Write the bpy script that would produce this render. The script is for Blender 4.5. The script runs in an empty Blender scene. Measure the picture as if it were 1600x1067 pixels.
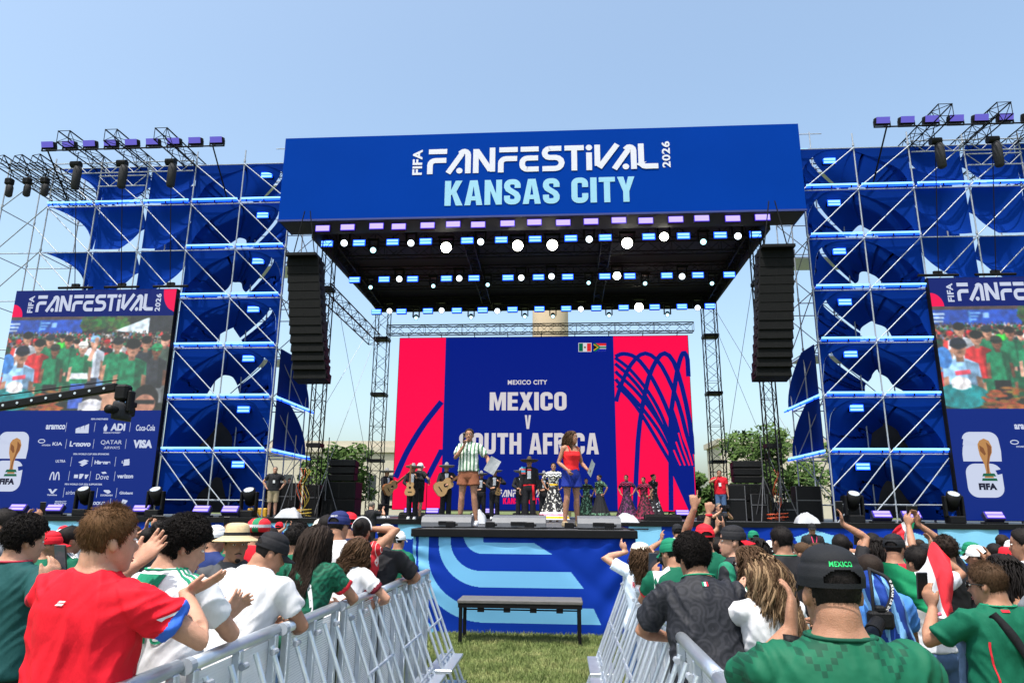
import bpy, bmesh, math, random
import numpy as np
from mathutils import Vector, Matrix, noise
from math import sin, cos, pi, radians, sqrt, atan2, exp
rnd = random.Random(7)
S = bpy.context.scene
COL = S.collection

# ------------------------------------------------------------------ camera, sky, sun, exposure
FPX = 1090.0
PIT, YAW, ROL, EYE = radians(13.66), radians(4.0), radians(0.45), 1.9
_f = Vector((-sin(YAW)*cos(PIT), cos(YAW)*cos(PIT), sin(PIT)))
_r0 = Vector((cos(YAW), sin(YAW), 0)); _u0 = _r0.cross(_f)
_r = _r0*cos(ROL)+_u0*sin(ROL); _u = _u0*cos(ROL)-_r0*sin(ROL)
CAMP = Vector((0, 0, EYE))
cam = bpy.data.objects.new('camera', bpy.data.cameras.new('camera')); COL.objects.link(cam)
cam.matrix_world = Matrix(((_r.x, _u.x, -_f.x, 0), (_r.y, _u.y, -_f.y, 0), (_r.z, _u.z, -_f.z, EYE), (0, 0, 0, 1)))
cam.data.sensor_width = 36; cam.data.lens = FPX/1600*36; cam.data.clip_start = .05; cam.data.clip_end = 3000
S.camera = cam
SUN_EL, SUN_AZ = radians(69), radians(207)          # azimuth of the sun, clockwise from +Y
W = bpy.data.worlds.new('World'); S.world = W; W.use_nodes = True
_n = W.node_tree.nodes; _sky = _n.new('ShaderNodeTexSky'); _sky.sky_type = 'NISHITA'; _sky.sun_disc = False
_sky.sun_elevation = SUN_EL; _sky.sun_rotation = SUN_AZ; _sky.air_density = 1.0; _sky.dust_density = 4.0; _sky.ozone_density = 0.4
_n['Background'].inputs[1].default_value = 0.15
_tint = _n.new('ShaderNodeMix'); _tint.data_type = 'RGBA'; _tint.blend_type = 'MULTIPLY'; _tint.inputs[0].default_value = 1; _tint.inputs[7].default_value = (1.0, 1.06, 1.0, 1)   # tints the sky slightly green
W.node_tree.links.new(_sky.outputs[0], _tint.inputs[6]); W.node_tree.links.new(_tint.outputs[2], _n['Background'].inputs[0])
sun = bpy.data.objects.new('sun', bpy.data.lights.new('sun', 'SUN')); COL.objects.link(sun)
sun.data.energy = 3.1; sun.data.angle = radians(.6); sun.data.color = (1, .955, .89)
sd = Vector((sin(SUN_AZ)*cos(SUN_EL), cos(SUN_AZ)*cos(SUN_EL), sin(SUN_EL)))
sun.rotation_euler = (-sd).to_track_quat('-Z', 'Y').to_euler()
S.view_settings.view_transform = 'Standard'; S.view_settings.look = 'None'; S.view_settings.exposure = 1.0; S.view_settings.gamma = 1

# ------------------------------------------------------------------ helpers
def at(px, py, Y):
    "point of the real place seen at a photo pixel, on the depth Y"
    d = _f*FPX+_r*(px-800)-_u*(py-533.5)
    return CAMP+d*(Y/d.y)
def s2l(c): return tuple((v/255/12.92 if v <= 10.3 else ((v/255+.055)/1.055)**2.4) for v in c)
MATS = {}
def mat(name, rgb, rough=.6, metal=0., var=.12, ns=6., bump=0., bs=40., spec=.5, emit=None, es=1., alpha=1., stretch=None, coord='Object'):
    "principled material; base colour broken up by noise so it is never flat"
    if name in MATS: return MATS[name]
    m = bpy.data.materials.new(name); m.use_nodes = True; t = m.node_tree; n = t.nodes; L = t.links
    b = n['Principled BSDF']; b.inputs['Roughness'].default_value = rough; b.inputs['Metallic'].default_value = metal
    b.inputs['Specular IOR Level'].default_value = spec
    b.inputs['Base Color'].default_value = (*rgb, 1)
    if emit:
        b.inputs['Emission Color'].default_value = (*emit, 1); b.inputs['Emission Strength'].default_value = es
    if var or bump:
        tc = n.new('ShaderNodeTexCoord'); src = tc.outputs[coord]
        if stretch:
            mp = n.new('ShaderNodeMapping'); mp.inputs['Scale'].default_value = stretch; L.new(src, mp.inputs[0]); src = mp.outputs[0]
    if var:
        tx = n.new('ShaderNodeTexNoise'); tx.inputs['Scale'].default_value = ns; tx.inputs['Detail'].default_value = 5; L.new(src, tx.inputs[0])
        mx = n.new('ShaderNodeMix'); mx.data_type = 'RGBA'
        mx.inputs[6].default_value = (*[max(0, c*(1-var)) for c in rgb], 1); mx.inputs[7].default_value = (*[min(1, c*(1+var)) for c in rgb], 1)
        L.new(tx.outputs[0], mx.inputs[0]); L.new(mx.outputs[2], b.inputs['Base Color'])
    if bump:
        t2 = n.new('ShaderNodeTexNoise'); t2.inputs['Scale'].default_value = bs; t2.inputs['Detail'].default_value = 4; L.new(src, t2.inputs[0])
        bp = n.new('ShaderNodeBump'); bp.inputs['Strength'].default_value = bump; bp.inputs['Distance'].default_value = .02
        L.new(t2.outputs[0], bp.inputs['Height']); L.new(bp.outputs[0], b.inputs['Normal'])
    MATS[name] = m
    return m
def emat(name, rgb, es=1.):
    if name in MATS: return MATS[name]
    m = bpy.data.materials.new(name); m.use_nodes = True; b = m.node_tree.nodes['Principled BSDF']
    b.inputs['Base Color'].default_value = (*[c*.03 for c in rgb], 1); b.inputs['Roughness'].default_value = .6; b.inputs['Specular IOR Level'].default_value = .1
    b.inputs['Emission Color'].default_value = (*rgb, 1); b.inputs['Emission Strength'].default_value = es*.86
    MATS[name] = m
    return m
class MB:
    "collects shapes and links them as ONE mesh object"
    def __init__(s): s.v = []; s.f = []; s.mi = []; s.k = 0; s.col = None
    def add(s, v, f, k=None):
        o = len(s.v); s.v += [tuple(p) for p in v]; s.f += [tuple(i+o for i in q) for q in f]; s.mi += [s.k if k is None else k]*len(f); return s
    def box(s, c, d, rot=None, k=None, bev=0):
        hx, hy, hz = d[0]/2, d[1]/2, d[2]/2
        if bev:
            b = min(bev, hx*.9, hy*.9, hz*.9); P = []; F = []
            bm = bmesh.new(); bmesh.ops.create_cube(bm, size=1)
            for v in bm.verts: v.co = (v.co.x*d[0], v.co.y*d[1], v.co.z*d[2])
            bmesh.ops.bevel(bm, geom=bm.edges[:], offset=b, segments=1, affect='EDGES')
            bm.verts.index_update(); P = [v.co.copy() for v in bm.verts]; F = [[v.index for v in q.verts] for q in bm.faces]; bm.free()
        else:
            P = [Vector((x*hx, y*hy, z*hz)) for x in (-1, 1) for y in (-1, 1) for z in (-1, 1)]
            F = [(0, 1, 3, 2), (4, 6, 7, 5), (0, 4, 5, 1), (2, 3, 7, 6), (0, 2, 6, 4), (1, 5, 7, 3)]
        c = Vector(c)
        if rot is not None: P = [rot @ p for p in P]
        return s.add([p+c for p in P], F, k)
    def bar(s, a, b, r, n=6, r2=None, k=None, caps=True):
        a, b = Vector(a), Vector(b); d = (b-a)
        if d.length < 1e-6: return s
        d.normalize(); x = d.orthogonal().normalized(); y = d.cross(x); r2 = r if r2 is None else r2
        P = [a+(x*cos(2*pi*i/n)+y*sin(2*pi*i/n))*r for i in range(n)]+[b+(x*cos(2*pi*i/n)+y*sin(2*pi*i/n))*r2 for i in range(n)]
        F = [(i, (i+1) % n, n+(i+1) % n, n+i) for i in range(n)]
        if caps: F += [tuple(range(n))[::-1], tuple(range(n, 2*n))]
        return s.add(P, F, k)
    def tube(s, pts, r, n=6, k=None, closed=False):
        pts = [Vector(p) for p in pts]; N = len(pts); P = []; F = []; px = None
        for i, p in enumerate(pts):
            a = pts[i-1] if (i or closed) else p; b = pts[(i+1) % N] if (i < N-1 or closed) else p
            d = (b-a).normalized(); x = d.orthogonal().normalized() if px is None else (px-d*px.dot(d))
            if x.length < 1e-5: x = d.orthogonal()
            x.normalize(); px = x; y = d.cross(x); ri = r[i] if isinstance(r, (list, tuple)) else r
            P += [p+(x*cos(2*pi*j/n)+y*sin(2*pi*j/n))*ri for j in range(n)]
        M = N if closed else N-1
        for i in range(M):
            o = i*n; q = ((i+1) % N)*n
            F += [(o+j, o+(j+1) % n, q+(j+1) % n, q+j) for j in range(n)]
        if not closed: F += [tuple(range(n))[::-1], tuple(range((N-1)*n, N*n))]
        return s.add(P, F, k)
    def rings(s, R, cap=True, k=None, closed=True):
        n = len(R[0]); P = [p for q in R for p in q]; F = []
        for i in range(len(R)-1):
            o = i*n; q = o+n
            F += [(o+j, o+(j+1) % n, q+(j+1) % n, q+j) for j in range(n if closed else n-1)]
        if cap: F += [tuple(range(n))[::-1], tuple(range((len(R)-1)*n, len(R)*n))]
        return s.add(P, F, k)
    def lathe(s, prof, c=(0, 0, 0), n=20, k=None, sx=1, sy=1, cap=True):
        c = Vector(c)
        return s.rings([[c+Vector((cos(2*pi*j/n)*r*sx, sin(2*pi*j/n)*r*sy, z)) for j in range(n)] for r, z in prof], cap, k)
    def ell(s, c, r, n=12, m=8, rot=None, k=None):
        c = Vector(c); R = []
        for i in range(m+1):
            t = -pi/2+pi*i/m; q = []
            for j in range(n):
                p = Vector((r[0]*cos(t)*cos(2*pi*j/n), r[1]*cos(t)*sin(2*pi*j/n), r[2]*sin(t)))
                if i in (0, m): p = Vector((r[0]*.02*cos(2*pi*j/n), r[1]*.02*sin(2*pi*j/n), r[2]*sin(t)))
                q.append((rot @ p if rot else p)+c)
            R.append(q)
        return s.rings(R, True, k)
    def prism(s, poly, z0, z1, fn, k=None):
        "polygon (2D) extruded; fn maps (u,v,w) to a point"
        n = len(poly); P = [fn(u, v, z0) for u, v in poly]+[fn(u, v, z1) for u, v in poly]
        return s.add(P, [tuple(range(n))[::-1], tuple(range(n, 2*n))]+[(i, (i+1) % n, n+(i+1) % n, n+i) for i in range(n)], k)
    def grid(s, nu, nv, fn, kfn=None):
        P = [fn(i/nu, j/nv) for j in range(nv+1) for i in range(nu+1)]; o = len(s.v); s.v += [tuple(p) for p in P]
        for j in range(nv):
            for i in range(nu):
                a = o+j*(nu+1)+i; s.f.append((a, a+1, a+nu+2, a+nu+1)); s.mi.append(kfn((i+.5)/nu, (j+.5)/nv) if kfn else s.k)
        return s
    def build(s, name, m=None, parent=None, smooth=False, loc=None, fixn=True):
        me = bpy.data.meshes.new(name); me.from_pydata(s.v, [], s.f)
        for x in (m if isinstance(m, (list, tuple)) else [m]):
            if x: me.materials.append(x)
        if any(s.mi): me.polygons.foreach_set('material_index', s.mi)
        if fixn:
            bm = bmesh.new(); bm.from_mesh(me); bmesh.ops.recalc_face_normals(bm, faces=bm.faces[:]); bm.to_mesh(me); bm.free()
        if smooth: me.polygons.foreach_set('use_smooth', [True]*len(me.polygons))
        me.update()
        return link(name, me, parent, loc)
CH = {}
def link(name, me, parent=None, loc=None):
    o = bpy.data.objects.new(name, me); COL.objects.link(o)
    if parent: o.parent = parent; CH.setdefault(parent, []).append(o)
    if loc is not None: o.location = loc
    return o
def tag(o, label, cat, group=None, kind=None):
    if label: o['label'] = label
    if cat: o['category'] = cat
    if group: o['group'] = group
    if kind: o['kind'] = kind
    return o
def thing(name, label, cat, loc=(0, 0, 0), rz=0, group=None):
    o = bpy.data.objects.new(name, None); COL.objects.link(o); o.location = loc; o.rotation_euler = (0, 0, rz); o.empty_display_size = .1
    return tag(o, label, cat, group)
def struct(o): o['kind'] = 'structure'; return o
def dup(root, loc=None, rz=None, label=None, group=None):
    r = root.copy(); COL.objects.link(r)
    if loc is not None: r.location = loc
    if rz is not None: r.rotation_euler = (0, 0, rz)
    if label: r['label'] = label
    if group: r['group'] = group
    for ch in KIDS(root):
        c = ch.copy(); COL.objects.link(c); c.parent = r; CH.setdefault(r, []).append(c)
        for g in KIDS(ch):
            d = g.copy(); COL.objects.link(d); d.parent = c; CH.setdefault(c, []).append(d)
    return r
def KIDS(o): return list(CH.get(o, []))
ORD = ['leftmost', 'second from the left', 'third from the left', 'fourth from the left', 'fifth from the left', 'sixth from the left', 'seventh from the left', 'eighth from the left', 'ninth from the left', 'tenth from the left', 'eleventh from the left', 'twelfth from the left', 'thirteenth from the left']
def ordl(i, n):
    "words for the i-th of n, counted from the nearer side"
    if i == 0: return 'leftmost'
    if i == n-1: return 'rightmost'
    if i < (n+1)//2: return ORD[i]
    return ORD[n-1-i].replace('left', 'right')
LVL = ['lowest', 'second', 'third', 'fourth', 'fifth', 'sixth', 'topmost']

# ------------------------------------------------------------------ lettering
_tc = {}
def glyphs(txt, bold=0., spacing=1.):
    "vertices and faces of a line of text from the built-in font, height 1, lying in x,y"
    key = (txt, bold, spacing)
    if key in _tc: return _tc[key]
    c = bpy.data.curves.new('lettering', 'FONT'); c.body = txt; c.size = 1; c.offset = bold; c.space_character = spacing; c.resolution_u = 5; c.fill_mode = 'FRONT'; c.extrude = 0
    o = bpy.data.objects.new('lettering', c); COL.objects.link(o)
    dg = bpy.context.evaluated_depsgraph_get(); me = bpy.data.meshes.new_from_object(o.evaluated_get(dg))
    v = [(p.co.x, p.co.y) for p in me.vertices]; f = [tuple(q.vertices) for q in me.polygons]
    bpy.data.objects.remove(o); bpy.data.curves.remove(c); bpy.data.meshes.remove(me)
    _tc[key] = (v, f); return v, f
def letters(mb, txt, x0, x1, z0, z1, fn, bold=0., spacing=1., rot=False, k=None):
    "fit text into a rectangle of a surface; fn maps (u,v) on the surface to a point"
    v, f = glyphs(txt, bold, spacing)
    if not v: return
    ax, bx = min(p[0] for p in v), max(p[0] for p in v); ay, by = min(p[1] for p in v), max(p[1] for p in v)
    P = []
    for x, y in v:
        a = (x-ax)/(bx-ax); b = (y-ay)/(by-ay)
        if rot: a, b = 1-b, a
        P.append(fn(x0+(x1-x0)*a, z0+(z1-z0)*b))
    mb.add(P, f, k)
# heavy block letters for the big headings, drawn on a grid 0..w x 0..10
def stroke(mb, pts, t, fn, k=None, rnd_=True):
    for i in range(len(pts)-1):
        a, b = Vector((*pts[i], 0)), Vector((*pts[i+1], 0)); d = (b-a)
        if d.length < 1e-9: continue
        d.normalize(); nn = Vector((-d.y, d.x, 0))*t/2
        mb.add([fn(*(a-nn)[:2]), fn(*(b-nn)[:2]), fn(*(b+nn)[:2]), fn(*(a+nn)[:2])], [(0, 1, 2, 3)], k)
    if rnd_:
        for i in range(1, len(pts)-1):
            q = [(pts[i][0]+cos(2*pi*j/12)*t/2, pts[i][1]+sin(2*pi*j/12)*t/2) for j in range(12)]
            mb.add([fn(*p) for p in q], [tuple(range(12))], k)
def ribbon(mb, pts, t, fn, k=None):
    "one clean strip along a line, no overlapping faces"
    N = len(pts); P = []
    for i in range(N):
        a = pts[max(0, i-1)]; b = pts[min(N-1, i+1)]; dx, dy = b[0]-a[0], b[1]-a[1]; l = sqrt(dx*dx+dy*dy) or 1
        sc = 1.
        if 0 < i < N-1:
            ux, uy = pts[i][0]-a[0], pts[i][1]-a[1]; ul = sqrt(ux*ux+uy*uy) or 1
            c = abs((-uy/ul)*(-dy/l)+(ux/ul)*(dx/l)); sc = 1/max(c, .5)
        nx, ny = -dy/l*t/2*sc, dx/l*t/2*sc
        P += [fn(pts[i][0]-nx, pts[i][1]-ny), fn(pts[i][0]+nx, pts[i][1]+ny)]
    mb.add(P, [(2*i, 2*i+2, 2*i+3, 2*i+1) for i in range(N-1)], k)
def arcp(cx, cy, r, a0, a1, n=6): return [(cx+r*cos(radians(a0+(a1-a0)*i/n)), cy+r*sin(radians(a0+(a1-a0)*i/n))) for i in range(n+1)]
def festival(mb, x0, x1, z0, z1, fn, k=None):
    "the rounded display wordmark, drawn from strokes; unit height 10"
    T = 2.0; G = []; h = 10
    def F(o): return [[(o+.4, 9), (o+7, 9)], [(o+1, 0)]+[(o+1, 3.2)]+arcp(o+2.8, 3.6, 1.8, 180, 90, 4)+[(o+6.8, 5.4)]]
    def A(o, w=8.4): return [[(o+.3, .2), (o+w-3.4, 7.6)]+arcp(o+w-2.4, 7.4, 1.4, 140, 0, 5)+[(o+w-1, 0)], 'dot', (o+w*.52, 1.1)]
    o = 0; segs = []; dots = []
    segs += F(o); o += 7.2
    a = A(o); segs.append(a[0]); dots.append(a[2]); o += 9.2
    segs.append([(o+1, 0), (o+1, 9.6)]); segs.append([(o+1.3, 9), (o+6.2, 1)]); segs.append([(o+6.9, .4), (o+6.9, 10)]); o += 8.9
    segs += F(o); o += 7.6
    segs += [[(o+.4, 9), (o+6.8, 9)], [(o+6.8, 1)]+[(o+2.6, 1)]+arcp(o+2.8, 2.8, 1.8, 270, 180, 4)+arcp(o+2.8, 3.6, 1.8, 180, 90, 4)+[(o+6.6, 5.4)]]; o += 7.8
    segs.append([(o+7, 9), (o+2.6, 9)]+arcp(o+2.9, 7.2, 1.8, 90, 270, 6)+[(o+4.6, 5.4)]+arcp(o+4.9, 3.2, 2.2, 90, -90, 6)+[(o+.3, 1)]); o += 7.9
    segs += [[(o+.2, 9), (o+7, 9)], [(o+3.6, 8), (o+3.6, 0)]]; o += 7.8
    segs.append([(o+1, 0), (o+1, 7)]); dots.append((o+1, 9)); o += 2.9
    segs += [[(o+1, 10), (o+1, 1.6)], [(o+1.6, .9), (o+8, 10)]]; o += 4.6
    segs += [[(o+2.2, .2), (o+7, 7.4)]+arcp(o+7.6, 7.4, 1.4, 140, 0, 5)+[(o+9, 0)]]; dots.append((o+6.2, 1.1)); o += 10.6
    segs.append([(o+1, 10), (o+1, 2.4)]+arcp(o+2.4, 2.4, 1.4, 180, 270, 3)+[(o+6.8, 1)]); o += 6.8
    fx = lambda u, v: fn(x0+(x1-x0)*u/o, z0+(z1-z0)*v/h)
    for i, q in enumerate(segs): ribbon(mb, q, T, (lambda u, v, e=i*.0006: fx(u, v)-Vector((0, e, 0))), k)
    for d in dots:
        sx = 1.15
        mb.add([fx(d[0]+cos(2*pi*j/12)*sx, d[1]+sin(2*pi*j/12)*sx) for j in range(12)], [tuple(range(12))], k)
# heavy condensed block letters
def _c(*a): return arcp(*a, n=5)
_S = [(4.75, 6.5), (4.75, 7.4)]+_c(3.35, 7.6, 1.4, 0, 90)+_c(2.45, 7.6, 1.4, 90, 180)+[(1.05, 7.0), (1.5, 6.0), (2.9, 5.0), (4.3, 4.0), (4.75, 3.0)]+_c(3.35, 2.4, 1.4, 0, -90)+_c(2.45, 2.4, 1.4, 270, 180)+[(1.05, 3.5)]
_C = [(4.75, 6.2), (4.75, 7.4)]+_c(3.35, 7.6, 1.4, 0, 90)+_c(2.45, 7.6, 1.4, 90, 180)+_c(2.45, 2.4, 1.4, 180, 270)+_c(3.35, 2.4, 1.4, -90, 0)+[(4.75, 3.8)]
_O = [(4.75, 5), (4.75, 7.4)]+_c(3.35, 7.6, 1.4, 0, 90)+_c(2.45, 7.6, 1.4, 90, 180)+_c(2.45, 2.4, 1.4, 180, 270)+_c(3.35, 2.4, 1.4, -90, 0)+[(4.75, 5)]
def _b(a, b, c, d): return [(a, b), (c, b), (c, d), (a, d)]
HEAVY = {'K': (6.3, [_b(0, 0, 2.2, 10), [(2.2, 4.2), (4.1, 5.6), (6.2, 10), (3.8, 10), (2.2, 6.2)], [(2.6, 4.5), (4.0, 0), (6.4, 0), (4.1, 5.6)]], []),
 'A': (6.3, [[(0, 0), (2.1, 0), (3.15, 7.6), (3.15, 10), (1.8, 10)], [(6.3, 0), (4.5, 10), (3.15, 10), (3.15, 7.6), (4.2, 0)], [(2.36, 1.9), (3.94, 1.9), (3.7, 3.6), (2.6, 3.6)]], []),
 'N': (6.1, [_b(0, 0, 2.05, 10), _b(4.05, 0, 6.1, 10), [(2.05, 10), (2.05, 5.6), (4.05, 0), (4.05, 4.4)]], []),
 'S': (5.8, [], [_S]), 'C': (5.8, [], [_C]), 'O': (5.8, [], [_O]), 'U': (5.8, [], [[(1.05, 10)]+_c(2.45, 2.4, 1.4, 180, 270)+_c(3.35, 2.4, 1.4, -90, 0)+[(4.75, 10)]]),
 'I': (2.2, [_b(0, 0, 2.2, 10)], []), 'T': (5.6, [_b(0, 8.1, 5.6, 10), _b(1.75, 0, 3.85, 8.1)], []), 'H': (6, [_b(0, 0, 2.1, 10), _b(3.9, 0, 6, 10), _b(2.1, 4.1, 3.9, 5.9)], []),
 'Y': (6, [[(0, 10), (2.0, 4.0), (4.0, 4.0), (6, 10), (3.8, 10), (3, 6.6), (2.2, 10)], _b(1.95, 0, 4.05, 4.0)], []), 'V': (6, [[(0, 10), (1.8, 0), (4.2, 0), (6, 10), (3.9, 10), (3, 3.4), (2.1, 10)]], []),
 'M': (7.8, [_b(0, 0, 2, 10), _b(5.8, 0, 7.8, 10), [(2, 10), (2, 6.2), (3.3, 0), (4.5, 0), (5.8, 6.2), (5.8, 10), (5.2, 10), (3.9, 4.2), (2.6, 10)]], []),
 'E': (5, [_b(0, 0, 2.1, 10), _b(2.1, 8.1, 5, 10), _b(2.1, 4.1, 4.7, 5.9), _b(2.1, 0, 5, 1.9)], []), 'F': (4.9, [_b(0, 0, 2.1, 10), _b(2.1, 8.1, 4.9, 10), _b(2.1, 4.0, 4.6, 5.9)], []),
 'X': (6.2, [[(0, 0), (2.3, 0), (6.2, 10), (3.9, 10)], [(3.9, 0), (6.2, 0), (4.24, 5), (3.1, 2.1)], [(0, 10), (2.3, 10), (3.1, 7.9), (1.96, 5)]], []),
 'R': (6, [_b(0, 0, 2.1, 10), [(2.5, 4.0), (3.9, 0), (6.1, 0), (4.6, 4.4)]], [[(2.1, 9)]+[(3.3, 9)]+_c(3.4, 7.5, 1.5, 90, -90)+[(2.1, 5.0)]]), ' ': (2.6, [], [])}
def heavy(mb, txt, x0, x1, z0, z1, fn, k=None):
    gap = .75; tot = sum(HEAVY[c][0] for c in txt)+gap*(len(txt)-1); o = 0; e = 0
    for c in txt:
        w, polys, rib = HEAVY[c]
        for P in polys:
            e += 1; F = lambda u, v, e=e, o=o: fn(x0+(x1-x0)*(o+u)/tot, z0+(z1-z0)*v/10)-Vector((0, (e % 3)*.0008, 0))
            mb.add([F(*p) for p in P], [tuple(range(len(P)))], k)
        for P in rib:
            e += 1; F = lambda u, v, e=e, o=o: fn(x0+(x1-x0)*(o+u)/tot, z0+(z1-z0)*v/10)-Vector((0, (e % 3)*.0008, 0))
            ribbon(mb, P, 2.1, F, k)
        o += w+gap
# ------------------------------------------------------------------ materials of the place
DECK = 1.62
blackm = mat('black_metal', (.006, .006, .007), .55, .1, .3, 8, spec=.15)
blackp = mat('black_plastic', (.005, .005, .006), .55, 0, .3, 10, .2, 80, spec=.15)
blackf = mat('black_fabric', (.014, .014, .018), .85, 0, .25, 9)
deckm = mat('stage_deck_grey', (.06, .063, .07), .55, 0, .25, 2.5, .15, 30)
galv = mat('galvanised_steel', (.30, .33, .38), .6, .35, .25, 7, .1, 60)
alum = mat('bare_aluminium', (.60, .64, .70), .36, .85, .18, 9, .08, 70)
white = mat('white_print', (.50, .51, .60), .6, 0, .03, 2)
navy = mat('navy_vinyl', (.0006, .031, .25), .9, 0, .07, .5, .12, 1.2, spec=.02)
bluef = mat('royal_blue_fabric', (.0012, .028, .235), .9, 0, .12, .9, .25, 2.2, spec=.05)
bluesky = mat('pale_blue_print', (.17, .44, .66), .65, 0, .05, 1.5)
thrustb = mat('thrust_blue_fabric', (.0010, .026, .27), .65, 0, .08, .8, spec=.12)
blueled = emat("blue_white_light", (.20, .50, 1.), 1.6)
bluehalo = emat("blue_light_halo", (.008, .07, 1.), 2.2)  # glow colour that stands in for bloom around the lamps
purple = emat("violet_white_light", (.46, .37, 1.), .95)
viol = emat("violet_light_glow", (.08, .03, .8), .5)
hot = emat('warm_white_lamp', (1., .95, .80), 16.)
cool = emat('cool_white_lamp', (.78, .9, 1.), 2.6)
cyanl = emat('pale_cyan_lamp', (.45, .9, 1.), 1.8)

def translucent(m, col, k):
    t = m.node_tree; n = t.nodes; tr = n.new('ShaderNodeBsdfTranslucent'); tr.inputs[0].default_value = (*col, 1); mx = n.new('ShaderNodeMixShader'); mx.inputs[0].default_value = k
    t.links.new(n['Principled BSDF'].outputs[0], mx.inputs[1]); t.links.new(tr.outputs[0], mx.inputs[2]); t.links.new(mx.outputs[0], n['Material Output'].inputs[0])
translucent(bluef, (.006, .05, .36), .18)
# ------------------------------------------------------------------ ground, sky-reaching lawn, grass
gm = bpy.data.materials.new('lawn_soil'); gm.use_nodes = True
def _grass(m, cols, sc):
    t = m.node_tree; n = t.nodes; b = n['Principled BSDF']; b.inputs['Roughness'].default_value = .9; b.inputs['Specular IOR Level'].default_value = .15
    tc = n.new('ShaderNodeTexCoord'); a = n.new('ShaderNodeTexNoise'); a.inputs['Scale'].default_value = sc; a.inputs['Detail'].default_value = 8; a.inputs['Roughness'].default_value = .7
    r = n.new('ShaderNodeValToRGB'); e = r.color_ramp.elements
    e[0].position = .3; e[0].color = (*cols[0], 1); e[1].position = .72; e[1].color = (*cols[2], 1); q = e.new(.5); q.color = (*cols[1], 1)
    t.links.new(tc.outputs['Object'], a.inputs[0]); t.links.new(a.outputs[0], r.inputs[0]); t.links.new(r.outputs[0], b.inputs[0])
_grass(gm, [(.05, .075, .022), (.10, .125, .045), (.17, .17, .08)], 3.5)
struct(MB().grid(60, 60, lambda u, v: (-1500+3000*u, -500+3000*v, 0)).build('lawn_ground', gm))
gb = bpy.data.materials.new('grass_blade'); gb.use_nodes = True
_grass(gb, [(.07, .105, .03), (.14, .18, .06), (.30, .29, .13)], 2.2)
g = MB(); r_ = random.Random(3)
V = []; Fc = []
for i in range(60000):
    x = r_.uniform(-2.9, 2.0); y = r_.uniform(7.2, 12.2)
    h = r_.uniform(.025, .065)*(1+.5*noise.noise(Vector((x*2, y*2, 0)))); a = r_.uniform(0, 6.28); w = r_.uniform(.003, .006)
    lx, ly = r_.gauss(0, .022), r_.gauss(0, .022); o = len(V); c, s_ = cos(a)*w, sin(a)*w
    V += [(x-c, y-s_, 0), (x+c, y+s_, 0), (x+lx*.4+c*.6, y+ly*.4+s_*.6, h*.6), (x+lx*.4-c*.6, y+ly*.4-s_*.6, h*.6), (x+lx, y+ly, h)]
    Fc += [(o, o+1, o+2, o+3), (o+3, o+2, o+4)]
g.add(V, Fc); tag(g.build('grass', gb, fixn=False), 'mown green and straw coloured grass in the gap between the barricades', 'grass', kind='stuff')

# ------------------------------------------------------------------ stage
LX0, LX1 = -34, 27
st = thing('main_stage', 'wide black stage deck with a blue printed skirt, running behind the whole crowd', 'stage', (-.84, 24, 0))
def loc(mb, root): # shift world-built shapes into a thing's own space
    o = root.location; mb.v = [(x-o.x, y-o.y, z-o.z) for x, y, z in mb.v]; return mb
def part(name, mb, m, root, smooth=False): return loc(mb, root).build(name, m, root, smooth)
part('deck', MB().box(((LX0+LX1)/2, 33, DECK-.06), (LX1-LX0, 18, .12)), deckm, st)
part('deck_edge', MB().box(((LX0+LX1)/2, 23.97, DECK-.085), (LX1-LX0, .06, .17)), blackm, st)
def skirt_k(u, v):
    x = LX0+(LX1-LX0)*u; z = v*1.36
    for cx, cz, r in ((1.62, .98, .42), (2.75, 1.3, .55), (-3.9, 1.36, .50), (-2.8, .9, .46), (-5.1, 1.3, .4), (.6, 1.45, .4)):
        if (x-cx)**2+(z-cz)**2 < r*r: return 1
    if x < -9 and ((x*.55+z*1.1+40) % 2.4) < 1.05: return 1
    if -9 <= x < -6.6 and (x+8.4)**2+(z-1.36)**2 < .7: return 1
    if 7 < x < 13.5:
        q = (x-7.4-(1.36-z)*.45) % 2.9
        if z > .2 and q < 1.5 and (z < 1.3-abs(q-.75)*.3): return 1
    if x >= 13.5 and z < .72: return 1
    if 12.0 < x < 13.9 and z > 1.36-(x-12)*.1-.9 : return 1
    return 0
part('skirt', MB().grid(1600, 60, lambda u, v: (LX0+(LX1-LX0)*u, 23.98+.012*sin(u*420)+.01*sin(u*133+v*3), v*1.45), skirt_k), [thrustb, bluesky], st)
# runway that comes forward into the crowd
TX0, TX1, TY = -2.45, 1.21, 11.9
th = thing('runway_stage', 'black runway deck projecting into the crowd, blue skirt with pale blue swooping stripes', 'stage', ((TX0+TX1)/2, TY, 0))
part('deck', MB().box(((TX0+TX1)/2, (TY+23.9)/2, DECK-.055), (TX1-TX0-.04, 23.9-TY-.04, .07)), deckm, th)
part('deck_edge', MB().box(((TX0+TX1)/2, TY-.03, DECK-.075), (TX1-TX0+.06, .07, .13), bev=.01), blackm, th)
for sx in (TX0, TX1): part('side_edge', MB().box((sx, (TY+23.9)/2+.05, DECK-.075), (.06, 23.9-TY-.1, .13)), blackm, th)
def fold(u, v):
    d = .012*sin(v*9+u*3)*(1-v)+.016*noise.noise(Vector((u*2.2, v*2.2, 2)))
    d += .022*exp(-((u+.02)/.10)**2)*sin(v*34+u*26)*(.4+.6*sin(v*3.1)) if u < .3 else 0
    d += .018*exp(-((u-.93)/.09)**2)*sin(v*16-u*40)
    d += .012*exp(-((v-.93)/.05)**2)*sin(u*52+3*sin(u*9))
    d += .014*exp(-((u-.80+v*.5-.25)/.05)**2)
    return d
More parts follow.
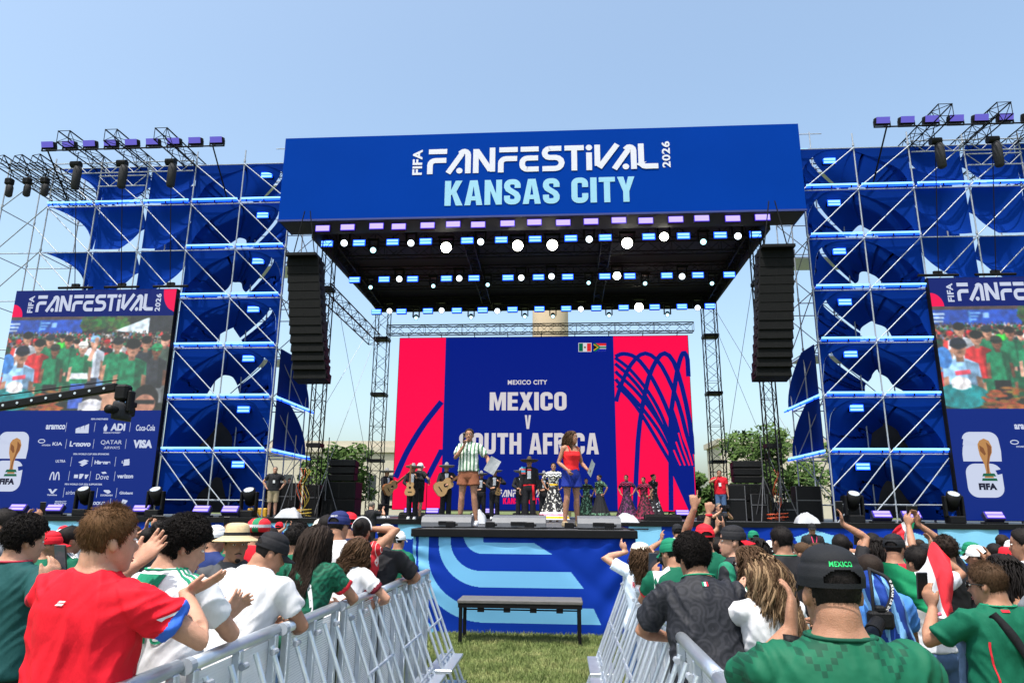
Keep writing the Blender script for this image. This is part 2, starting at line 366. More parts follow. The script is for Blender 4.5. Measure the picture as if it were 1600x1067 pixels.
def swoop(u, v):
    x = u*348; y = v*158       # skirt in photo pixels, origin top left
    def J(xi, xo, yi, yo, xe, sl, rr):
        # xo outer-left, xi inner-left, yo outer-bottom, yi inner-bottom
        cx, cy = xo+rr, yo-rr
        if x > xe-(yo-y)*sl: return False
        if x >= cx: return yi <= y <= yo
        if y <= cy: return xo <= x <= xi
        d = sqrt((x-cx)**2+(y-cy)**2); a = atan2(y-cy, cx-x)/(pi/2)
        wi = (xi-xo)*(1-a)+(yo-yi)*a
        return rr-wi <= d <= rr
    if J(25, 9, 116, 141, 292, .42, 106): return 1
    if J(60, 41, 57, 84, 267, .72, 72): return 1
    if J(175, 80, 10, 29, 220, 1.0, 32) and x > 80: 
        if x < 175+45*(y/29): return 1
    if x < 4+6*(y/158)+max(0, y-118)*.8 and x > max(0, (y-140)*.2): return 1
    return 0
def skp(u, v): return (TX0+(TX1-TX0)*u, TY+fold(u, 1-v)-.01, (DECK-.13)*(1-v)*1.0)
sk = MB().grid(360, 160, lambda u, v: skp(u, 1-v), lambda u, v: swoop(u, 1-v))
part('skirt', sk, [thrustb, mat('pale_blue_fabric', (.12, .36, .60), .6, 0, .05, 1.2)], th, True)
for sx, nm in ((TX0, -1), (TX1, 1)):
    part('side_skirt', MB().grid(100, 10, lambda u, v: (sx+.012*sin(u*90), TY+.02+u*11.9, (DECK-.13)*v)), thrustb, th, True)
bn = thing('step_riser', 'low black folding riser standing on the grass in front of the runway', 'riser', (-.62, 10.95, 0))
part('top', MB().box((-.62, 11.2, .59), (1.86, .56, .05), bev=.008), mat('riser_top', (.09, .085, .085), .7, 0, .3, 12, .3, 60), bn)
part('frame', MB().box((-.62, 10.95, .535), (1.84, .04, .06)).box((-.62, 11.45, .535), (1.84, .04, .06)).box((-1.52, 11.2, .535), (.04, .46, .06)).box((.28, 11.2, .535), (.04, .46, .06)).bar((-1.52, 11.43, .42), (.28, 11.43, .42), .012), blackm, bn)
for x in (-1.50, .26):
    for y in (10.96, 11.44): part('leg', MB().box((x, y, .26), (.05, .05, .5)).box((x, y, .012), (.08, .08, .02)), blackm, bn)
for i in range(4): part('bracket', MB().box((-1.2+i*.39, 10.96, .48), (.10, .035, .07)), blackm, bn)

# ------------------------------------------------------------------ truss, towers, roof
def truss_mb(a, b, s=.5, n=None, up=(0, 0, 1), rc=.026, rl=.013, sides=(0, 1, 2, 3)):
    a, b = Vector(a), Vector(b); d = (b-a); Lg = d.length; d.normalize(); up = Vector(up); x = d.cross(up)
    if x.length < .1: x = d.cross(Vector((0, 1, 0)))
    x.normalize(); y = x.cross(d); n = n or max(2, int(Lg/s)); h = s/2
    cs = [(-h, -h), (h, -h), (h, h), (-h, h)]; P = lambda c, t: a+d*(Lg*t)+x*c[0]+y*c[1]
    ch = [MB().bar(P(c, 0), P(c, 1), rc, 6) for c in cs]; la = MB()
    for sd_ in sides:
        c0, c1 = cs[sd_], cs[(sd_+1) % 4]
        for i in range(n):
            p, q = (c0, c1) if (i+sd_) % 2 == 0 else (c1, c0)
            la.bar(P(p, i/n), P(q, (i+1)/n), rl, 4, caps=False)
            if i % 4 == 0: la.bar(P(c0, i/n), P(c1, i/n), rl, 4, caps=False)
        la.bar(P(c0, 1), P(c1, 1), rl, 4, caps=False)
    return ch, la
def truss(name, label, cat, a, b, s=.5, n=None, m=None, group=None, up=(0, 0, 1), root=None, rc=.026, rl=.013):
    m = m or blackm; ch, la = truss_mb(a, b, s, n, up, rc, rl)
    t = root or thing(name, label, cat, a, 0, group)
    for c in ch: part('chord', c, m, t)
    part('lacing', la, m, t); return t
RX0, RX1 = -10.4, 8.75; RYF = 23.5; RZ0, RZ1 = 12.28, 15.7
rf = thing('stage_roof', 'huge roof box over the stage with a royal blue banner front and dark underside', 'roof', (-.84, 24, 12.2))
def bfold(u, v): return .012*noise.noise(Vector((u*6, v*2, 0)))
part('banner_front', MB().grid(80, 16, lambda u, v: (RX0+(RX1-RX0)*u, RYF+bfold(u, v), RZ0+(RZ1-RZ0)*v)), navy, rf, True)
part('banner_side', MB().box((RX0+.02, RYF+.7, (RZ0+RZ1)/2), (.03, 1.3, RZ1-RZ0-.02)).box((RX1-.02, RYF+.7, (RZ0+RZ1)/2), (.03, 1.3, RZ1-RZ0-.02)), navy, rf)
part('banner_back', MB().box(((RX0+RX1)/2, RYF+1.3, (RZ0+RZ1)/2+.1), (RX1-RX0-.1, .04, RZ1-RZ0-.3)), blackf, rf)
part('banner_soffit', MB().box(((RX0+RX1)/2, RYF+.68, RZ0+.03), (RX1-RX0-.1, 1.2, .05)), blackf, rf)
part('banner_trim', MB().box(((RX0+RX1)/2, RYF-.045, RZ0+.01), (RX1-RX0, .05, .07)), mat('banner_hem', (.006, .02, .15), .7), rf)
part('ceiling', MB().box((-.85, 29.4, 12.75), (17.3, 9.6, .2)), blackf, rf)
part('ceiling_side', MB().box((-9.45, 29.4, 12.5), (.1, 9.6, .9)).box((7.75, 29.4, 12.5), (.1, 9.6, .9)).box((-.85, 34.2, 12.35), (17.2, .1, 1.0)), blackf, rf)
FY = RYF-.015
def onroof(u, v): return Vector((u, FY+bfold((u-RX0)/(RX1-RX0), (v-RZ0)/(RZ1-RZ0)), v))
def rpx(a, b): return at(a, b, FY)
p0, p1 = rpx(668, 268), rpx(1028, 226); pm = rpx(848, 250)
zc = (rpx(848, 229).z, rpx(848, 268).z)
L_ = MB(); festival(L_, rpx(668, 250).x, rpx(1028, 245).x, zc[0]-(zc[0]-zc[1]), zc[0], onroof)
letters(L_, 'FIFA', rpx(645, 250).x, rpx(660, 250).x, zc[1]-.02, zc[1]+(zc[0]-zc[1])*1.0, lambda u, v: onroof(u, v), .035, 1.05, rot=True)
letters(L_, '2026', rpx(1034, 240).x, rpx(1047, 240).x, zc[1]+.03, zc[0]+.07, lambda u, v: onroof(u, v), .03, 1.1, rot=True)
part('lettering', L_, white, rf)
K_ = MB(); heavy(K_, 'KANSAS CITY', rpx(695, 300).x, rpx(992, 297).x, rpx(843, 318.5).z, rpx(843, 279.5).z, onroof)
part('lettering', K_, mat('pale_blue_lettering', (.20, .43, .58), .6, 0, .03, 2), rf)
# dark truss grid under the ceiling
for i, (y, z) in enumerate(((24.3, 12.62), (25.95, 12.5), (27.4, 12.5), (29.4, 12.3), (31, 12.3), (33.4, 12.1))):
    truss('roof_truss', 'black cross truss under the stage roof, %s of six counted from the front' % ['first', 'second', 'third', 'fourth', 'fifth', 'sixth'][i], 'truss', (-9.3, y, z), (7.6, y, z), .42, 34, group='cross trusses under the roof')
for i, x in enumerate((-9.15, -3.6, 1.9, 7.45)):
    truss('roof_truss', 'black lengthwise truss under the stage roof, %s of four' % ordl(i, 4), 'truss', (x, 25.8, 12.5), (x, 33.9, 12.1), .42, 20, group='lengthwise trusses under the roof')
# columns
for i, (x, y, w) in enumerate(((-9.0, 25.3, .42), (7.45, 25.3, .42), (-8.85, 33.4, .62), (7.3, 33.4, .62))):
    t = thing('truss_column', ['slim black truss column behind the left line array', 'slim black truss column behind the right line array', 'black truss column left of the big screen', 'black truss column right of the big screen'][i], 'truss column', (x, y, DECK), 0, 'roof columns')
    truss('', '', '', (x, y, DECK), (x, y, 12.2), w, 20, root=t, up=(0, 1, 0))
    part('base_plate', MB().box((x, y, DECK+.03), (w+.4, w+.4, .06)), blackm, t)
    for z in (4.2, 7.4, 10.2): part('collar', MB().box((x, y, z), (w+.1, w+.1, .13)), blackm, t)
truss('slanted_truss', 'black truss sloping back from the left line array towards the rear column', 'truss', (-9.0, 25.0, 10.1), (-8.75, 31.6, 9.75), .5, 12)
truss('screen_truss', 'long black truss across the top of the big screen', 'truss', (-8.4, 32.6, 10.45), (6.35, 32.6, 10.45), .42, 32)

# ------------------------------------------------------------------ line arrays and ground speaker stacks
def line_array(xt, xb, lab, side):
    t = thing('line_array', lab, 'loudspeaker', (xt, 23, 10.7)); N = 14
    part('bumper_frame', MB().box((xt, 23.1, 10.72), (1.1, .7, .1)).bar((xt-.4, 23.1, 10.75), (xt-.1, 23.1, 12.5), .02).bar((xt+.4, 23.1, 10.75), (xt+.1, 23.1, 12.5), .02), blackm, t)
    for i in range(N):
        f = (i+.5)/N; z = 10.66-4.42*f; x = xt+(xb-xt)*f
        y = 23.0+.40*max(0, f-.5)**2*2.2; tilt = .02+.24*max(0, f-.4)
        R = Matrix.Rotation(-tilt, 3, 'X')
        c = part('cabinet', MB().box((x, y+.3, z), (1.16, .6, .312), R, bev=.008), blackp, t)
        q = MB()
        for sx in (-1, 1):
            q.box(Vector((x, y+.3, z))+R @ Vector((sx*.28, -.302, 0)), (.54, .014, .285), R)
        loc(q, t).build('grille', mat('speaker_grille', (.004, .0045, .005), .8, .1, .4, 60, .5, 300, spec=.15), c)
        for sx in (-1, 1): loc(MB().box(Vector((x, y+.3, z))+R @ Vector((sx*.592, -.1, 0)), (.03, .2, .1), R), t).build('rigging_hinge', blackm, c)
    return t
line_array(-9.15, -8.62, 'tall black curved line array hanging left of the stage opening', -1)
line_array(7.45, 7.05, 'tall black curved line array hanging right of the stage opening', 1)
for sx, x0, lab in ((-1, -8.15, 'left'), (1, 6.7, 'right')):
    t = thing('speaker_stack', 'black ground stack of subwoofers with a small array on top, %s of the big screen' % lab, 'loudspeaker', (x0, 26, DECK))
    for i, (w, h, zz) in enumerate(((1.25, .62, 0), (1.25, .62, .62))):
        c = part('subwoofer', MB().box((x0, 26.2, DECK+.05+zz+h/2), (w, .9, h-.01), bev=.02), blackp, t)
        loc(MB().box((x0-.3, 25.742, DECK+.05+zz+h/2), (.54, .02, h-.1)).box((x0+.3, 25.742, DECK+.05+zz+h/2), (.54, .02, h-.1)), t).build('grille', MATS['speaker_grille'], c)
    for i in range(3):
        R = Matrix.Rotation(radians(6-7*i), 3, 'X')
        part('cabinet', MB().box((x0, 26.1+.04*i, DECK+1.46+i*.25), (1.02, .5, .24), R, bev=.02), blackp, t)

# ------------------------------------------------------------------ big screen with its picture
red_led = emat('screen_red', (1., .004, .075), .58); blue_led = emat('screen_blue', (.002, .013, .235), .55); whi_led = emat('screen_white', (.70, .66, .69), .55)
SX0, SX1, SZ0, SZ1, SY = -7.85, 6.14, 1.95, 10.15, 33.0
sc = thing('led_wall', 'huge red and blue video wall at the back of the stage showing a match title', 'screen', (-.85, SY, SZ0))
part('cabinet', MB().box(((SX0+SX1)/2, SY+.16, (SZ0+SZ1)/2), (SX1-SX0+.06, .28, SZ1-SZ0+.06)), blackm, sc)
xa, xb = at(693, 650, SY).x, at(961.5, 650, SY).x
flat = lambda e: (lambda u, v: Vector((u, SY-.01-e, v)))
def quad(mb, x0, x1, z0, z1, e): mb.add([(x0, SY-.01-e, z0), (x1, SY-.01-e, z0), (x1, SY-.01-e, z1), (x0, SY-.01-e, z1)], [(0, 1, 2, 3)]); return mb
part('picture', quad(MB(), xa, xb, SZ0, SZ1, 0), blue_led, sc)
q = MB(); quad(q, SX0, xa, SZ0, SZ1, 0); quad(q, xb, SX1, SZ0, SZ1, 0); part('picture', q, red_led, sc)
def spx(x, y): p = at(x, y, SY); return (p.x, p.z)
def clip_line(pts, x0, x1): return [(min(max(x, x0+.06), x1-.06), min(max(z, SZ0+.02), SZ1-.02)) for x, z in pts]
def bez(P, n=24):
    "smooth line through points (Catmull-Rom)"
    P = [Vector((*p, 0)) for p in P]; P = [P[0]*2-P[1]]+P+[P[-1]*2-P[-2]]; out = []
    for i in range(1, len(P)-2):
        m = max(2, n//(len(P)-3))
        for j in range(m):
            t = j/m; a, b, c, d = P[i-1:i+3]
            out.append(.5*((2*b)+(c-a)*t+(2*a-5*b+4*c-d)*t*t+(3*b-a-3*c+d)*t**3))
    out.append(P[-2]); return [(p.x, p.y) for p in out]
g = MB(); e = 0
curves = [([(690, 627.5), (662, 663.6), (636, 706), (618, 746)], .28), ([(691, 702), (672, 739), (665, 754)], .26),
 ([(961.3, 557.4), (973.8, 552.8), (993.4, 558.7), (1013.1, 581.6), (1032.8, 617.7), (1049.2, 657.0), (1062.3, 693.1), (1077.0, 742.3)], .2),
 ([(962.3, 627.5), (967.2, 611.1), (978.7, 581.6), (993.4, 560.3), (1008.2, 552.1), (1026.2, 562.0), (1042.6, 588.2), (1059.0, 627.5), (1072.1, 676.7), (1082.6, 729.2)], .2),
 ([(991.8, 797.4), (996.7, 689.8), (1003.3, 637.4), (1013.1, 591.5), (1026.2, 562.0), (1038.4, 552.1), (1052.5, 565.2), (1065.6, 604.6), (1077.0, 657.0), (1083.9, 709.5)], .22),
 ([(1048.5, 797.4), (1047.9, 663.6), (1051.8, 621.0), (1059.0, 575.1), (1067.2, 551.8), (1074.8, 562.0), (1080.7, 588.2)], .22),
 ([(960.7, 558.7), (983.6, 576.7), (1009.8, 607.9), (1029.5, 640.7), (1046.6, 680.0)], .17),
 ([(960.7, 567.9), (983.6, 588.2), (1009.8, 621.0), (1047.5, 689.8)], .17),
 ([(960.7, 580.0), (996.7, 614.4), (1029.5, 658.7), (1048.5, 696.4)], .17),
 ([(960.7, 592.1), (993.4, 625.9), (1026.2, 668.5), (1048.5, 707.9)], .17),
 ([(963.9, 602.0), (996.7, 639.0), (1048.5, 724.3)], .17)]
for P, w in curves:
    e += .0012; pts = bez([spx(*p) for p in P]); lf = P[0][0] < 700
    ribbon(g, clip_line(pts, SX0 if lf else xb, xa if lf else SX1), w, flat(.002+e))
P = [spx(*p) for p in ((1049, 650), (1053, 640), (1058, 655), (1066, 684), (1075, 706), (1084, 730), (1087, 800), (1079, 804), (1053, 746), (1048.5, 735))]; e += .0012
g.add([flat(.002+e)(min(max(x, xb), SX1-.02), z) for x, z in P], [tuple(range(len(P)))]); part('picture_lines', g, blue_led, sc)
g = MB()
for P in ([(1060, 676), (1067, 700), (1077, 727)], [(1056, 690), (1063, 709), (1070, 727)], [(1052.5, 703), (1058, 716), (1063, 727)], [(1066, 672), (1074, 699), (1082, 727)]): e += .0012; ribbon(g, [spx(*p) for p in bez(P, 8)], .07, flat(.004+e))
part('picture_slits', g, red_led, sc)
def stext(txt, x0, y0, x1, y1, bold, sp=1.0, m=None, e=.004):
    a, b = spx(x0, y1), spx(x1, y0); mb = MB(); (heavy(mb, txt, a[0], b[0], a[1], b[1], flat(e)) if bold > .05 else letters(mb, txt, a[0], b[0], a[1], b[1], flat(e), bold, sp)); part('lettering', mb, m or whi_led, sc)
stext('MEXICO CITY', 793.5, 593.5, 855, 601, .03, 1.1)
stext('MEXICO', 765, 612.5, 885, 641, .085, 1.13)
stext('V', 820, 648.5, 829.5, 670, .06)
stext('SOUTH AFRICA', 717, 676.5, 935, 709, .085, 1.13)
g = MB(); a, b = spx(778, 776), spx(853, 765); festival(g, a[0], b[0], a[1], b[1], flat(.004)); part('lettering', g, whi_led, sc)
stext('KANSAS CITY', 786, 778, 846, 787, .06, 1.1, red_led)
def ledflag(cols, x0, x1, y0, y1, name):
    o = None
    for i, (poly, c, e) in enumerate(cols):
        mb = MB(); P = [spx(x0+(x1-x0)*u, y0+(y1-y0)*v) for u, v in poly]; mb.add([(p[0], SY-.012-e, p[1]) for p in P], [tuple(range(len(P)))])
        o = part('flag_field', mb, emat(name+str(i), c, .55), sc)
R_ = lambda a, b, c, d: [(a, b), (c, b), (c, d), (a, d)]
ledflag([(R_(-.04, -.06, 1.04, 1.06), (.7, .7, .75), 0), (R_(0, 0, .333, 1), (0, .14, .07), .003), (R_(.667, 0, 1, 1), (.75, .02, .03), .003), ([(.5+.09*cos(i*.63), .5+.13*sin(i*.63)) for i in range(10)], (.2, .12, .04), .003)], 904.5, 923.5, 536.5, 549, 'tricolour_flag')
ledflag([(R_(0, 0, 1, 1), (.7, .7, .75), 0), (R_(.0, 0, 1, .31), (.75, .03, .03), .002), (R_(0, .69, 1, 1), (.01, .02, .35), .002), ([(0, 0), (.16, 0), (.52, .40), (1, .40), (1, .60), (.52, .60), (.16, 1), (0, 1)], (0, .18, .06), .004), ([(0, .08), (.40, .5), (0, .92)], (.75, .45, .02), .006), ([(0, .2), (.30, .5), (0, .8)], (.005, .005, .005), .008)], 927.5, 947, 536.5, 549, 'six_colour_flag')
for i in range(9):
    x = -7.4+i*1.63; part('hanger', MB().bar((x, 33.02, SZ1), (x, 32.8, 10.3), .02), blackm, sc)

# ------------------------------------------------------------------ lamps under the roof
def wash_panel(x, y, z, lab, grp, m=purple, w=.50, h=.2):
    t = thing('wash_light', lab, 'stage light', (x, y, z), 0, grp)
    part('housing', MB().box((x, y+.12, z), (w+.05, .2, h+.05), bev=.015), blackm, t)
    part('halo_plate', MB().box((x, y+.018, z), (w+.045, .03, h+.045)), viol, t)  # glowing plate added as the violet halo round the panel
    part('lens', MB().box((x, y+.004, z), (w, .03, h)), m, t)
    part('yoke', MB().box((x, y+.14, z+h/2+.12), (.05, .06, .22)), blackm, t)
wr = [504, 543, 588, 623, 668, 708, 747, 793, 835, 880, 923.5, 967, 1009, 1056, 1096.6, 1145, 1191.6]
NTH = ['first', 'second', 'third', 'fourth', 'fifth', 'sixth', 'seventh', 'eighth', 'ninth', 'tenth', 'eleventh', 'twelfth', 'thirteenth', 'fourteenth', 'fifteenth', 'sixteenth', 'seventeenth']
for i, px in enumerate(wr):
    p = at(px, 356-(px-504)*.0241, 23.72); wash_panel(p.x, 23.72, p.z+.02*((i*7) % 3-1), 'violet wash panel below the roof banner, %s of seventeen from the left' % NTH[i], 'wash panels below the roof banner')
def strip_light(p, lab, grp):
    t = thing('strip_light', lab, 'stage light', p, 0, grp)
    part('housing', MB().box((p.x, p.y+.09, p.z), (.50, .14, .27), bev=.015), blackm, t)
    part('halo_plate', MB().box((p.x, p.y+.012, p.z), (.485, .02, .25)), bluehalo, t)  # glowing plate that imitates blue bloom around the tubes
    part('tube', MB().box((p.x, p.y-.005, p.z+.06), (.43, .02, .07)), blueled, t)
    part('tube', MB().box((p.x, p.y-.005, p.z-.06), (.43, .02, .07)), blueled, t)
    part('clamp', MB().box((p.x, p.y+.12, p.z+.2), (.05, .05, .2)), blackm, t)
def spot(p, lab, grp, m, r=.13, hang=False):
    t = thing('moving_head_light', lab, 'stage light', p, 0, grp)
    d = Vector((-p.x*.03, -1, -.45 if not hang else -.6)).normalized(); b = p-d*.42
    part('head', MB().bar(p+d*.01-d*.03, b+d*.1, r+.035, 14, r+.03).bar(b+d*.1, b-d*.06, r+.03, 14, r*.6), blackp, t, True)
    part('lens', MB().bar(p-d*.02, p+d*.02, r, 16), m, t)
    q = MB()
    for sx in (-1, 1): q.box((b.x+sx*(r+.07)+d.x*.15, b.y+d.y*.15, b.z+.1), (.05, .12, .42))
    q.box((b.x, b.y-.12, b.z+.33), (2*r+.24, .2, .1)); part('yoke', q, blackp, t)
rows = [([510.6, 561, 613.3, 665, 730, 783.2, 836, 892, 945.8, 1013.7, 1068, 1125.6, 1181.4], 380.5, 366, 25.45, 'first'),
        ([553.7, 600, 644.5, 697.5, 740.5, 793.7, 841.4, 887, 945, 984, 1042, 1090.6, 1139.7], 437, 429, 28.9, 'second'),
        ([587.8, 627, 668.4, 713.7, 754, 800.7, 842.8, 884.6, 931.8, 974.5, 1023, 1065.7, 1109.4], 487, 478, 32.9, 'third')]
for L, ya, yb, Y, nm in rows:
    for i, px in enumerate(L):
        strip_light(at(px, ya+(yb-ya)*(px-L[0])/(L[-1]-L[0]), Y), 'blue double strip light in the %s roof lamp row, %s' % (nm, ordl(i, 13)), 'strip lights under the roof')
sp1 = [(537.7, 380, 'w'), (583, 391, 'c'), (642, 380, 'w'), (697, 387, 'H'), (751, 378, 'w'), (809, 384, 'H'), (863, 383, 'H'), (920.6, 374, 'w'), (980, 380, 'H'), (1037.6, 370, 'h'), (1099, 378, 'c'), (1153, 369, 'w')]
sp2 = [(579, 449, 's'), (623.8, 436, 'w'), (677, 447, 's'), (717.5, 435, 'w'), (762, 445, 's'), (814.4, 434, 'w'), (861.7, 432, 'w'), (919.7, 442, 's'), (964, 431, 'h'), (1008, 443, 's'), (1065.7, 432, 'w'), (1112.5, 443, 's')]
sp3 = [(608.5, 486, 'w'), (690, 485, 'w'), (777, 486, 'w'), (907.6, 483, 'w'), (998.4, 480, 'H'), (1090, 481, 'w')]
for L, Y, nm, vis in ((sp1, 25.2, 'first', 12), (sp2, 28.6, 'second', 12), (sp3, 32.6, 'third', 6)):
    for i, (px, py, k) in enumerate(L):
        m, r = {'w': (cool, .125), 'c': (cyanl, .11), 'H': (hot, .20), 'h': (hot, .16), 's': (cyanl, .08)}[k]
        spot(at(px, py, Y), '%s round lamp in the %s roof lamp row, %s of %d from left' % ({'w': 'white', 'c': 'cyan white', 'H': 'dazzling warm white', 'h': 'very bright white', 's': 'small cyan'}[k], nm, NTH[i], vis), 'round moving lamps under the roof', m, r)
for i, px in enumerate((650, 736, 820, 864, 951.6, 1043)):
    spot(at(px, 497-(px-650)*.012, 32.7), 'black moving head hanging from the rear roof edge, %s of six' % ordl(i, 6), 'moving heads at the rear roof edge', cyanl, .08, True)
# ------------------------------------------------------------------ scaffold towers with blue sails
MX = -1.4                                   # the two sides mirror about x = -0.7
LZ = [1.66, 4.04, 6.0, 7.97, 9.94, 11.94, 13.9, 15.62]
def tube_light(a, b, lab, grp):
    a, b = Vector(a), Vector(b); d = (b-a).normalized(); dz = Vector((0, 0, 1))
    t = thing('tube_light', lab, 'tube light', a, 0, grp)
    part('tube', MB().bar(a+d*.03, b-d*.03, .036, 8), blueled, t)
    part('halo_bar', MB().bar(a+d*.02-dz*.07+Vector((0, .05, 0)), b-d*.02-dz*.07+Vector((0, .05, 0)), .03, 6), bluehalo, t)  # added glowing bar, gives the tube its blue fringe
    for q in (.12, .5, .88): part('bracket', MB().box(a+(b-a)*q-dz*.05+Vector((0, .05, 0)), (.05, .09, .12)), blackm, t)
def sail(name, lab, fL, fR, z0, z1, Y, bulge, M, grp, m=None, cat='fabric sail', ny=12):
    X = (lambda x: MX-x) if M else (lambda x: x)
    t0 = Vector((X((fL(.5)+fR(.5))/2), Y, z0)); N = MB(); nx = 12
    for off in (0, .018):
        if off: continue
        N.grid(nx, ny, lambda u, v: (X(fL(v)+(fR(v)-fL(v))*u)-t0.x, bulge*(sin(pi*u)*.6+u*.5)*sin(pi*(v*.9+.05))+off+.012*noise.noise(Vector((u*3, v*3, z0))), (z1-z0)*v))
    o = N.build(name, m or bluef, None, True, loc=t0); return tag(o, lab, cat, grp)
def tower(M):
    side = 'right' if M else 'left'; X = (lambda x: MX-x) if M else (lambda x: x); x0 = -14.7; B = 2.02
    t = thing('scaffold_tower', 'tall silver scaffold tower %s of the stage opening, two bays wide, hung with blue sails' % side, 'scaffold tower', (X(-12.68), 26, DECK))
    xs = [x0, x0+B, x0+2*B]; ys = [25.0, 26.6, 28.4]
    for x in xs:
        for y in ys:
            q = MB().bar((X(x), y, DECK), (X(x), y, 16.1 if y < 28 else 14), .027, 8)
            for z in LZ: q.bar((X(x), y, z-.05), (X(x), y, z+.05), .045, 8)
            part('standard', q, galv, t)
    for z in LZ[1:]+[2.35]:
        for y in ys:
            for i in (0, 1): part('ledger', MB().bar((X(xs[i]), y, z-.14), (X(xs[i+1]), y, z-.14), .021, 6), galv, t)
        for x in xs: part('transom', MB().bar((X(x), ys[0], z-.16), (X(x), ys[2], z-.16), .021, 6), galv, t)
    for k in range(7):
        for i in (0, 1):
            part('diagonal_brace', MB().bar((X(xs[i]), 24.95, LZ[k+1]-.14), (X(xs[i+1]), 24.95, LZ[k]-.1), .021, 6), galv, t)
            part('diagonal_brace', MB().bar((X(xs[i+1]), 28.35, LZ[k+1]-.14), (X(xs[i]), 28.35, LZ[k]-.1), .019, 6), galv, t)
        part('diagonal_brace', MB().bar((X(xs[2]), 25, LZ[k+1]-.14), (X(xs[2]), 28.4, LZ[k]-.1), .019, 6), galv, t)
    for i in (0, 1):
        part('diagonal_brace', MB().bar((X(xs[i]+.9), 24.9, LZ[1]-.14), (X(xs[i+1]+.9 if i == 0 else xs[2]), 24.9, LZ[0]+(.1 if i == 0 else 1.15)), .021, 6), galv, t)
    for z in (LZ[3], LZ[5], LZ[7]):
        part('deck_plank', MB().box((X(-12.68), 27.5, z-.2), (3.9, 1.5, .05)), alum, t)
    grp = 'blue sails on the %s scaffold tower' % side
    Fc = [(.10, 0), (.22, .22), (.50, .45), (.95, .64), (1.55, .82), (2.2, .93), (2.75, .95), (3.3, .88), (3.72, .66), (3.94, .34), (4.0, 0)]
    Bc = [(.35, 0), (.48, .16), (.68, .32), (.90, .46), (1.12, .57), (1.27, .61), (1.42, .56), (1.62, .42), (1.78, .28), (1.88, .14), (1.94, 0)]
    for k in range(7):
        rj = random.Random(k*7+(3 if M else 0)); jit = lambda C: [(s_+(rj.uniform(-.09, .09) if 0 < i_ < 10 else 0), max(0, t_+rj.uniform(-.03, .03)) if 0 < i_ < 10 else t_) for i_, (s_, t_) in enumerate(C)]
        z0, z1 = LZ[k], LZ[k+1]; H = z1-z0; c0 = Vector((X(-12.7), 25.1, z0))
        def P(s, tt, y): return Vector((X(x0+s), y, z0+.04+tt*(H-.1)))-c0
        N = MB(); n = len(Fc)
        fine = lambda C: bez(C, 40)
        F_, B_ = fine(jit(Fc)), fine(jit(Bc)); m_ = min(len(F_), len(B_)); nu = 8
        for i in range(m_-1):
            a = i/(m_-1)
            if .735 < a < .775 and k > 1: continue
            for j in range(nu):
                q = []
                for ii, jj in ((i, j), (i+1, j), (i+1, j+1), (i, j+1)):
                    w = jj/nu; w2 = w**1.35
                    s = F_[ii][0]*(1-w2)+B_[ii][0]*w2; tt = F_[ii][1]*(1-w2)+B_[ii][1]*w2
                    q.append(P(s, tt, 25.12+1.75*w))
                N.add(q, [(0, 1, 2, 3)])
        bm_ = N; o = bm_.build('sail_vault', bluef, None, True, loc=c0)
        bm = bmesh.new(); bm.from_mesh(o.data); bmesh.ops.remove_doubles(bm, verts=bm.verts[:], dist=.0005); bm.to_mesh(o.data); bm.free()
        tag(o, 'deep blue arched sail funnel in the %s storey of the %s tower' % (LVL[k], side), 'fabric sail', grp)
        top = max(range(len(F_)), key=lambda i: F_[i][1])
        for nm, poly in (('outer', [(0, 0)]+F_[:top+1]+[(F_[top][0], 1), (0, 1)]), ('inner', [(4.05, 0), (4.05, 1), (F_[top][0]+.01, 1)]+F_[top:])):
            o = MB().prism(poly, 0, .02, lambda u, v, w: P(u, v, 25.09+w+.05*sin(v*3))).build('sail_spandrel', bluef, None, loc=c0)
            tag(o, 'flat blue corner sail at the %s edge, %s storey of the %s tower' % (nm, LVL[k], side), 'fabric sail', grp)
        if k < 2:
            tag(MB().box((0, 0, 0), (2.6, .03, H-.2)).build('darkening_sheet', blackf, None, loc=(X(-13.2), 27.2, z0+H/2)), 'added black sheet darkening the %s storey of the %s tower' % (LVL[k], side), 'darkening sheet')  # added sheet, darkens the lower arches in place of the background
        if k > 0:
            for i in (0, 1):
                a, b = sorted((X(xs[i]+.06), X(xs[i+1]-.06)))
                tube_light((a, 24.86, z0+.02), (b, 24.86, z0+.02), 'glowing blue tube light on the %s tower, %s rung, %s of two' % (side, LVL[k-1], 'left' if (i == 0) != M else 'right'), 'tube lights on the scaffold')
        strip_light(Vector((X(x0+2.75), 25.5, z0+H*.78)), 'blue double strip light inside the %s storey of the %s tower' % (LVL[k], side), 'strip lights inside the towers')
    for z, lv in ((4.04, 'lower'), (6.0, 'upper')):
        tube_light((X(-10.6), 25.2, z), (X(-10.6), 29.2, z), 'glowing blue tube light on the inner flank of the %s tower, %s one' % (side, lv), 'tube lights on the scaffold')
        N = MB()
        for off in (0, .02): N.grid(8, 8, lambda u, v: ((off+.25*sin(pi*u)*(1-v))*(1 if M else -1), u*3.4*(1-v**2*.6), .06+1.8*v))
        tag(N.build('sail_flank', bluef, None, True, loc=(X(-10.6), 25.3, z)), 'blue sail on the inner flank of the %s tower, %s one' % (side, lv), 'fabric sail', grp)
    tube_light((X(-11.8 if not M else -12.0), 27.6, 16.9), (X(-10.1), 27.6, 16.9), 'glowing blue tube light on the top of the %s tower beside the roof banner' % side, 'tube lights on the scaffold')
    part('top_rail', MB().bar((X(-12.6), 27.6, 16.8), (X(-9.6), 27.6, 16.8), .026, 6).bar((X(-12.6), 27.6, 17.6), (X(-9.6), 27.6, 17.6), .022, 6).bar((X(-12.1), 27.6, 14), (X(-12.1), 27.6, 17.7), .026, 6), galv, t)
